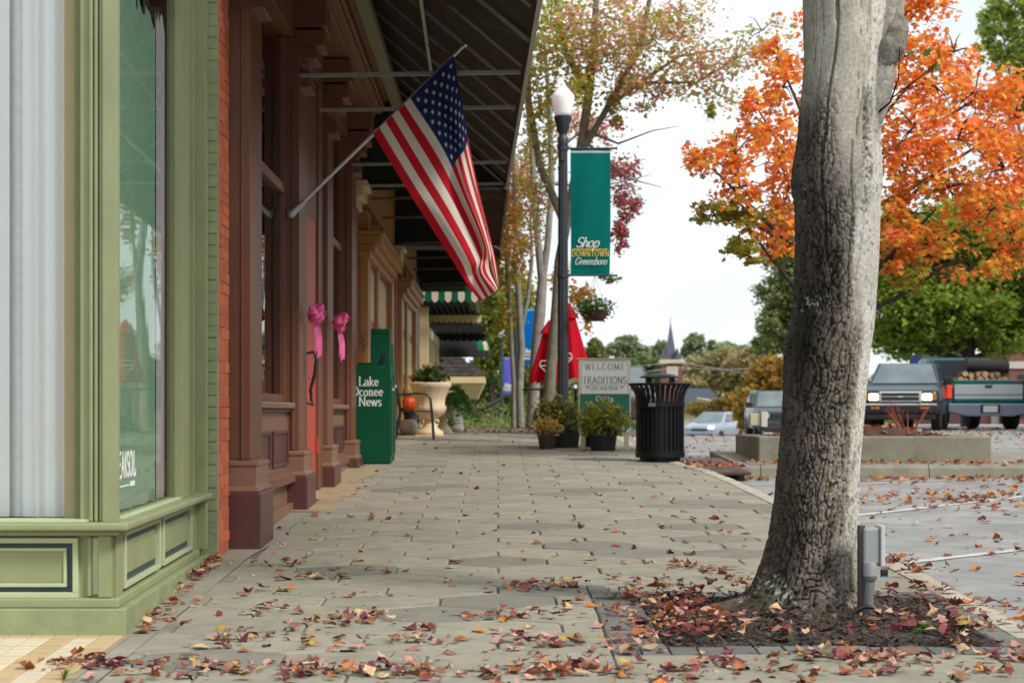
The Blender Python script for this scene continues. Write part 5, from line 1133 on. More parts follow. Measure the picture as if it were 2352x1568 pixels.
# limb leaving at upper right, with its collar
bark_tube('limb', [px(1985, 330, TD-.03), px(2012, 220, TD-.05), px(2028, 120, TD-.05), px(2038, 30, TD-.04), px(2052, -60, TD), px(2090, -220, TD+.1)], [.05, .072, .076, .074, .07, .065], 3, ft, (.36, .335, .29))
bark_tube('limb_stub', [px(2022, 150, TD-.08), px(2050, 105, TD-.10), px(2062, 60, TD-.09), px(2052, 20, TD-.06)], [.05, .065, .05, .03], 6, ft, (.24, .22, .185))
bark_tube('upper_trunk', [px(1945, -130, TD), px(1940, -320, TD), px(1900, -560, TD+.1), px(1850, -900, TD+.1)], [.225, .21, .17, .12], 9, ft)
for k, (p0, p1, r0) in enumerate(((px(1740, 1385, TD), px(1600, 1432, TD-.18), .07), (px(1900, 1405, TD-.15), px(1850, 1445, TD-.45), .06), (px(1975, 1390, TD-.05), px(2060, 1432, TD-.12), .05))):
    p1.z = zat(p1.y)-.0; mid = (p0+p1)/2+Vector((0, 0, .0)); bark_tube('root', [p0, mid, p1, p1+(p1-mid)*.5-Vector((0, 0, .07))], [r0*.8, r0*.6, r0*.35, .012], 20+k, ft, (.085, .062, .046), 20)
# twig with a few leaves at right
MB().tube([px(2018, 258, TD-.1), px(2045, 235, TD-.15), px(2064, 180, TD-.2), px(2066, 110, TD-.2)], [.006, .005, .004, .002], 5).build('twig', m_bk, ft); MB().tube([px(2045, 228, TD-.15), px(2110, 180, TD-.25), px(2150, 150, TD-.3)], [.004, .003, .002], 5).build('twig', m_bk, ft)
r = np.random.default_rng(3); P = np.array([px(u, v, TD-.28) for u, v in ((2150, 148), (2125, 120), (2108, 135), (2160, 130), (2095, 118), (2135, 158))]); put('leaves', leaf_mesh('leaves', P, .085, 'maple', pal_cols(6, [(.15, .2, .03), (.35, .12, .02), (.4, .2, .03)], r), .2, 3), ft)
# unseen crown above the frame, sized to shade the near sidewalk
r = np.random.default_rng(8); P = cluster_points((2.0, 10.7, 7.7), (2.9, 3.0, 1.7), 5000, r, .5); put('crown', leaf_mesh('crown', P, .17, 'maple', pal_cols(len(P), [(.35, .09, .02), (.4, .18, .03), (.2, .2, .04)], r), .4, 8), ft)

# ------------------------------------------------------------------ electric box on a post by the trunk
EY = 10.25; SE = F/EY
eb_ = thing('electric_box', 'grey electrical outlet box with padlock on a short conduit beside the trunk', 'electric box', px(1985, 1395, EY)); m_gm = pm('grey_plastic', (.30, .31, .32), .5, .08, 9, dirt=.25, dirtcol=(.2, .2, .18)); m_gd = pm('grey_plate_dark', (.10, .105, .11), .6, .1)
a, b = px(1984, 1212, EY), px(2022, 1297, EY); MB().box(a.x, EY, b.z, b.x, EY+.13, a.z).build('body', m_gm, eb_, bevel=.012)
MB().box(b.x+.001, EY-.012, b.z-.01, b.x+.022, EY+.145, a.z+.012).build('cover', pm('pale_grey_cover', (.52, .54, .53), .5, .05), eb_, bevel=.005)
a2, b2 = px(1972, 1206, EY+.06), px(1984, 1385, EY+.06); MB().box(a2.x, EY+.02, b2.z-.1, b2.x, EY+.10, a2.z).build('mounting_board', pm('grey_board', (.085, .075, .065), .85, .2), eb_)
MB().tube([px(1997, 1290, EY-.02), px(1999, 1306, EY-.02), px(1999, 1322, EY-.02)], [.030, .034, .034], 14).build('conduit_elbow', m_gm, eb_, smooth=60)
MB().tube([px(1999, 1320, EY-.02), px(1997, 1360, EY-.02), px(1994, 1385, EY-.02), px(2004, 1408, EY-.02)], .024, 14).build('conduit', pm('dull_grey_conduit', (.15, .155, .15), .6, .1), eb_, smooth=60)
MB().lathe([(.03, -.012), (.032, 0), (.03, .012)], px(1999, 1326, EY-.02), 16).build('conduit_collar', m_gd, eb_)
c = px(2031, 1300, EY); MB().box(c.x-.018, EY-.01, c.z-.045, c.x+.018, EY+.012, c.z-.014).build('padlock', m_blk, eb_, bevel=.004); MB().box(c.x-.0185, EY-.011, c.z-.052, c.x+.0185, EY+.013, c.z-.0455).build('padlock_base', pm('blue_vinyl', (.02, .16, .38), .5), eb_)
MB().tube([(c.x-.010, EY, c.z-.016), (c.x-.010, EY, c.z+.006), (c.x, EY, c.z+.014), (c.x+.010, EY, c.z+.006), (c.x+.010, EY, c.z-.016)], .0032, 6).build('padlock_shackle', m_brk, eb_)
MB().tube([px(1965, 1402, EY-.15), px(1985, 1392, EY-.15), px(2005, 1394, EY-.15), px(2020, 1408, EY-.15)], .012, 8).build('cable', m_blk, eb_, smooth=60)
cp = px(1790, 1418, 9.9); ic = thing('irrigation_cap', 'small dark plastic irrigation cap standing in the mulch', 'pipe cap', (cp.x, 9.9, zat(9.9))); MB().lathe([(.013, -.05), (.013, .015), (.021, .018), (.022, .05), (.018, .053)], (cp.x, 9.9, cp.z-.03), 14).build('cap', pm('dark_grey_plastic', (.03, .03, .03), .6), ic, smooth=40)
g = soil((1.31-.75)/1.5, .06); blades('grass_sprout', 'single bright grass blade in the mulch in front of the trunk', (1.325, 9.42, zat(9.42)-.01), 3, .10, .16, .004, .05, (.16, .26, .05), 41, 'grass')
wd_ = thing('weed_sprig', 'small bright green weed in the mulch near the pit corner', 'weed', (2.0, 9.75, zat(9.75))); r = np.random.default_rng(9); put('leaves', leaf_mesh('leaves', cluster_points((1.99, 9.75, zat(9.75)+.035), (.05, .05, .035), 36, r, .8), .03, 'oval', pal_cols(36, [(.14, .28, .04)], r), .6, 9), wd_)
blades('grass_tuft', 'tuft of green grass at the edge of the tiled entrance', (px(150, 1560, 8.35).x, 8.33, zat(8.3)), 16, .04, .10, .004, .10, (.18, .28, .06), 42, 'grass', nm='blade')

# ================================================================== CAFE UMBRELLAS, TABLE AND CHAIRS
m_umb = cloth_mat('red_canvas', srgb(205, 22, 45), .3, .06)
def umbrella(label, u, y, vt, vb, wpx, seed):
    x = px(u, 0, y).x; zt = H+(VY-vt)/F*y; zb = H+(VY-vb)/F*y; zg = zat(min(y, 37)); rr = wpx/F*y
    t = thing('cafe_umbrella', label, 'umbrella', (x, y, zg), 0, 'closed red cafe umbrellas')
    def fn(a, b):
        th = 2*math.pi*a; n = 1+(.34*math.cos(th*5+seed)+.10*math.cos(th*11+seed*3))*(.15+.85*b); R_ = rr*(.20+.80*b**.75)*n; return (x+R_*math.cos(th), y+R_*math.sin(th)*.9, zt+(zb-zt)*b-(.09*abs(math.sin(th*3+seed*.5)) if b > .97 else 0))
    MB().grid(fn, 90, 14).build('canopy', m_umb, t, smooth=180, fix=False)
    def fn2(a, b): th = 2*math.pi*a; R_ = rr*(.12+.50*b)*(1+.12*math.cos(th*6+seed)); return (x+R_*math.cos(th), y+R_*math.sin(th)*.9, zt+.03-(zt-zb)*.22*b)
    MB().grid(fn2, 60, 4).build('vent_flap', m_umb, t, smooth=180, fix=False)
    MB().tube([(x, y, zg), (x, y, zt+.05)], .02, 10).build('pole', pm('wood_pole', (.2, .12, .07), .6), t)
    MB().lathe([(.26, 0), (.26, .05), (.06, .08), (.04, .25)], (x, y, zg), 20).build('base', m_iron, t)
    # white emblem outline on the cloth
    e = MB(); zc_ = zb+(zt-zb)*.2; yy_ = y-rr*1.05
    for p_, q_ in (((-.10, .10), (.10, .10)), ((.10, .10), (.12, .02)), ((.12, .02), (0, -.10)), ((0, -.10), (-.12, .02)), ((-.12, .02), (-.10, .10)), ((-.12, .02), (.12, .02))): e.bar((x+p_[0]-.05, yy_, zc_+p_[1]), (x+q_[0]-.05, yy_, zc_+q_[1]), .014, .003, up=(0, 1, 0))
    e.build('emblem', m_wht, t); return t
umbrella('large closed red umbrella behind the lamp post', 1303, 33.8, 700, 858, 40, .4)
umbrella('closed red umbrella partly hidden behind the leaning trunk', 1262, 35.2, 742, 868, 34, 1.9)
for k, (u, y) in enumerate(((1245, 34.5), (1322, 34.6))):
    x = px(u, 0, y).x; zg = zat(y); t = thing('cafe_table', ('round black iron cafe table left of the leaning trunk', 'round black iron cafe table behind the welcome sign')[k], 'table', (x, y, zg), 0, 'iron cafe tables')
    MB().lathe([(.32, .70), (.33, .705), (.33, .72), (.32, .725)], (x, y, zg), 32).build('top', m_iron, t); MB().tube([(x, y, zg+.02), (x, y, zg+.7)], .025, 8).build('stem', m_iron, t)
    for j in range(4): a = j*1.571+.4; MB().tube([(x, y, zg+.2), (x+.12*math.cos(a), y+.12*math.sin(a), zg+.12), (x+.27*math.cos(a), y+.27*math.sin(a), zg+.0)], .012, 6).build('foot', m_iron, t)
for k, (u, y) in enumerate(((1270, 33.6), (1330, 33.9))):
    x = px(u, 0, y).x; zg = zat(y); t = thing('cafe_chair', ('black iron chair with arched scroll back beside the leaning trunk', 'black iron chair with arched scroll back behind the welcome sign')[k], 'chair', (x, y, zg), 0, 'iron cafe chairs')
    MB().lathe([(.2, .44), (.21, .445), (.2, .46)], (x, y, zg), 20).build('seat', m_iron, t)
    for j in range(4): a = j*1.571+.78; MB().tube([(x+.16*math.cos(a), y+.16*math.sin(a), zg+.45), (x+.2*math.cos(a), y+.2*math.sin(a), zg)], .01, 6).build('leg', m_iron, t)
    for rr in (.19, .12): MB().tube([(x+rr*math.cos(math.pi*i/10), y-.18, zg+(.62 if rr > .15 else .6)+rr*1.15*math.sin(math.pi*i/10)) for i in range(11)], .009, 6).build('back_hoop', m_iron, t)
    for s_ in (-1, 1): MB().tube([(x+s_*.19, y-.18, zg+.44), (x+s_*.19, y-.18, zg+.63)], .01, 6).build('back_post', m_iron, t)

# ================================================================== STREET TREES
m_b1 = pm('pale_trunk_bark', (.26, .25, .215), .9, .3, 7, bump=.6, bscale=25, dirt=.5, dirtcol=(.12, .11, .09)); m_b2 = pm('lichen_trunk_bark', (.19, .175, .13), .9, .35, 9, bump=.8, bscale=30, dirt=.6, dirtcol=(.08, .07, .05)); m_b3 = pm('dark_branch', (.05, .04, .035), .9, .3, 9)
GY = [(.42, .47, .07, 3), (.62, .52, .08, 2), (.30, .38, .06, 3), (.8, .42, .07, .8)]; PK = [(.78, .32, .28, 3), (.82, .46, .30, 2), (.66, .48, .16, 2), (.4, .44, .09, 5), (.6, .2, .18, .6)]; DR = [(.36, .08, .10, 3), (.48, .13, .14, 2), (.42, .2, .1, 1)]; OG = [(.66, .26, .06, 3), (.58, .38, .08, 2), (.3, .32, .06, 2)]
def cl(u, v, y, ru, rv, ry, n, pal): q = px(u, v, y); return ((q.x, q.y, q.z), (ru/F*y, ry, rv/F*y), n, pal)
# leaning lichen-covered maple
Y1 = 32.6
T1 = [px(1262, 1005, Y1), px(1260, 930, Y1), px(1265, 850, Y1), px(1273, 760, Y1), px(1278, 690, Y1), px(1284, 600, Y1), px(1308, 480, Y1), px(1336, 330, Y1), px(1352, 220, Y1), px(1362, 120, Y1), px(1372, -40, Y1)]
tree('street_maple', 'leaning lichen covered maple behind the lamp post with pink and yellow leaves', (T1, [.15, .095, .085, .078, .074, .072, .075, .075, .07, .06, .045]),
     [([px(1330, 360, Y1), px(1400, 240, Y1-.2), px(1470, 190, Y1-.4), px(1560, 130, Y1-.5), px(1680, 110, Y1-.6)], [.06, .05, .035, .022, .01]), ([px(1400, 240, Y1-.2), px(1470, 110, Y1-.5), px(1500, -40, Y1-.6)], [.05, .045, .035]),
      ([px(1352, 220, Y1), px(1300, 120, Y1+.3), px(1270, -40, Y1+.5)], [.06, .05, .04]), ([px(1300, 520, Y1), px(1240, 380, Y1+.4), px(1215, 230, Y1+.6), px(1210, 60, Y1+.8)], [.07, .06, .05, .03]), ([px(1470, 190, Y1-.4), px(1600, 190, Y1-.6), px(1700, 130, Y1-.8), px(1790, 95, Y1-.8)], [.03, .02, .012, .006]),
      ([px(1345, 300, Y1), px(1420, 330, Y1-.3), px(1500, 300, Y1-.4), px(1560, 290, Y1-.5)], [.03, .018, .01, .004]), ([px(1350, 330, Y1), px(1440, 410, Y1), px(1520, 430, Y1)], [.025, .014, .004])],
     [cl(1265, 60, Y1+.4, 75, 90, 1.2, 620, GY), cl(1230, 190, Y1+.7, 50, 90, 1.0, 420, GY), cl(1250, 330, Y1+.6, 45, 90, .9, 260, GY), cl(1235, 480, Y1+.8, 40, 80, .8, 230, GY+PK[:2]), cl(1320, 110, Y1, 80, 80, 1.2, 520, GY+PK[:1]), cl(1400, 40, Y1-.3, 110, 70, 1.1, 620, PK), cl(1420, 140, Y1-.4, 100, 60, 1.0, 480, PK), cl(1340, 210, Y1-.4, 50, 45, .8, 200, GY), cl(1500, 90, Y1-.6, 100, 70, 1.0, 420, PK+GY[:1]), cl(1480, 210, Y1-.5, 70, 40, .8, 260, PK), cl(1600, 140, Y1-.8, 90, 60, .9, 300, PK), cl(1560, 30, Y1-.8, 90, 50, .9, 220, PK), cl(1690, 130, Y1-1, 90, 50, .8, 200, PK), cl(1750, 70, Y1-1, 60, 50, .7, 90, PK), cl(1650, 220, Y1-.8, 60, 40, .6, 110, PK), cl(1630, 265, Y1-.8, 22, 22, .3, 34, GY), cl(1420, 240, Y1-.3, 30, 50, .6, 110, [(.4, .32, .06)]), cl(1545, 190, Y1-.6, 60, 45, .8, 170, PK)],
     .092, 'maple', m_b2, 'street trees by the cafe', 51, .3, 5, .6, 2.1)
# pale double-trunked tree with red leaves further back
Y2 = 36.4
T2 = [px(1222, 992, Y2), px(1226, 900, Y2), px(1232, 800, Y2), px(1240, 720, Y2), px(1246, 640, Y2), px(1236, 560, Y2), px(1226, 440, Y2), px(1222, 330, Y2), px(1205, 180, Y2), px(1195, 0, Y2)]
tree('street_maple', 'pale forked maple standing between the blue banner and the umbrellas', (T2, [.12, .10, .095, .098, .085, .062, .058, .05, .04, .025]),
     [([px(1246, 650, Y2), px(1258, 560, Y2), px(1268, 420, Y2), px(1262, 250, Y2), px(1250, 80, Y2)], [.07, .06, .055, .045, .03]), ([px(1226, 440, Y2), px(1300, 330, Y2+.4), px(1400, 250, Y2+.6), px(1470, 240, Y2+.8)], [.04, .025, .014, .004]), ([px(1262, 420, Y2), px(1350, 430, Y2+.5), px(1420, 420, Y2+.8), px(1500, 400, Y2+1)], [.04, .025, .014, .005])],
     [cl(1425, 400, Y2+.8, 50, 45, .8, 260, DR), cl(1440, 470, Y2+.8, 35, 35, .6, 240, DR), cl(1420, 545, Y2+.6, 22, 40, .5, 170, DR), cl(1380, 300, Y2+.6, 60, 45, .8, 200, DR+PK[:2]), cl(1300, 270, Y2+.8, 60, 60, .8, 240, PK), cl(1200, 400, Y2+.6, 40, 80, .8, 300, PK+GY[:2]), cl(1190, 560, Y2+.5, 36, 80, .8, 330, OG), cl(1350, 390, Y2+.9, 40, 40, .6, 110, PK), cl(1330, 680, Y2+.7, 30, 34, .5, 150, OG), cl(1400, 640, Y2+.6, 24, 16, .4, 46, [(.09, .16, .03)]), cl(1290, 640, Y2+.8, 30, 50, .6, 130, OG), cl(1350, 720, Y2+1, 22, 50, .4, 90, OG)],
     .092, 'maple', m_b1, 'street trees by the cafe', 52, .3, 4, .6, 2.4)
Y3 = 37.2
T3 = [px(1196, 990, Y3), px(1193, 900, Y3), px(1198, 800, Y3), px(1194, 720, Y3), px(1186, 600, Y3), px(1182, 480, Y3), px(1180, 330, Y3), px(1190, 120, Y3)]
tree('street_maple', 'slender pale multi stemmed tree in front of the blue banner', (T3, [.075, .068, .062, .056, .048, .04, .032, .016]),
     [([px(1196, 760, Y3), px(1212, 690, Y3), px(1222, 600, Y3), px(1218, 480, Y3)], [.045, .04, .034, .016]), ([px(1180, 990, Y3+.3), px(1180, 880, Y3+.3), px(1174, 780, Y3+.3), px(1166, 640, Y3+.3), px(1160, 540, Y3+.3)], [.05, .045, .04, .034, .02])],
     [cl(1175, 520, Y3+.6, 34, 70, .9, 320, OG+GY[:2]), cl(1180, 650, Y3+.8, 40, 60, .9, 300, GY+OG[:1]), cl(1165, 740, Y3+.9, 32, 40, .8, 210, GY+DR[:1]), cl(1185, 420, Y3+.8, 30, 60, .8, 200, PK), cl(1150, 590, Y3+1.2, 24, 50, .8, 170, GY)],
     .092, 'maple', m_b1, 'street trees by the cafe', 53, .3, 3, .6, 2.8)
# orange maple growing in the planter, its trunk behind the big trunk
YM = 26.0; OR = [(.95, .36, .05, 4), (.96, .50, .08, 3), (.88, .22, .06, 4), (.92, .30, .16, 1.4), (.55, .46, .06, .6)]; ORG = [(.24, .28, .03, 4), (.36, .34, .04, 3), (.8, .34, .04, 1.5)]; ORM = OR[:3]+[(.32, .34, .04, 4)]
hub = [px(1900, 1000, YM), px(1900, 860, YM), px(1898, 700, YM), px(1902, 560, YM), px(1905, 400, YM), px(1910, 200, YM), px(1920, 0, YM)]
lim = []
for k, (u, v, y, w0) in enumerate(((1640, 390, YM-.8, .05), (1700, 500, YM-.5, .05), (1740, 250, YM+.4, .045), (1790, 140, YM, .04), (2180, 370, YM-.4, .06), (2300, 300, YM+.3, .05), (2150, 480, YM-.7, .06), (2120, 160, YM, .05), (2090, 20, YM, .04), (2250, 560, YM+.2, .05), (1760, 560, YM+.3, .035), (2320, 180, YM+.8, .05))):
    b0 = px(1900, min(760, v+230), YM); lim.append(([b0, b0.lerp(px(u, v, y), .45)+Vector((0, 0, -.08)), px(u, v, y)], [w0, w0*.6, .012]))
OC = []
for u, v, dy, ru, rv, n, pal in ((1620, 375, -.9, 58, 34, 130, OR), (1690, 350, -.6, 62, 42, 200, OR), (1760, 300, -.2, 66, 50, 240, OR), (1800, 200, .1, 52, 60, 230, OR), (1790, 130, .4, 40, 40, 100, OR), (1740, 240, -.4, 40, 34, 110, OR), (1790, 380, -.3, 50, 60, 240, OR), (1700, 430, -.7, 60, 34, 150, OR), (1640, 495, -.6, 48, 26, 110, ORG), (1720, 490, -.6, 60, 36, 190, ORG), (1700, 560, -.5, 44, 30, 120, ORG), (1770, 540, -.2, 52, 56, 240, OR), (1800, 470, .2, 40, 60, 200, ORM), (1720, 590, -.4, 26, 16, 40, ORG),
                           (2080, 130, .3, 60, 70, 260, OR), (2120, 20, .2, 70, 50, 280, OR), (2100, -60, .2, 90, 50, 260, OR), (2150, 200, -.2, 80, 60, 340, OR), (2240, 210, .2, 80, 70, 340, OR), (2190, 120, .3, 44, 40, 120, OR), (2330, 270, .4, 70, 80, 340, OR), (2100, 290, -.4, 80, 70, 380, OR), (2200, 320, -.5, 90, 60, 420, OR), (2310, 390, -.1, 80, 70, 380, OR), (2080, 390, -.5, 70, 60, 300, OR), (2180, 430, -.6, 90, 50, 300, ORM), (2280, 480, -.3, 80, 50, 280, OR), (2100, 490, -.5, 70, 50, 280, ORM), (2060, 550, -.6, 50, 40, 170, OR), (2150, 560, -.3, 90, 50, 260, ORM), (2230, 620, -.2, 90, 40, 160, ORM), (2110, 640, -.4, 60, 34, 110, ORG), (2340, 600, .1, 60, 50, 160, ORM), (2330, 540, 0, 60, 50, 200, ORM), (2050, 600, -.4, 30, 30, 70, OR), (1900, 300, .6, 90, 120, 300, OR), (1900, 100, .6, 90, 90, 240, OR), (2380, 420, .3, 60, 100, 240, OR)):
    OC.append(cl(u, v, YM+dy, ru*1.12, rv*1.12, .6, n, pal))
om = tree('orange_maple', 'blazing orange maple behind the big trunk with some green leaves', (hub, [.15, .13, .12, .10, .08, .06, .03]), lim, OC, .108, 'maple', m_b3, None, 54, .3, 7, .58, 1.65)
# ---------------------------------------------------------------- nandina and utility box in the planter
nx = px(2085, 0, 25.6).x; nz = PZ+.36
nd = thing('red_shrub', 'bare red stemmed shrub in the planter in front of the pickup', 'shrub', (nx, 25.6, nz)); m_rs = pm('red_stem', (.30, .06, .03), .7, .25, 9); rr_ = random.Random(4); P = []
for k in range(13):
    a = rr_.uniform(0, 6.28); l = rr_.uniform(.25, .42); d = Vector((math.cos(a)*.95, math.sin(a)*.6, 1)); e = Vector((nx, 25.6, nz))+d*l*.85; MB().tube([(nx+rr_.uniform(-.05, .05), 25.6, nz-.05), Vector((nx, 25.6, nz)).lerp(e, .5)+Vector((d.x*.05, 0, 0)), e], [.009, .007, .004], 5).build('stem', m_rs, nd)
    for j in range(7): P.append(e+Vector((rr_.gauss(0, .05), rr_.gauss(0, .05), rr_.gauss(0, .025))))
r = np.random.default_rng(6); put('leaves', leaf_mesh('leaves', np.array(P), .06, 'long', pal_cols(len(P), [(.28, .04, .03), (.2, .03, .03), (.3, .1, .05)], r), .3, 6), nd)
yb = 25.4; ubx = px(1744, 0, yb); ut = thing('utility_marker', 'small beige utility box on a short post left of the trunk', 'utility box', (ubx.x, yb, PZ+.3)); z_ = lambda v: H+(VY-v)/F*yb
m_bg = pm('beige_plastic', srgb(190, 188, 160), .6, .06); MB().box(px(1723, 0, yb).x, yb, z_(977), px(1748, 0, yb).x-.002, yb+.12, z_(950)).build('box', m_bg, ut, bevel=.008); MB().box(px(1748, 0, yb).x, yb-.03, z_(980), px(1762, 0, yb).x, yb+.14, z_(945)).build('cover', pm('pale_cover', srgb(205, 208, 196), .6, .05), ut, bevel=.006); MB().tube([(px(1752, 0, yb).x, yb+.05, z_(980)), (px(1752, 0, yb).x, yb+.05, PZ+.2)], .02, 8).build('post', pm('green_grey_post', (.10, .13, .10), .7), ut)
# ================================================================== VEHICLES
m_vg = pm('car_glass', (.035, .05, .055), .08, .1, 2, spec=.9); m_tyre = pm('tyre_rubber', (.012, .012, .012), .85, .1); m_chr = pm('chrome', (.72, .73, .74), .22, .05, 9, metal=.35, spec=.8); m_rim = pm('alloy', (.5, .52, .53), .3, .1, 9, metal=.8); m_hl = pm('lit_headlamp', (.9, .85, .7), .2, .02, emit=(1, .86, .55, 3.0)); m_hloff = pm('headlamp_glass', (.55, .58, .6), .15, .05, spec=.8); m_amber = pm('amber_lens', (.55, .17, .02), .3); m_tail = pm('red_lens', (.35, .01, .01), .25); m_brake = pm('lit_tail_lamp', (.6, .02, .01), .3, emit=(1, .06, .02, .5)); m_trim = pm('black_trim', (.014, .015, .016), .55, .1); m_plate = pm('licence_plate', (.55, .56, .54), .5, .05)
m_ws = pm('windscreen_glass', (.13, .165, .17), .06, .35, 1.2, spec=.9)  # paler than car_glass: the reflected sky is put into the colour
def body_loft(st): return [[(-a, y, zb), (-b, y, zm), (-b*.985, y, zm+(zt-zm)*.6), (-c, y, zt), (c, y, zt), (b*.985, y, zm+(zt-zm)*.6), (b, y, zm), (a, y, zb)] for y, a, zb, b, zm, c, zt in st]
def wheel(t, x, y, r_, wd):
    w_ = bpy.data.objects.new('wheel', None); C.objects.link(w_); w_.parent = t; w_.location = (x, y, r_); w_.rotation_euler = (0, R(90), 0); MW[w_.name] = Matrix()
    MB().lathe([(r_*.62, -wd/2), (r_*.92, -wd/2), (r_, -wd*.36), (r_, wd*.36), (r_*.92, wd/2), (r_*.62, wd/2)], (0, 0, 0), 28).build('tyre', m_tyre, w_, world=False, smooth=40)
    MB().lathe([(.04, -wd*.42), (r_*.3, -wd*.38), (r_*.6, -wd*.5), (r_*.63, -wd*.3), (r_*.63, wd*.3), (r_*.6, wd*.5), (r_*.3, wd*.38), (.04, wd*.42)], (0, 0, 0), 20).build('rim', m_rim, w_, world=False, smooth=30)
def shrink(poly, k):
    c = sum((Vector(p) for p in poly), Vector())/len(poly); return [c+(Vector(p)-c)*k for p in poly]
def vbox(t, name, a, b, m, bevel=.01): return MB().box(*a, *b).build(name, m, t, world=False, bevel=bevel)
def vquad(t, name, poly, m, out, th=.012):
    v = [Vector(p) for p in poly]; n = (v[1]-v[0]).cross(v[2]-v[0]).normalized()
    if n.dot(Vector(out)) < 0: n = -n
    return MB().prism([p+n*.004 for p in v], n*th).build(name, m, t, world=False)
def cabin(t, st, m, sides=1):
    """st: 4 stations (y, half width, z): windscreen base, roof front, roof rear, rear base"""
    (y0, w0, z0), (y1, w1, z1), (y2, w2, z2), (y3, w3, z3) = st
    rings = [[(-w0, y0, z0-.03), (-w0, y0, z0), (w0, y0, z0), (w0, y0, z0-.03)], [(-w0, y1, z0-.03), (-w1, y1, z1), (w1, y1, z1), (w0, y1, z0-.03)], [(-w0, (y1+y2)/2, z0-.03), (-w1, (y1+y2)/2, z1+.02), (w1, (y1+y2)/2, z1+.02), (w0, (y1+y2)/2, z0-.03)], [(-w3, y2, z3-.03), (-w2, y2, z2), (w2, y2, z2), (w3, y2, z3-.03)], [(-w3, y3, z3-.03), (-w3, y3, z3), (w3, y3, z3), (w3, y3, z3-.03)]]
    MB().loft(rings).build('cabin', m, t, world=False, bevel=.03)
    vquad(t, 'windscreen', shrink([(-w0, y0, z0), (w0, y0, z0), (w1, y1, z1), (-w1, y1, z1)], .9), m_ws, (0, -1, .5))
    vquad(t, 'rear_window', shrink([(-w3, y3, z3), (w3, y3, z3), (w2, y2, z2), (-w2, y2, z2)], .84), m_vg, (0, 1, .5))
    for s_ in (-1, 1):
        ym = (y1+y2)/2; e = .06
        vquad(t, 'side_window', [(s_*w0*.995, y0+.35, z0+.02), (s_*w0*.995, ym-e, z0+.02), (s_*(w1+.015), ym-e, z1-.07), (s_*(w1+.015), y1+.12, z1-.07)], m_vg, (s_, 0, 0)); vquad(t, 'side_window', [(s_*w0*.995, ym+e, z0+.02), (s_*w3*.995, y3-.25, z3+.02), (s_*(w2+.015), y2-.1, z2-.07), (s_*(w1+.015), ym+e, z1-.07)], m_vg, (s_, 0, 0))
def vbase(name, label, u, y, zg, rz, cat_): 
    return thing(name, label, cat_, (px(u, 0, y).x, y, zg), rz, 'vehicles on the street')
# dark green sport utility facing the camera with lit headlamps
m_c1 = pm('dark_teal_car_paint', (.014, .034, .046), .35, .05, 2, coat=.35, spec=.4)
zr50 = gz(9.7, 50)-.14
v1 = vbase('parked_suv', 'dark teal sport utility facing forward with lit headlamps beside the pickup', 2068, 47.5, gz(9.1, 47.5)-.14, R(-15), 'car')
MB().loft(body_loft([(0, .78, .46, .83, .62, .74, .90), (.12, .82, .40, .86, .62, .80, .96), (.6, .84, .36, .87, .66, .82, 1.02), (1.3, .85, .34, .88, .7, .83, 1.09), (3.9, .85, .34, .88, .7, .84, 1.09), (4.25, .80, .42, .84, .7, .80, 1.05)])).build('body', m_c1, v1, world=False, smooth=35, bevel=.05)
cabin(v1, [(1.25, .83, 1.07), (1.95, .65, 1.58), (3.75, .66, 1.60), (4.2, .80, 1.07)], m_c1)
for s_ in (-1, 1):
    for y in (.82, 3.45): wheel(v1, s_*.76, y, .34, .22); vbox(v1, 'wheel_arch', (s_*.80-.09, y-.42, .36), (s_*.80+.09, y+.42, .74), m_trim, .05)
    vbox(v1, 'headlight', (s_*.60-.10, -.03, .70), (s_*.60+.10, .05, .85), m_hl); vbox(v1, 'indicator', (s_*.755-.05, -.02, .70), (s_*.755+.05, .1, .85), m_amber); vbox(v1, 'fog_lamp', (s_*.55-.1, -.14, .50), (s_*.55+.1, -.10, .55), m_amber)
    vbox(v1, 'mirror', (s_*.98-.1, 1.45, 1.08), (s_*.98+.1, 1.55, 1.26), m_trim, .03)
vbox(v1, 'grille_frame', (-.48, -.04, .66), (.48, .02, .90), m_chr, .02); vbox(v1, 'grille', (-.42, -.05, .70), (.42, -.039, .775), m_trim); vbox(v1, 'grille', (-.42, -.05, .80), (.42, -.039, .865), m_trim); vbox(v1, 'badge', (-.06, -.062, .765), (.06, -.051, .80), m_chr, .004)
vbox(v1, 'bumper', (-.85, -.13, .40), (.85, .2, .60), m_trim, .05); vbox(v1, 'bumper_strip', (-.82, -.14, .585), (.82, -.10, .625), m_chr, .01); vbox(v1, 'valance', (-.78, -.10, .26), (.78, .2, .395), m_trim, .03)
for s_ in (-1, 1): MB().bar((s_*.35-.3, 1.28, 1.10), (s_*.35+.25, 1.36, 1.15), .015).build('wiper', m_trim, v1, world=False)
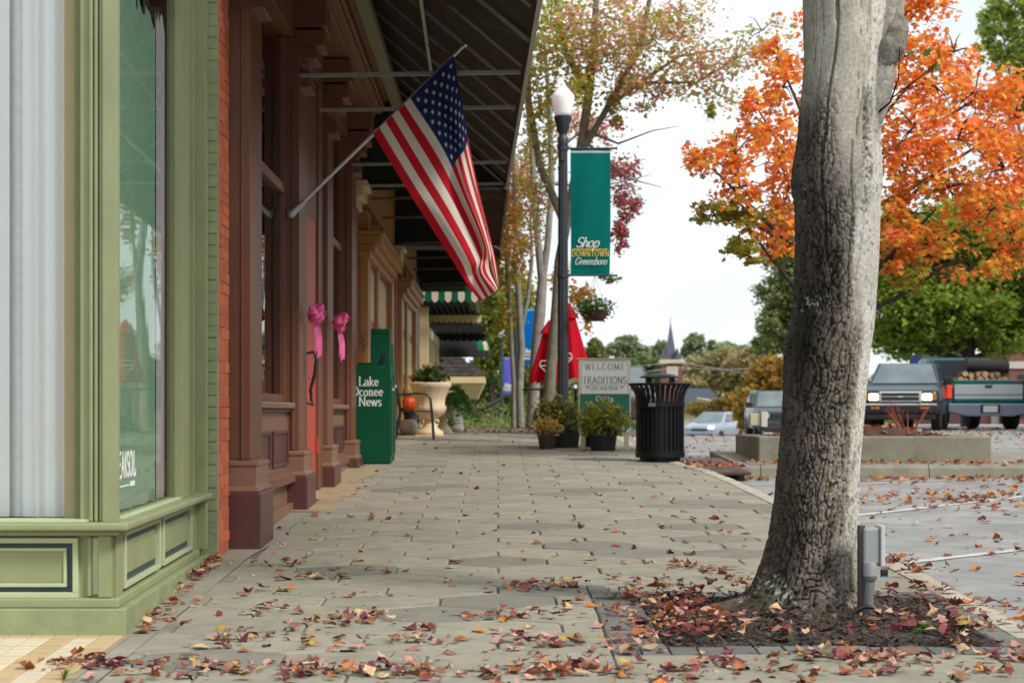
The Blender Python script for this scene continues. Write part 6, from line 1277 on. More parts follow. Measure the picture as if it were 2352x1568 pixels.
# pickup truck seen from behind, loaded with firewood
m_c2 = pm('teal_truck_paint', (.004, .10, .10), .4, .05, 2, spec=.3, coat=.25); m_c2b = pm('silver_truck_paint', (.42, .45, .45), .3, .05, 2, coat=.5); m_bum = pm('blue_grey_bumper', (.22, .26, .33), .35, .1, 5, metal=.4)
v2 = vbase('pickup_truck', 'teal and silver pickup truck seen from behind carrying firewood', 2270, 50.5, gz(11.9, 50.5)-.14, R(3), 'truck')
vbox(v2, 'tailgate', (-.78, -.02, .60), (.78, .05, 1.10), m_c2, .025); vbox(v2, 'tailgate_panel', (-.76, -.03, .68), (.76, -.021, 1.0), m_c2b, .004); vbox(v2, 'tailgate_crease', (-.76, -.036, .76), (.76, -.0305, .79), m_bum, .002); vbox(v2, 'tailgate_handle', (-.08, -.045, .93), (.08, -.031, .985), m_trim); vbox(v2, 'badge', (.58, -.035, 1.03), (.72, -.0215, 1.06), m_tail, .002)
for s_ in (-1, 1):
    vbox(v2, 'bed_side', (s_*.88-.09, .0, .50), (s_*.88+.09, 2.05, 1.11), m_c2, .03); vbox(v2, 'side_stripe', (s_*.972-.006, .1, .70), (s_*.972+.006, 2.0, .98), m_c2b, .002); vbox(v2, 'taillight', (s_*.87-.05, -.035, .70), (s_*.87+.05, .02, .98), m_brake if s_ < 0 else m_tail, .01)
    for y in (1.0, 4.1): wheel(v2, s_*.80, y, .36, .24)
    vbox(v2, 'mirror', (s_*1.12-.12, 3.0, 1.2), (s_*1.12+.12, 3.1, 1.40), m_trim, .03)
vbox(v2, 'bed_floor', (-.8, .05, .55), (.8, 2.05, .62), m_trim); MB().prism([(-.93, -.16, .40), (-.93, -.16, .58), (.93, -.16, .58), (.93, -.16, .40), (.5, -.16, .30), (-.5, -.16, .30)], (0, .2, 0)).build('bumper', m_bum, v2, world=False, bevel=.02); vbox(v2, 'licence_plate', (-.16, -.172, .39), (.16, -.161, .53), m_plate, .003); vbox(v2, 'plate_recess', (-.22, -.168, .37), (.22, -.1605, .56), m_trim, .002)
MB().loft(body_loft([(2.1, .86, .40, .93, .65, .90, 1.12), (3.6, .86, .40, .93, .65, .90, 1.12), (4.9, .82, .45, .90, .65, .82, 1.02)])).build('front_body', m_c2, v2, world=False, smooth=35, bevel=.05)
MB().loft([[(-.88, 2.12, 1.10), (-.72, 2.25, 1.62), (.72, 2.25, 1.62), (.88, 2.12, 1.10)], [(-.88, 2.9, 1.10), (-.73, 2.8, 1.66), (.73, 2.8, 1.66), (.88, 2.9, 1.10)], [(-.88, 3.7, 1.10), (-.70, 3.2, 1.63), (.70, 3.2, 1.63), (.88, 3.7, 1.10)]]).build('cab', m_c2, v2, world=False, bevel=.03)
vquad(v2, 'rear_window', shrink([(-.88, 2.12, 1.12), (.88, 2.12, 1.12), (.72, 2.25, 1.62), (-.72, 2.25, 1.62)], .84), pm('dark_rear_glass', (.012, .014, .018), .25, .1, 2, spec=.3), (0, -1, .2))
for s_ in (-1, 1): vquad(v2, 'side_window', shrink([(s_*.88, 2.2, 1.12), (s_*.88, 3.6, 1.12), (s_*.71, 3.2, 1.62), (s_*.72, 2.3, 1.62)], .8), m_vg, (s_, 0, .2))
v2.scale = (1.1,)*3; fwM = MW[v2.name] @ Matrix.Scale(1.1, 4); MW[v2.name] = fwM; m_lend = pm('log_end', (.48, .30, .14), .9, .25, 9, rnd=.2); m_lbk = pm('log_bark', (.16, .10, .06), .9, .3, 9, rnd=.2); rl = random.Random(3); ORD = ['first from the left', 'second from the left', 'third from the left', 'fourth from the left', 'fifth from the left', 'fifth from the right', 'fourth from the right', 'third from the right', 'second from the right', 'first from the right']
for row_ in range(3):
    for i in range(10-row_*2):
        c = fwM @ Vector((-.66+i*.148+row_*.15+rl.uniform(-.02, .02), .35+rl.uniform(-.12, .12)+.1*row_, .98+.12*row_+rl.uniform(-.02, .02))); rr = rl.uniform(.058, .085); d = Vector((rl.uniform(-.25, .1), 1, rl.uniform(-.08, .08))).normalized()
        t = thing('firewood_log', 'cut firewood log, %s of the %s layer of the load' % (ORD[i], ('bottom', 'middle', 'top')[row_]), 'log', c, 0, 'firewood logs in the pickup bed')
        MB().tube([c, c+d*.45], rr, 10).build('bark', m_lbk, t, smooth=50); MB().tube([c-d*.003, c+d*.004], rr*.93, 10).build('cut_end', m_lend, t)
c0, c1 = fwM @ Vector((-.25, .9, 1.46)), fwM @ Vector((.70, .9, 1.40)); tp = thing('rolled_tarp', 'dark grey rolled bundle lying on top of the firewood', 'bundle', (c0+c1)/2); MB().tube([c0, c0.lerp(c1, .5), c1], [.17, .165, .16], 14).build('roll', pm('dark_tarp', (.035, .034, .034), .85, .2, 6, bump=.5, bscale=14), tp, smooth=50)
# small silver-grey SUV to the left of the trunk
m_c3 = pm('steel_grey_paint', (.035, .042, .05), .3, .05, 2, coat=.4); y4 = 70.0
v3 = vbase('small_suv', 'steel grey boxy sport utility half hidden behind the tree trunk', 1797, y4, gz(px(1797, 0, y4).x, y4)-.14, R(-1), 'car')
MB().loft(body_loft([(0, .74, .40, .82, .62, .74, .88), (.15, .80, .34, .86, .62, .80, .98), (1.1, .84, .32, .88, .68, .82, 1.05), (3.9, .84, .32, .88, .68, .84, 1.06), (4.3, .80, .40, .85, .7, .80, 1.02)])).build('body', m_c3, v3, world=False, smooth=35, bevel=.05)
cabin(v3, [(1.1, .82, 1.04), (1.75, .68, 1.62), (3.9, .68, 1.62), (4.25, .80, 1.05)], m_c3)
for s_ in (-1, 1):
    for y in (.85, 3.45): wheel(v3, s_*.76, y, .35, .22); vbox(v3, 'wheel_arch', (s_*.80-.085, y-.42, .36), (s_*.80+.085, y+.42, .74), m_trim, .05)
    MB().tube([(s_*.55, -.04, .78), (s_*.55, .05, .78)], .11, 16).build('headlight', m_hloff, v3, world=False); vbox(v3, 'indicator', (s_*.70-.05, -.03, .62), (s_*.70+.05, .05, .68), m_amber); vbox(v3, 'mirror', (s_*.98-.12, 1.3, 1.05), (s_*.98+.12, 1.42, 1.24), m_trim, .03)
vbox(v3, 'bumper', (-.84, -.08, .34), (.84, .2, .58), m_c3, .05); vbox(v3, 'lower_trim', (-.8, -.10, .22), (.8, .2, .40), m_trim, .04)
for k in range(6): vbox(v3, 'grille_slot', (-.36+k*.13, -.012, .70), (-.29+k*.13, .1, .86), m_trim, .004)
# silver-blue sedan coming up the hill
m_c4 = pm('silver_blue_paint', (.24, .28, .36), .22, .05, 2, coat=.8); y5 = 105.0
v4 = vbase('silver_sedan', 'silver blue sedan with one bright headlamp coming up the hill', 1606, y5, H+(VY-945)/F*y5-1.45, R(-27), 'car')
MB().loft(body_loft([(0, .70, .32, .80, .5, .70, .66), (.18, .80, .26, .88, .52, .80, .74), (1.2, .84, .24, .90, .58, .84, .94), (3.8, .84, .24, .90, .6, .84, .98), (4.6, .78, .32, .86, .6, .80, .94)])).build('body', m_c4, v4, world=False, smooth=35, bevel=.05)
cabin(v4, [(1.15, .82, .93), (2.05, .60, 1.42), (3.2, .60, 1.42), (4.05, .78, .97)], m_c4)
for s_ in (-1, 1):
    for y in (.85, 3.6): wheel(v4, s_*.78, y, .32, .2)
    vbox(v4, 'headlight', (s_*.62-.15, -.02, .58), (s_*.62+.15, .12, .72), m_hl if s_ > 0 else m_hloff, .03); vbox(v4, 'mirror', (s_*.98-.09, 1.5, .92), (s_*.98+.09, 1.6, 1.06), m_c4, .03)
vbox(v4, 'grille', (-.4, -.02, .48), (.4, .04, .58), m_trim); vbox(v4, 'badge', (-.07, -.03, .60), (.07, -.0, .635), pm('gold_badge', (.6, .42, .12), .3, metal=.8), .004); vbox(v4, 'bumper', (-.82, -.06, .28), (.82, .2, .46), m_c4, .06)
# dark red car mostly hidden between sign and trash can
y6 = 43.0; v5 = vbase('dark_car', 'dark maroon car mostly hidden between the welcome sign and the trash can', 1440, y6, gz(px(1440, 0, y6).x, y6)-.02, R(0), 'car'); m_c5 = pm('maroon_paint_car', (.045, .012, .015), .25, .05, 2, coat=.7)
MB().loft(body_loft([(0, .5, .30, .62, .55, .55, .70), (.15, .6, .26, .66, .55, .60, .78), (1.1, .62, .24, .68, .6, .62, .92), (3.9, .62, .24, .68, .6, .62, .95)])).build('body', m_c5, v5, world=False, smooth=35, bevel=.05); cabin(v5, [(1.0, .60, .9), (1.7, .46, 1.38), (3.1, .46, 1.38), (3.8, .58, .93)], m_c5)
for s_ in (-1, 1):
    for y in (.8, 3.2): wheel(v5, s_*.58, y, .3, .18)
    vbox(v5, 'headlight', (s_*.42-.12, -.02, .58), (s_*.42+.12, .1, .68), m_hloff)
vbox(v5, 'bumper', (-.62, -.05, .26), (.62, .2, .46), m_c5, .05)

# ================================================================== FAR BUILDINGS
m_brk2 = pm('red_brown_brick', (.19, .075, .06), .9, .12, 3); m_lime = pm('limestone', (.50, .47, .40), .85, .08, 2)
yb = 78.0; bb = thing('brick_building', 'red brick building with a pale stone band behind the pickup truck', 'building', (px(2340, 0, yb).x, yb, .6)); X = lambda u: px(u, 0, yb).x; Z = lambda v: H+(VY-v)/F*yb
box('wall', (X(2250), yb+.6, .2), (X(2330), yb+12, 6.8), m_brk2, bb); box('wall', (X(2318), yb, .2), (X(2700), yb+12, 7.4), m_brk2, bb); box('stone_band', (X(2249), yb+.55, Z(852)), (X(2318), yb+.62, Z(838)), m_lime, bb); box('stone_band', (X(2316), yb-.06, Z(846)), (X(2701), yb-.001, Z(830)), m_lime, bb)
box('pilaster', (X(2285), yb+.5, .2), (X(2302), yb+.61, Z(853)), m_lime, bb); box('window', (X(2338), yb-.02, Z(960)), (X(2368), yb-.001, Z(860)), m_vg, bb); 
for k in range(5): box('window', (X(2420+60*k), yb-.02, Z(930)), (X(2450+60*k), yb-.001, Z(860)), m_vg, bb)
ar = thing('brick_building', 'unseen long red brick shop row across the street', 'building', (22, 10, 0));  # out-of-view row, added to cut low sky light on the shopfronts
box('wall', (18, -30, -1.5), (28, 58, 9), m_brk2, ar); box('stone_band', (17.94, -30, 4.4), (17.999, 58, 4.8), m_lime, ar)
for k in range(17): box('window', (17.95, -27+5*k, 1.2), (17.99, -24+5*k, 4.0), m_vg, ar); box('window', (17.95, -26.4+5*k, 5.6), (17.99, -24.9+5*k, 7.8), m_vg, ar)
# church tower with spire
yc = 150.0; ch = thing('church_steeple', 'dark pointed church spire on a red and cream tower in the distance', 'church', (px(1543, 0, yc).x, yc, -4)); X = lambda u: px(u, 0, yc).x; Z = lambda v: H+(VY-v)/F*yc; m_sl = pm('slate', (.085, .09, .12), .7, .15, 2); m_crw = pm('cream_trim', (.55, .47, .33), .8, .06, 2)
xc = X(1540); MB().loft([[(xc-.40, yc-.4, Z(826)), (xc+.40, yc-.4, Z(826)), (xc+.40, yc+.4, Z(826)), (xc-.40, yc+.4, Z(826))], [(xc-.30, yc-.3, Z(800)), (xc+.30, yc-.3, Z(800)), (xc+.30, yc+.3, Z(800)), (xc-.30, yc+.3, Z(800))], [(xc-.02, yc-.02, Z(742)), (xc+.02, yc-.02, Z(742)), (xc+.02, yc+.02, Z(742)), (xc-.02, yc+.02, Z(742))]]).build('spire', m_sl, ch); MB().tube([(xc, yc, Z(744)), (xc, yc, Z(728))], .03, 5).build('finial', m_sl, ch)
for s_ in (-1, 1): MB().prism([(xc+s_*.5-.22, yc-.7, Z(826)), (xc+s_*.5+.22, yc-.7, Z(826)), (xc+s_*.46, yc-.7, Z(800))], (0, 1.4, 0)).build('gablet', m_sl, ch)
box('tower', (X(1519), yc-.75, -8), (X(1566), yc+.75, Z(836)), m_brk2, ch); box('eave', (X(1514), yc-.9, Z(835)), (X(1570), yc+.9, Z(826)), m_crw, ch); box('louvre_frame', (X(1529), yc-.80, Z(870)), (X(1555), yc-.751, Z(842)), m_crw, ch); box('louvre', (X(1535), yc-.82, Z(866)), (X(1549), yc-.801, Z(848)), pm('louvre_grey', (.4, .42, .42), .7), ch)
yd = 128.0; dkr = thing('dark_roof_house', 'low house with a dark blue roof down the hill behind the bushes', 'building', (px(1610, 0, yd).x, yd, -3)); X = lambda u: px(u, 0, yd).x; Z = lambda v: H+(VY-v)/F*yd
MB().prism([(X(1560), yd-2, Z(935)), (X(1655), yd-2, Z(935)), (X(1640), yd+2, Z(898)), (X(1568), yd+2, Z(898))], (0, .4, .2)).build('roof', pm('blue_black_roof', (.03, .04, .06), .7, .2), dkr); box('wall', (X(1562), yd-1.5, -6), (X(1652), yd+4, Z(935)), m_crw, dkr); MB().tube([(X(1590), yd-3, Z(915)), (X(1655), yd-3, Z(926))], .05, 5).build('gutter', m_lime, dkr)
# overhead wires
for k, (v0, v1_, v2_) in enumerate(((846, 832, 858), (858, 850, 846))):
    wr = thing('power_line', ('upper pale overhead wire crossing in front of the church tower', 'lower pale overhead wire crossing below the church eave')[k], 'wire', px(1560, v1_, 110)); MB().tube([px(1400, v0+10*k, 110), px(1480, (v0+v1_)/2, 110), px(1560, v1_ if k == 0 else v1_-6, 110), px(1640, (v1_+v2_)/2, 110), px(1800, v2_+14*(1-k), 110)], .016, 4).build('strand', pm('wire_grey', (.3, .3, .29), .6), wr)
for k, (u, y, vt) in enumerate(((2165, 72, 792), (2240, 66, 785))):
    x = px(u, 0, y).x; zg = gz(x, y); t = thing('lamp_post', ('short street lamp with white globe between the two trucks', 'short street lamp with white globe before the brick building')[k], 'street lamp', (x, y, zg), 0, 'street lamps across the road'); zt = H+(VY-vt)/F*y
    MB().tube([(x, y, zg), (x, y, zt-.62)], [.07, .05], 8).build('shaft', m_postg, t); MB().lathe([(.05, -.62), (.12, -.56), (.12, -.52)], (x, y, zt), 12).build('capital', m_postg, t); MB().lathe([(.11, -.52), (.19, -.42), (.15, -.30), (.06, -.26), (.13, -.16), (.04, -.05), (.02, 0)], (x, y, zt), 14).build('globe', m_globe, t, smooth=180)
bs_ = thing('blue_sign', 'dark blue sign panel above the roof of the teal sport utility', 'sign', px(2100, 960, 75)); q0, q1 = px(2089, 836, 75), px(2116, 815, 75); MB().box(q0.x, 75, q0.z, q1.x, 75.05, q1.z).build('panel', pm('navy_panel', (.01, .03, .13), .5), bs_); MB().tube([(q0.x+.2, 75.1, .5), (q0.x+.2, 75.1, q1.z)], .04, 6).build('post', m_postg, bs_)

# ================================================================== TREES BEYOND
GR = [(.32, .44, .06, 4), (.42, .52, .08, 3), (.20, .31, .05, 3), (.5, .52, .1, 1)]; YG = [(.42, .5, .1, 3), (.32, .44, .1, 3), (.5, .54, .15, 1)]; OLV = [(.27, .31, .11, 3), (.34, .36, .14, 2), (.2, .25, .08, 3)]; HAZ = [(.34, .40, .22, 3), (.40, .44, .26, 2), (.28, .35, .2, 3)]; RUST = [(.52, .40, .2, 3), (.42, .38, .18, 3), (.34, .36, .17, 2), (.56, .32, .16, 1)]; GOLD = [(.58, .37, .07, 3), (.46, .31, .07, 3), (.3, .27, .07, 2), (.6, .24, .07, 1)]  # HAZ: distance haze painted in as paler leaf colours
def ftree(name, label, u, vb, y, blobs, size, n, pal, seed, bark=m_b3, tr=.2, group='trees beyond the street', cat_='tree', spread=1.0, limbs=4, kind='oval', clump=.4):
    b = px(u, vb, y); zg = min(b.z, gz(b.x, y)-.3) if vb > 940 else b.z
    top = min(v for _, v, _, _ in blobs); q = px(u, top+20, y); q0 = Vector((b.x, y, zg)); lm = []
    for k, (bu, bv, ru, rv) in enumerate(blobs[:limbs]): e = px(bu, bv, y+((k % 3)-1)*.3*ru/F*y); s0 = q0.lerp(q, .25+.1*(k % 3)); lm.append(([s0, s0.lerp(e, .55)+Vector((0, 0, -.02*y*.3)), e], [tr*.5, tr*.3, tr*.1]))
    tot = sum(ru*rv for _, _, ru, rv in blobs)
    cs = [((*px(bu, bv, y+random.Random(seed+k).uniform(-.5, .5)*ru/F*y),), (ru/F*y, ru/F*y*.8*spread, rv/F*y), max(30, int(n*ru*rv/tot)), pal) for k, (bu, bv, ru, rv) in enumerate(blobs)]
    return tree(name, label, ([q0, q0.lerp(q, .4), q0.lerp(q, .75)], [tr, tr*.75, tr*.3]), lm, cs, size, kind, bark, group, seed, .35, 0, clump, 2.0)
ftree('green_tree', 'broad bright green tree behind the pickup truck', 2225, 965, 62, [(2070, 630, 90, 80), (2160, 600, 100, 80), (2250, 600, 110, 80), (2350, 620, 90, 90), (2050, 720, 80, 80), (2140, 710, 100, 75), (2230, 710, 100, 75), (2330, 720, 90, 75), (2070, 780, 80, 48), (2160, 780, 70, 46), (2290, 780, 80, 44), (2200, 530, 110, 70), (2310, 520, 100, 70), (2400, 680, 90, 120), (2080, 540, 80, 60)], .20, 21000, GR, 61, m_b3, .26, limbs=12)
ftree('green_tree', 'pale green tree at the upper right edge behind the orange maple', 2430, 960, 58, [(2300, 60, 60, 50), (2340, 140, 60, 60), (2270, 110, 40, 30), (2330, 0, 60, 40), (2340, 220, 50, 50), (2390, 100, 60, 160)], .19, 3200, YG, 62, m_b1, .22)
ftree('cedar_tree', 'dark olive cedar showing just left of the trunk', 1830, 960, 92, [(1815, 600, 60, 60), (1805, 680, 66, 60), (1825, 540, 50, 50), (1790, 750, 56, 50), (1850, 650, 60, 120), (1770, 790, 40, 30), (1840, 790, 60, 50)], .24, 8000, OLV, 63, m_b3, .3)
ftree('golden_bush', 'golden orange shrub behind the steel grey vehicle', 1790, 960, 86, [(1745, 870, 36, 36), (1780, 850, 40, 34), (1730, 920, 40, 40), (1800, 890, 40, 40), (1720, 950, 36, 40)], .2, 3600, GOLD, 64, m_b3, .12, 'bushes across the road', 'bush')
ftree('golden_bush', 'yellow shrub above the silver sedan', 1640, 965, 120, [(1610, 940, 36, 20), (1660, 930, 36, 26), (1690, 950, 40, 40), (1640, 960, 40, 30)], .2, 2400, [(.36, .26, .05, 3), (.25, .2, .05, 2), (.4, .2, .05, 1)], 65, m_b3, .1, 'bushes across the road', 'bush')
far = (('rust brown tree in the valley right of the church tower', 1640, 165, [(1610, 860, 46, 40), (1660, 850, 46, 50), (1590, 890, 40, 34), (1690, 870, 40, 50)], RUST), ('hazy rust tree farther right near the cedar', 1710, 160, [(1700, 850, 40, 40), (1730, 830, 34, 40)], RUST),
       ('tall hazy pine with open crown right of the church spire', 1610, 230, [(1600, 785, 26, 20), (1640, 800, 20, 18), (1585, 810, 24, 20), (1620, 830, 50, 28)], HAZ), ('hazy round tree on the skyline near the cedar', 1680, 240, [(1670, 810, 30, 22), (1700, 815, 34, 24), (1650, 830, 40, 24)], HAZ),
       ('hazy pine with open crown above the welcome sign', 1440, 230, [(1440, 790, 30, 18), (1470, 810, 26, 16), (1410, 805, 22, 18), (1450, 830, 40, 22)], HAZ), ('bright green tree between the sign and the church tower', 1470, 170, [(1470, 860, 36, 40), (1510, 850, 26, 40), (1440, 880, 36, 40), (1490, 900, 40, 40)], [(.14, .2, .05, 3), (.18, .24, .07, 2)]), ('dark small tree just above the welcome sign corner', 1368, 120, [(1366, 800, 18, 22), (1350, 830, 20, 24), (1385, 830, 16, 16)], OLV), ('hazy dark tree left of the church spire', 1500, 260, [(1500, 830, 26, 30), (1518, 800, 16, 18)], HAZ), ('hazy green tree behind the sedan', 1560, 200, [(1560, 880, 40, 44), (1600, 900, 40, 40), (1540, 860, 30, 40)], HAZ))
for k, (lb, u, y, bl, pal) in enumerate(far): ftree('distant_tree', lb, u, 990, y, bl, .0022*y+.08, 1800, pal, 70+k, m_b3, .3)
# green thicket behind the shop row
ftree('thicket_tree', 'yellow green tree behind the third awning near the purple banner', 1130, 985, 112, [(1130, 700, 50, 60), (1160, 780, 60, 60), (1120, 800, 40, 50), (1190, 700, 40, 70), (1210, 800, 40, 60)], .28, 8000, [(.34, .38, .07, 3), (.24, .3, .06, 3), (.6, .36, .09, .6)], 90, m_b3, .12)
ftree('thicket_tree', 'darker green tree low beside the shingle canopy', 1110, 985, 118, [(1110, 880, 50, 50), (1150, 900, 50, 50), (1190, 890, 44, 60), (1080, 930, 50, 50), (1230, 900, 40, 60), (1140, 950, 60, 40), (1210, 950, 50, 40)], .28, 9500, [(.2, .28, .06, 3), (.3, .36, .09, 3), (.14, .21, .05, 2)], 91, m_b3, .12)
ftree('thicket_tree', 'pale green tree behind the umbrellas and cafe chairs', 1280, 985, 80, [(1270, 930, 40, 50), (1310, 940, 40, 40), (1250, 880, 30, 50), (1340, 950, 40, 40), (1240, 960, 40, 40)], .24, 5200, [(.22, .3, .08, 3), (.34, .38, .12, 3)], 92, m_b3, .1)
fg = thing('fallen_branch', 'dark bare branch sloping through the thicket below the lamp', 'branch', px(1120, 930, 74)); MB().tube([px(1062, 950, 74), px(1090, 940, 74), px(1130, 928, 74), px(1165, 905, 74)], [.12, .1, .08, .04], 7).build('limb', m_b3, fg)
r = np.random.default_rng(77); P = []; K = []
for i in range(5200):
    u = r.uniform(1040, 1260); y = r.uniform(42, 60); x = (u-VX)/F*y; P.append((x, y, gz(x, y)+abs(r.normal())*.22)); K.append(np.array([(.26, .32, .1), (.34, .4, .14), (.2, .27, .08)][r.integers(3)])*r.uniform(.7, 1.3))
gc = put('ground_cover', leaf_mesh('ground_cover', np.array(P), .11, 'long', np.array(K), .2, 77)); tag(gc, 'low green ground cover beyond the end of the sidewalk', kind='stuff')
P = []; K = []                                                # low wood in the valley
for i in range(9000):
    y = r.uniform(170, 330); u = r.uniform(1300, 2400); x = (u-VX)/F*y; P.append((x, y, H+(VY-r.uniform(860, 990))/F*y)); K.append(np.array([(.13, .15, .06), (.2, .16, .07), (.16, .18, .08)][r.integers(3)])*r.uniform(.7, 1.3))
gc = put('valley_woods', leaf_mesh('valley_woods', np.array(P), .9, 'oval', np.array(K), .2, 78)); tag(gc, 'distant wooded valley reading as one mass', kind='stuff')

# ================================================================== FALLEN LEAVES
LC = {'dark_red': (.21, .045, .045), 'wine': (.14, .034, .045), 'brown': (.25, .11, .065), 'rosy_tan': (.48, .25, .20), 'tan': (.52, .35, .2), 'rust': (.32, .10, .03), 'orange': (.48, .16, .025), 'gold': (.45, .30, .05)}
LM = {k: pm('fallen_leaf_'+k, c, .6, .35, 22, rnd=.25, spec=.3) for k, c in LC.items()}
def curl_leaf(seed, curl):
    r = random.Random(seed); mb = MB(); ring = []
    ax = r.uniform(0, 6.28)
    if seed in (3, 7): pol = [(a, (.42+.48*abs(math.sin(R(a))))*r.uniform(.92, 1.06)) for a, _ in MAPLE2]
    elif seed in (5, 10): pol = [(a+r.uniform(-8, 8), (rr*.9 if 0 < a < 150 else .3)*r.uniform(.7, 1.1)) for a, rr in MAPLE2]
    else: pol = [(a+r.uniform(-7, 7), (rr*.86 if k % 2 else rr*1.12)*r.uniform(.82, 1.12)) for k, (a, rr) in enumerate(MAPLE2)]
    def bend(x, y):
        d = x*math.cos(ax)+y*math.sin(ax); e = -x*math.sin(ax)+y*math.cos(ax); return (x*(1-.18*curl*abs(d)), y*(1-.18*curl*abs(d)), curl*(.55*d*d-.25*e*e*.6)+.05*curl*math.sin(x*7+seed)+.02)
    mb.v.append(bend(0, .1))
    for a, rr in pol: mb.v.append(bend(rr*.55*math.cos(R(a)), rr*.55*math.sin(R(a))+.04))
    for a, rr in pol: mb.v.append(bend(rr*math.cos(R(a)), rr*math.sin(R(a))))
    for i in range(10): j = (i+1) % 10; mb.f += [(0, 1+i, 1+j), (1+i, 11+i, 11+j, 1+j)]
    mb.f.append((1, 11, 20)) if False else None
    s = [bend(0, -.1), bend(.01, -.5), bend(.03, -.85)]; b = len(mb.v)
    for p in s: mb.v += [(p[0]-.012, p[1], p[2]+.01), (p[0]+.012, p[1], p[2]+.01)]
    mb.f += [(b, b+1, b+3, b+2), (b+2, b+3, b+5, b+4)]; mb.v = [(x*.052, y*.052, z*.052) for x, y, z in mb.v]; mb.m = [0]*len(mb.f); return mb
SHAPES = [curl_leaf(i, .35+.28*(i % 6)) for i in range(12)]; shared = {}
rl = random.Random(12); spots = []
def place(x, y, zoff=0, road_=False):
    z = gz(0 if not road_ else x, y)+(-.138 if road_ else .004)
    spots.append((x, y, z+zoff, road_))
def drift(x, y, n, sx, sy, stack=.012):
    for i in range(int(n*1.5)): place(x+rl.gauss(0, sx), y+rl.gauss(0, sy), abs(rl.gauss(0, stack)))
# clumps read off the photograph's floor: pixel position and number of leaves
for u, v, n in ((700, 1330, 16), (640, 1300, 8), (560, 1540, 12), (760, 1550, 14), (1180, 1550, 14), (960, 1550, 10), (1480, 1545, 10), (860, 1415, 16), (640, 1400, 10), (560, 1470, 14), (650, 1455, 8), (740, 1430, 10), (690, 1540, 24), (960, 1475, 12), (1140, 1415, 18), (1250, 1410, 8), (1230, 1350, 14), (1250, 1335, 7), (1220, 1480, 14), (1330, 1470, 8), (1300, 1540, 26), (1230, 1530, 12), (1370, 1535, 12), (880, 1540, 14), (1120, 1465, 4), (830, 1370, 5), (600, 1360, 6), (430, 1385, 6), (340, 1420, 6), (480, 1290, 8), (520, 1300, 4), (400, 1520, 8), (300, 1550, 8), (170, 1530, 18), (220, 1525, 10), (1450, 1375, 14), (1560, 1300, 14), (1620, 1310, 10), (1500, 1290, 6), (1700, 1330, 8), (1650, 1530, 18), (1900, 1510, 30), (2000, 1510, 26), (2100, 1520, 12), (2330, 1510, 22), (2250, 1440, 12), (2080, 1440, 10), (2150, 1380, 12), (2060, 1350, 8), (2050, 1290, 22), (2120, 1310, 16), (2200, 1390, 10), (1620, 1440, 10), (1800, 1545, 8), (1980, 1550, 10), (2250, 1545, 12), (1560, 1555, 12), (1420, 1500, 3), (780, 1480, 6), (1000, 1530, 6), (480, 1545, 8), (1470, 1340, 8)):
    y = gd(v); drift((u-VX)/F*y, y, n, .11, .09)
for i in range(170): y = rl.uniform(8.1, 10.2)**1; place(rl.uniform(-1.6, 2.4), y)
for i in range(180): y = rl.uniform(10, 17); place(rl.uniform(-1.5, 2.4), y)
for i in range(90): y = rl.uniform(17, 34); place(rl.uniform(-1.45, 2.2), y)
for i in range(75): y = rl.uniform(9.6, 13.3); place(XF(y)+rl.uniform(.03, .10), y, rl.uniform(0, .03))
for i in range(190): place(rl.uniform(.70, 1.05)+abs(rl.gauss(0, .04)), rl.uniform(9.3, 11.2), rl.uniform(0, .09))     # heaped against the pit edge
for i in range(80): place(.72-abs(rl.gauss(0, .12)), rl.uniform(9.0, 11.4), rl.uniform(0, .02))
for i in range(60): place(rl.uniform(.7, 1.5), rl.uniform(10.9, 11.25), rl.uniform(0, .10))
for i in range(60): place(rl.uniform(1.0, 2.3), rl.uniform(9.3, 10.3), rl.uniform(.02, .06))
for i in range(60): place(rl.uniform(1.9, 2.5), rl.uniform(9.6, 11.4), rl.uniform(.0, .05))
for i in range(60): place(kx(12)+rl.uniform(-.25, .1), rl.uniform(10, 15), rl.uniform(0, .02))
for i in range(420): place(rl.uniform(-1.0, 2.0), rl.uniform(34.3, 37.2), rl.uniform(0, .03))
for i in range(26): place(rl.uniform(-1.62, -1.3), rl.uniform(14, 24.5))
sw_n = len(spots)
for i in range(480): y = rl.uniform(11, 24); place(rl.uniform(2.68, 8.2), y, rl.uniform(0, .01), True)
for i in range(520): x = rl.uniform(2.8, 9); place(x, 24.1-abs(rl.gauss(0, .35)), rl.uniform(0, .03), True)
for i in range(330): x = rl.gauss(5.0, 1.0); place(x, rl.gauss(20.8, .8), rl.uniform(0, .01), True)
for i in range(2600): y = rl.uniform(28, 55); place(rl.uniform(2.0, 14), y, rl.uniform(0, .02), True)
for i in range(420): spots.append((rl.uniform(2.85, 9), rl.uniform(24.25, 24.73), gz(0, 24.4)+.025+rl.uniform(0, .02), True))
for i in range(420): a, b = rl.random(), rl.random(); m_ = mul(a, b); spots.append((m_[0], m_[1], m_[2]+.012, True))
for i in range(160): spots.append((rl.uniform(2.2, 2.75), rl.uniform(23.0, 25.9), gz(0, 24.5)+.012, True))
near = sorted(range(sw_n), key=lambda i: spots[i][1])
keys = list(LC); wts_sw = (5, 4, 4, 4, 3, 3, 1.2, .8); wts_rd = (2, .5, 1.5, 2.5, 1.5, 4, 6, .6)
indiv = set(near[:300])
PLACE = {'dark_red': 'deep red', 'wine': 'dark wine', 'brown': 'dull brown', 'rosy_tan': 'rosy tan', 'tan': 'pale tan', 'rust': 'rust', 'orange': 'bright orange', 'gold': 'golden yellow'}
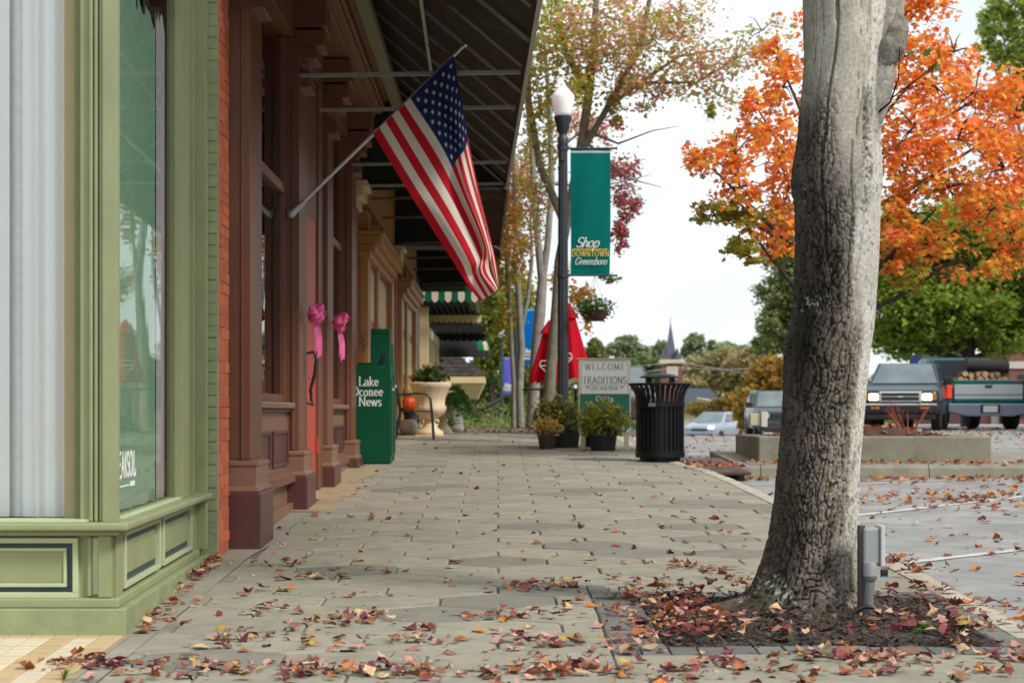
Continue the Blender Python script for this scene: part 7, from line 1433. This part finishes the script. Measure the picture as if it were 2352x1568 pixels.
def leaf_label(c, k, s, x, y):
    sz = 'small' if s < .8 else 'large' if s > 1.02 else 'mid sized'; cu = ('flattish', 'slightly curled', 'curled', 'cupped', 'strongly curled', 'crumpled')[k % 6]
    if x < -1.66: w = 'on the cream tiles by the green shop'
    elif .5 < x < 2.5 and y > 9.05: w = 'in the tree pit' if x > .75 and y > 9.3 else 'on the brick edging of the tree pit'
    else: w = 'on the pavers '+('beside the green shop' if x < -1.2 else 'left of the middle' if x < -.5 else 'in the middle' if x < .3 else 'left of the pit' if y > 9.05 and x < .6 else 'below the pit' if x < 1.4 else 'at the lower right')
    return '%s %s %s maple leaf %s' % (sz, cu, c, w)
SV = [np.array(s.v) for s in SHAPES]; bv = []; bf = []; bc = []; base_ = 0
for i, (x, y, z, rd) in enumerate(spots):
    key = rl.choices(keys, wts_rd if rd else wts_sw)[0]; k = rl.randrange(12); s = (.38+.85*rl.random()**1.3)*(1.15 if rd else 1); rot = (rl.gauss(0, .16)+(math.pi if rl.random() < .35 else 0), rl.gauss(0, .16), rl.uniform(0, 6.28))
    flip = abs(rot[0]) > 2; zz = z+(.012 if flip else .001)*s
    if i in indiv:
        if (k, key) not in shared: shared[k, key] = SHAPES[k].mesh('fallen_leaf', LM[key])
        o = bpy.data.objects.new('fallen_leaf', shared[k, key]); C.objects.link(o); o.location = (x, y, zz); o.rotation_euler = rot; o.scale = (s, s, s)
        tag(o, leaf_label(PLACE[key], k, s, x, y), 'leaf', 'fallen maple leaves in the foreground')
    else:
        from mathutils import Euler
        M = np.array(Euler(rot).to_matrix())*s; v = SV[k] @ M.T+np.array((x, y, zz)); bv.append(v); bf += [tuple(q+base_ for q in f) for f in SHAPES[k].f]; base_ += len(v); bc.append(np.tile(np.append(np.array(LC[key])*rl.uniform(.7, 1.3), 1), (len(v), 1)))
me = bpy.data.meshes.new('leaf_litter'); me.from_pydata(np.vstack(bv).tolist(), [], bf); a = me.color_attributes.new('Col', 'FLOAT_COLOR', 'POINT'); a.data.foreach_set('color', np.vstack(bc).reshape(-1).astype(np.float32)); me.materials.append(leaf_mat('litter_leaf', .12, .6)); me.update()
o = put('leaf_litter', me); tag(o, 'scattered red and orange fallen leaves farther along sidewalk and street', kind='stuff')
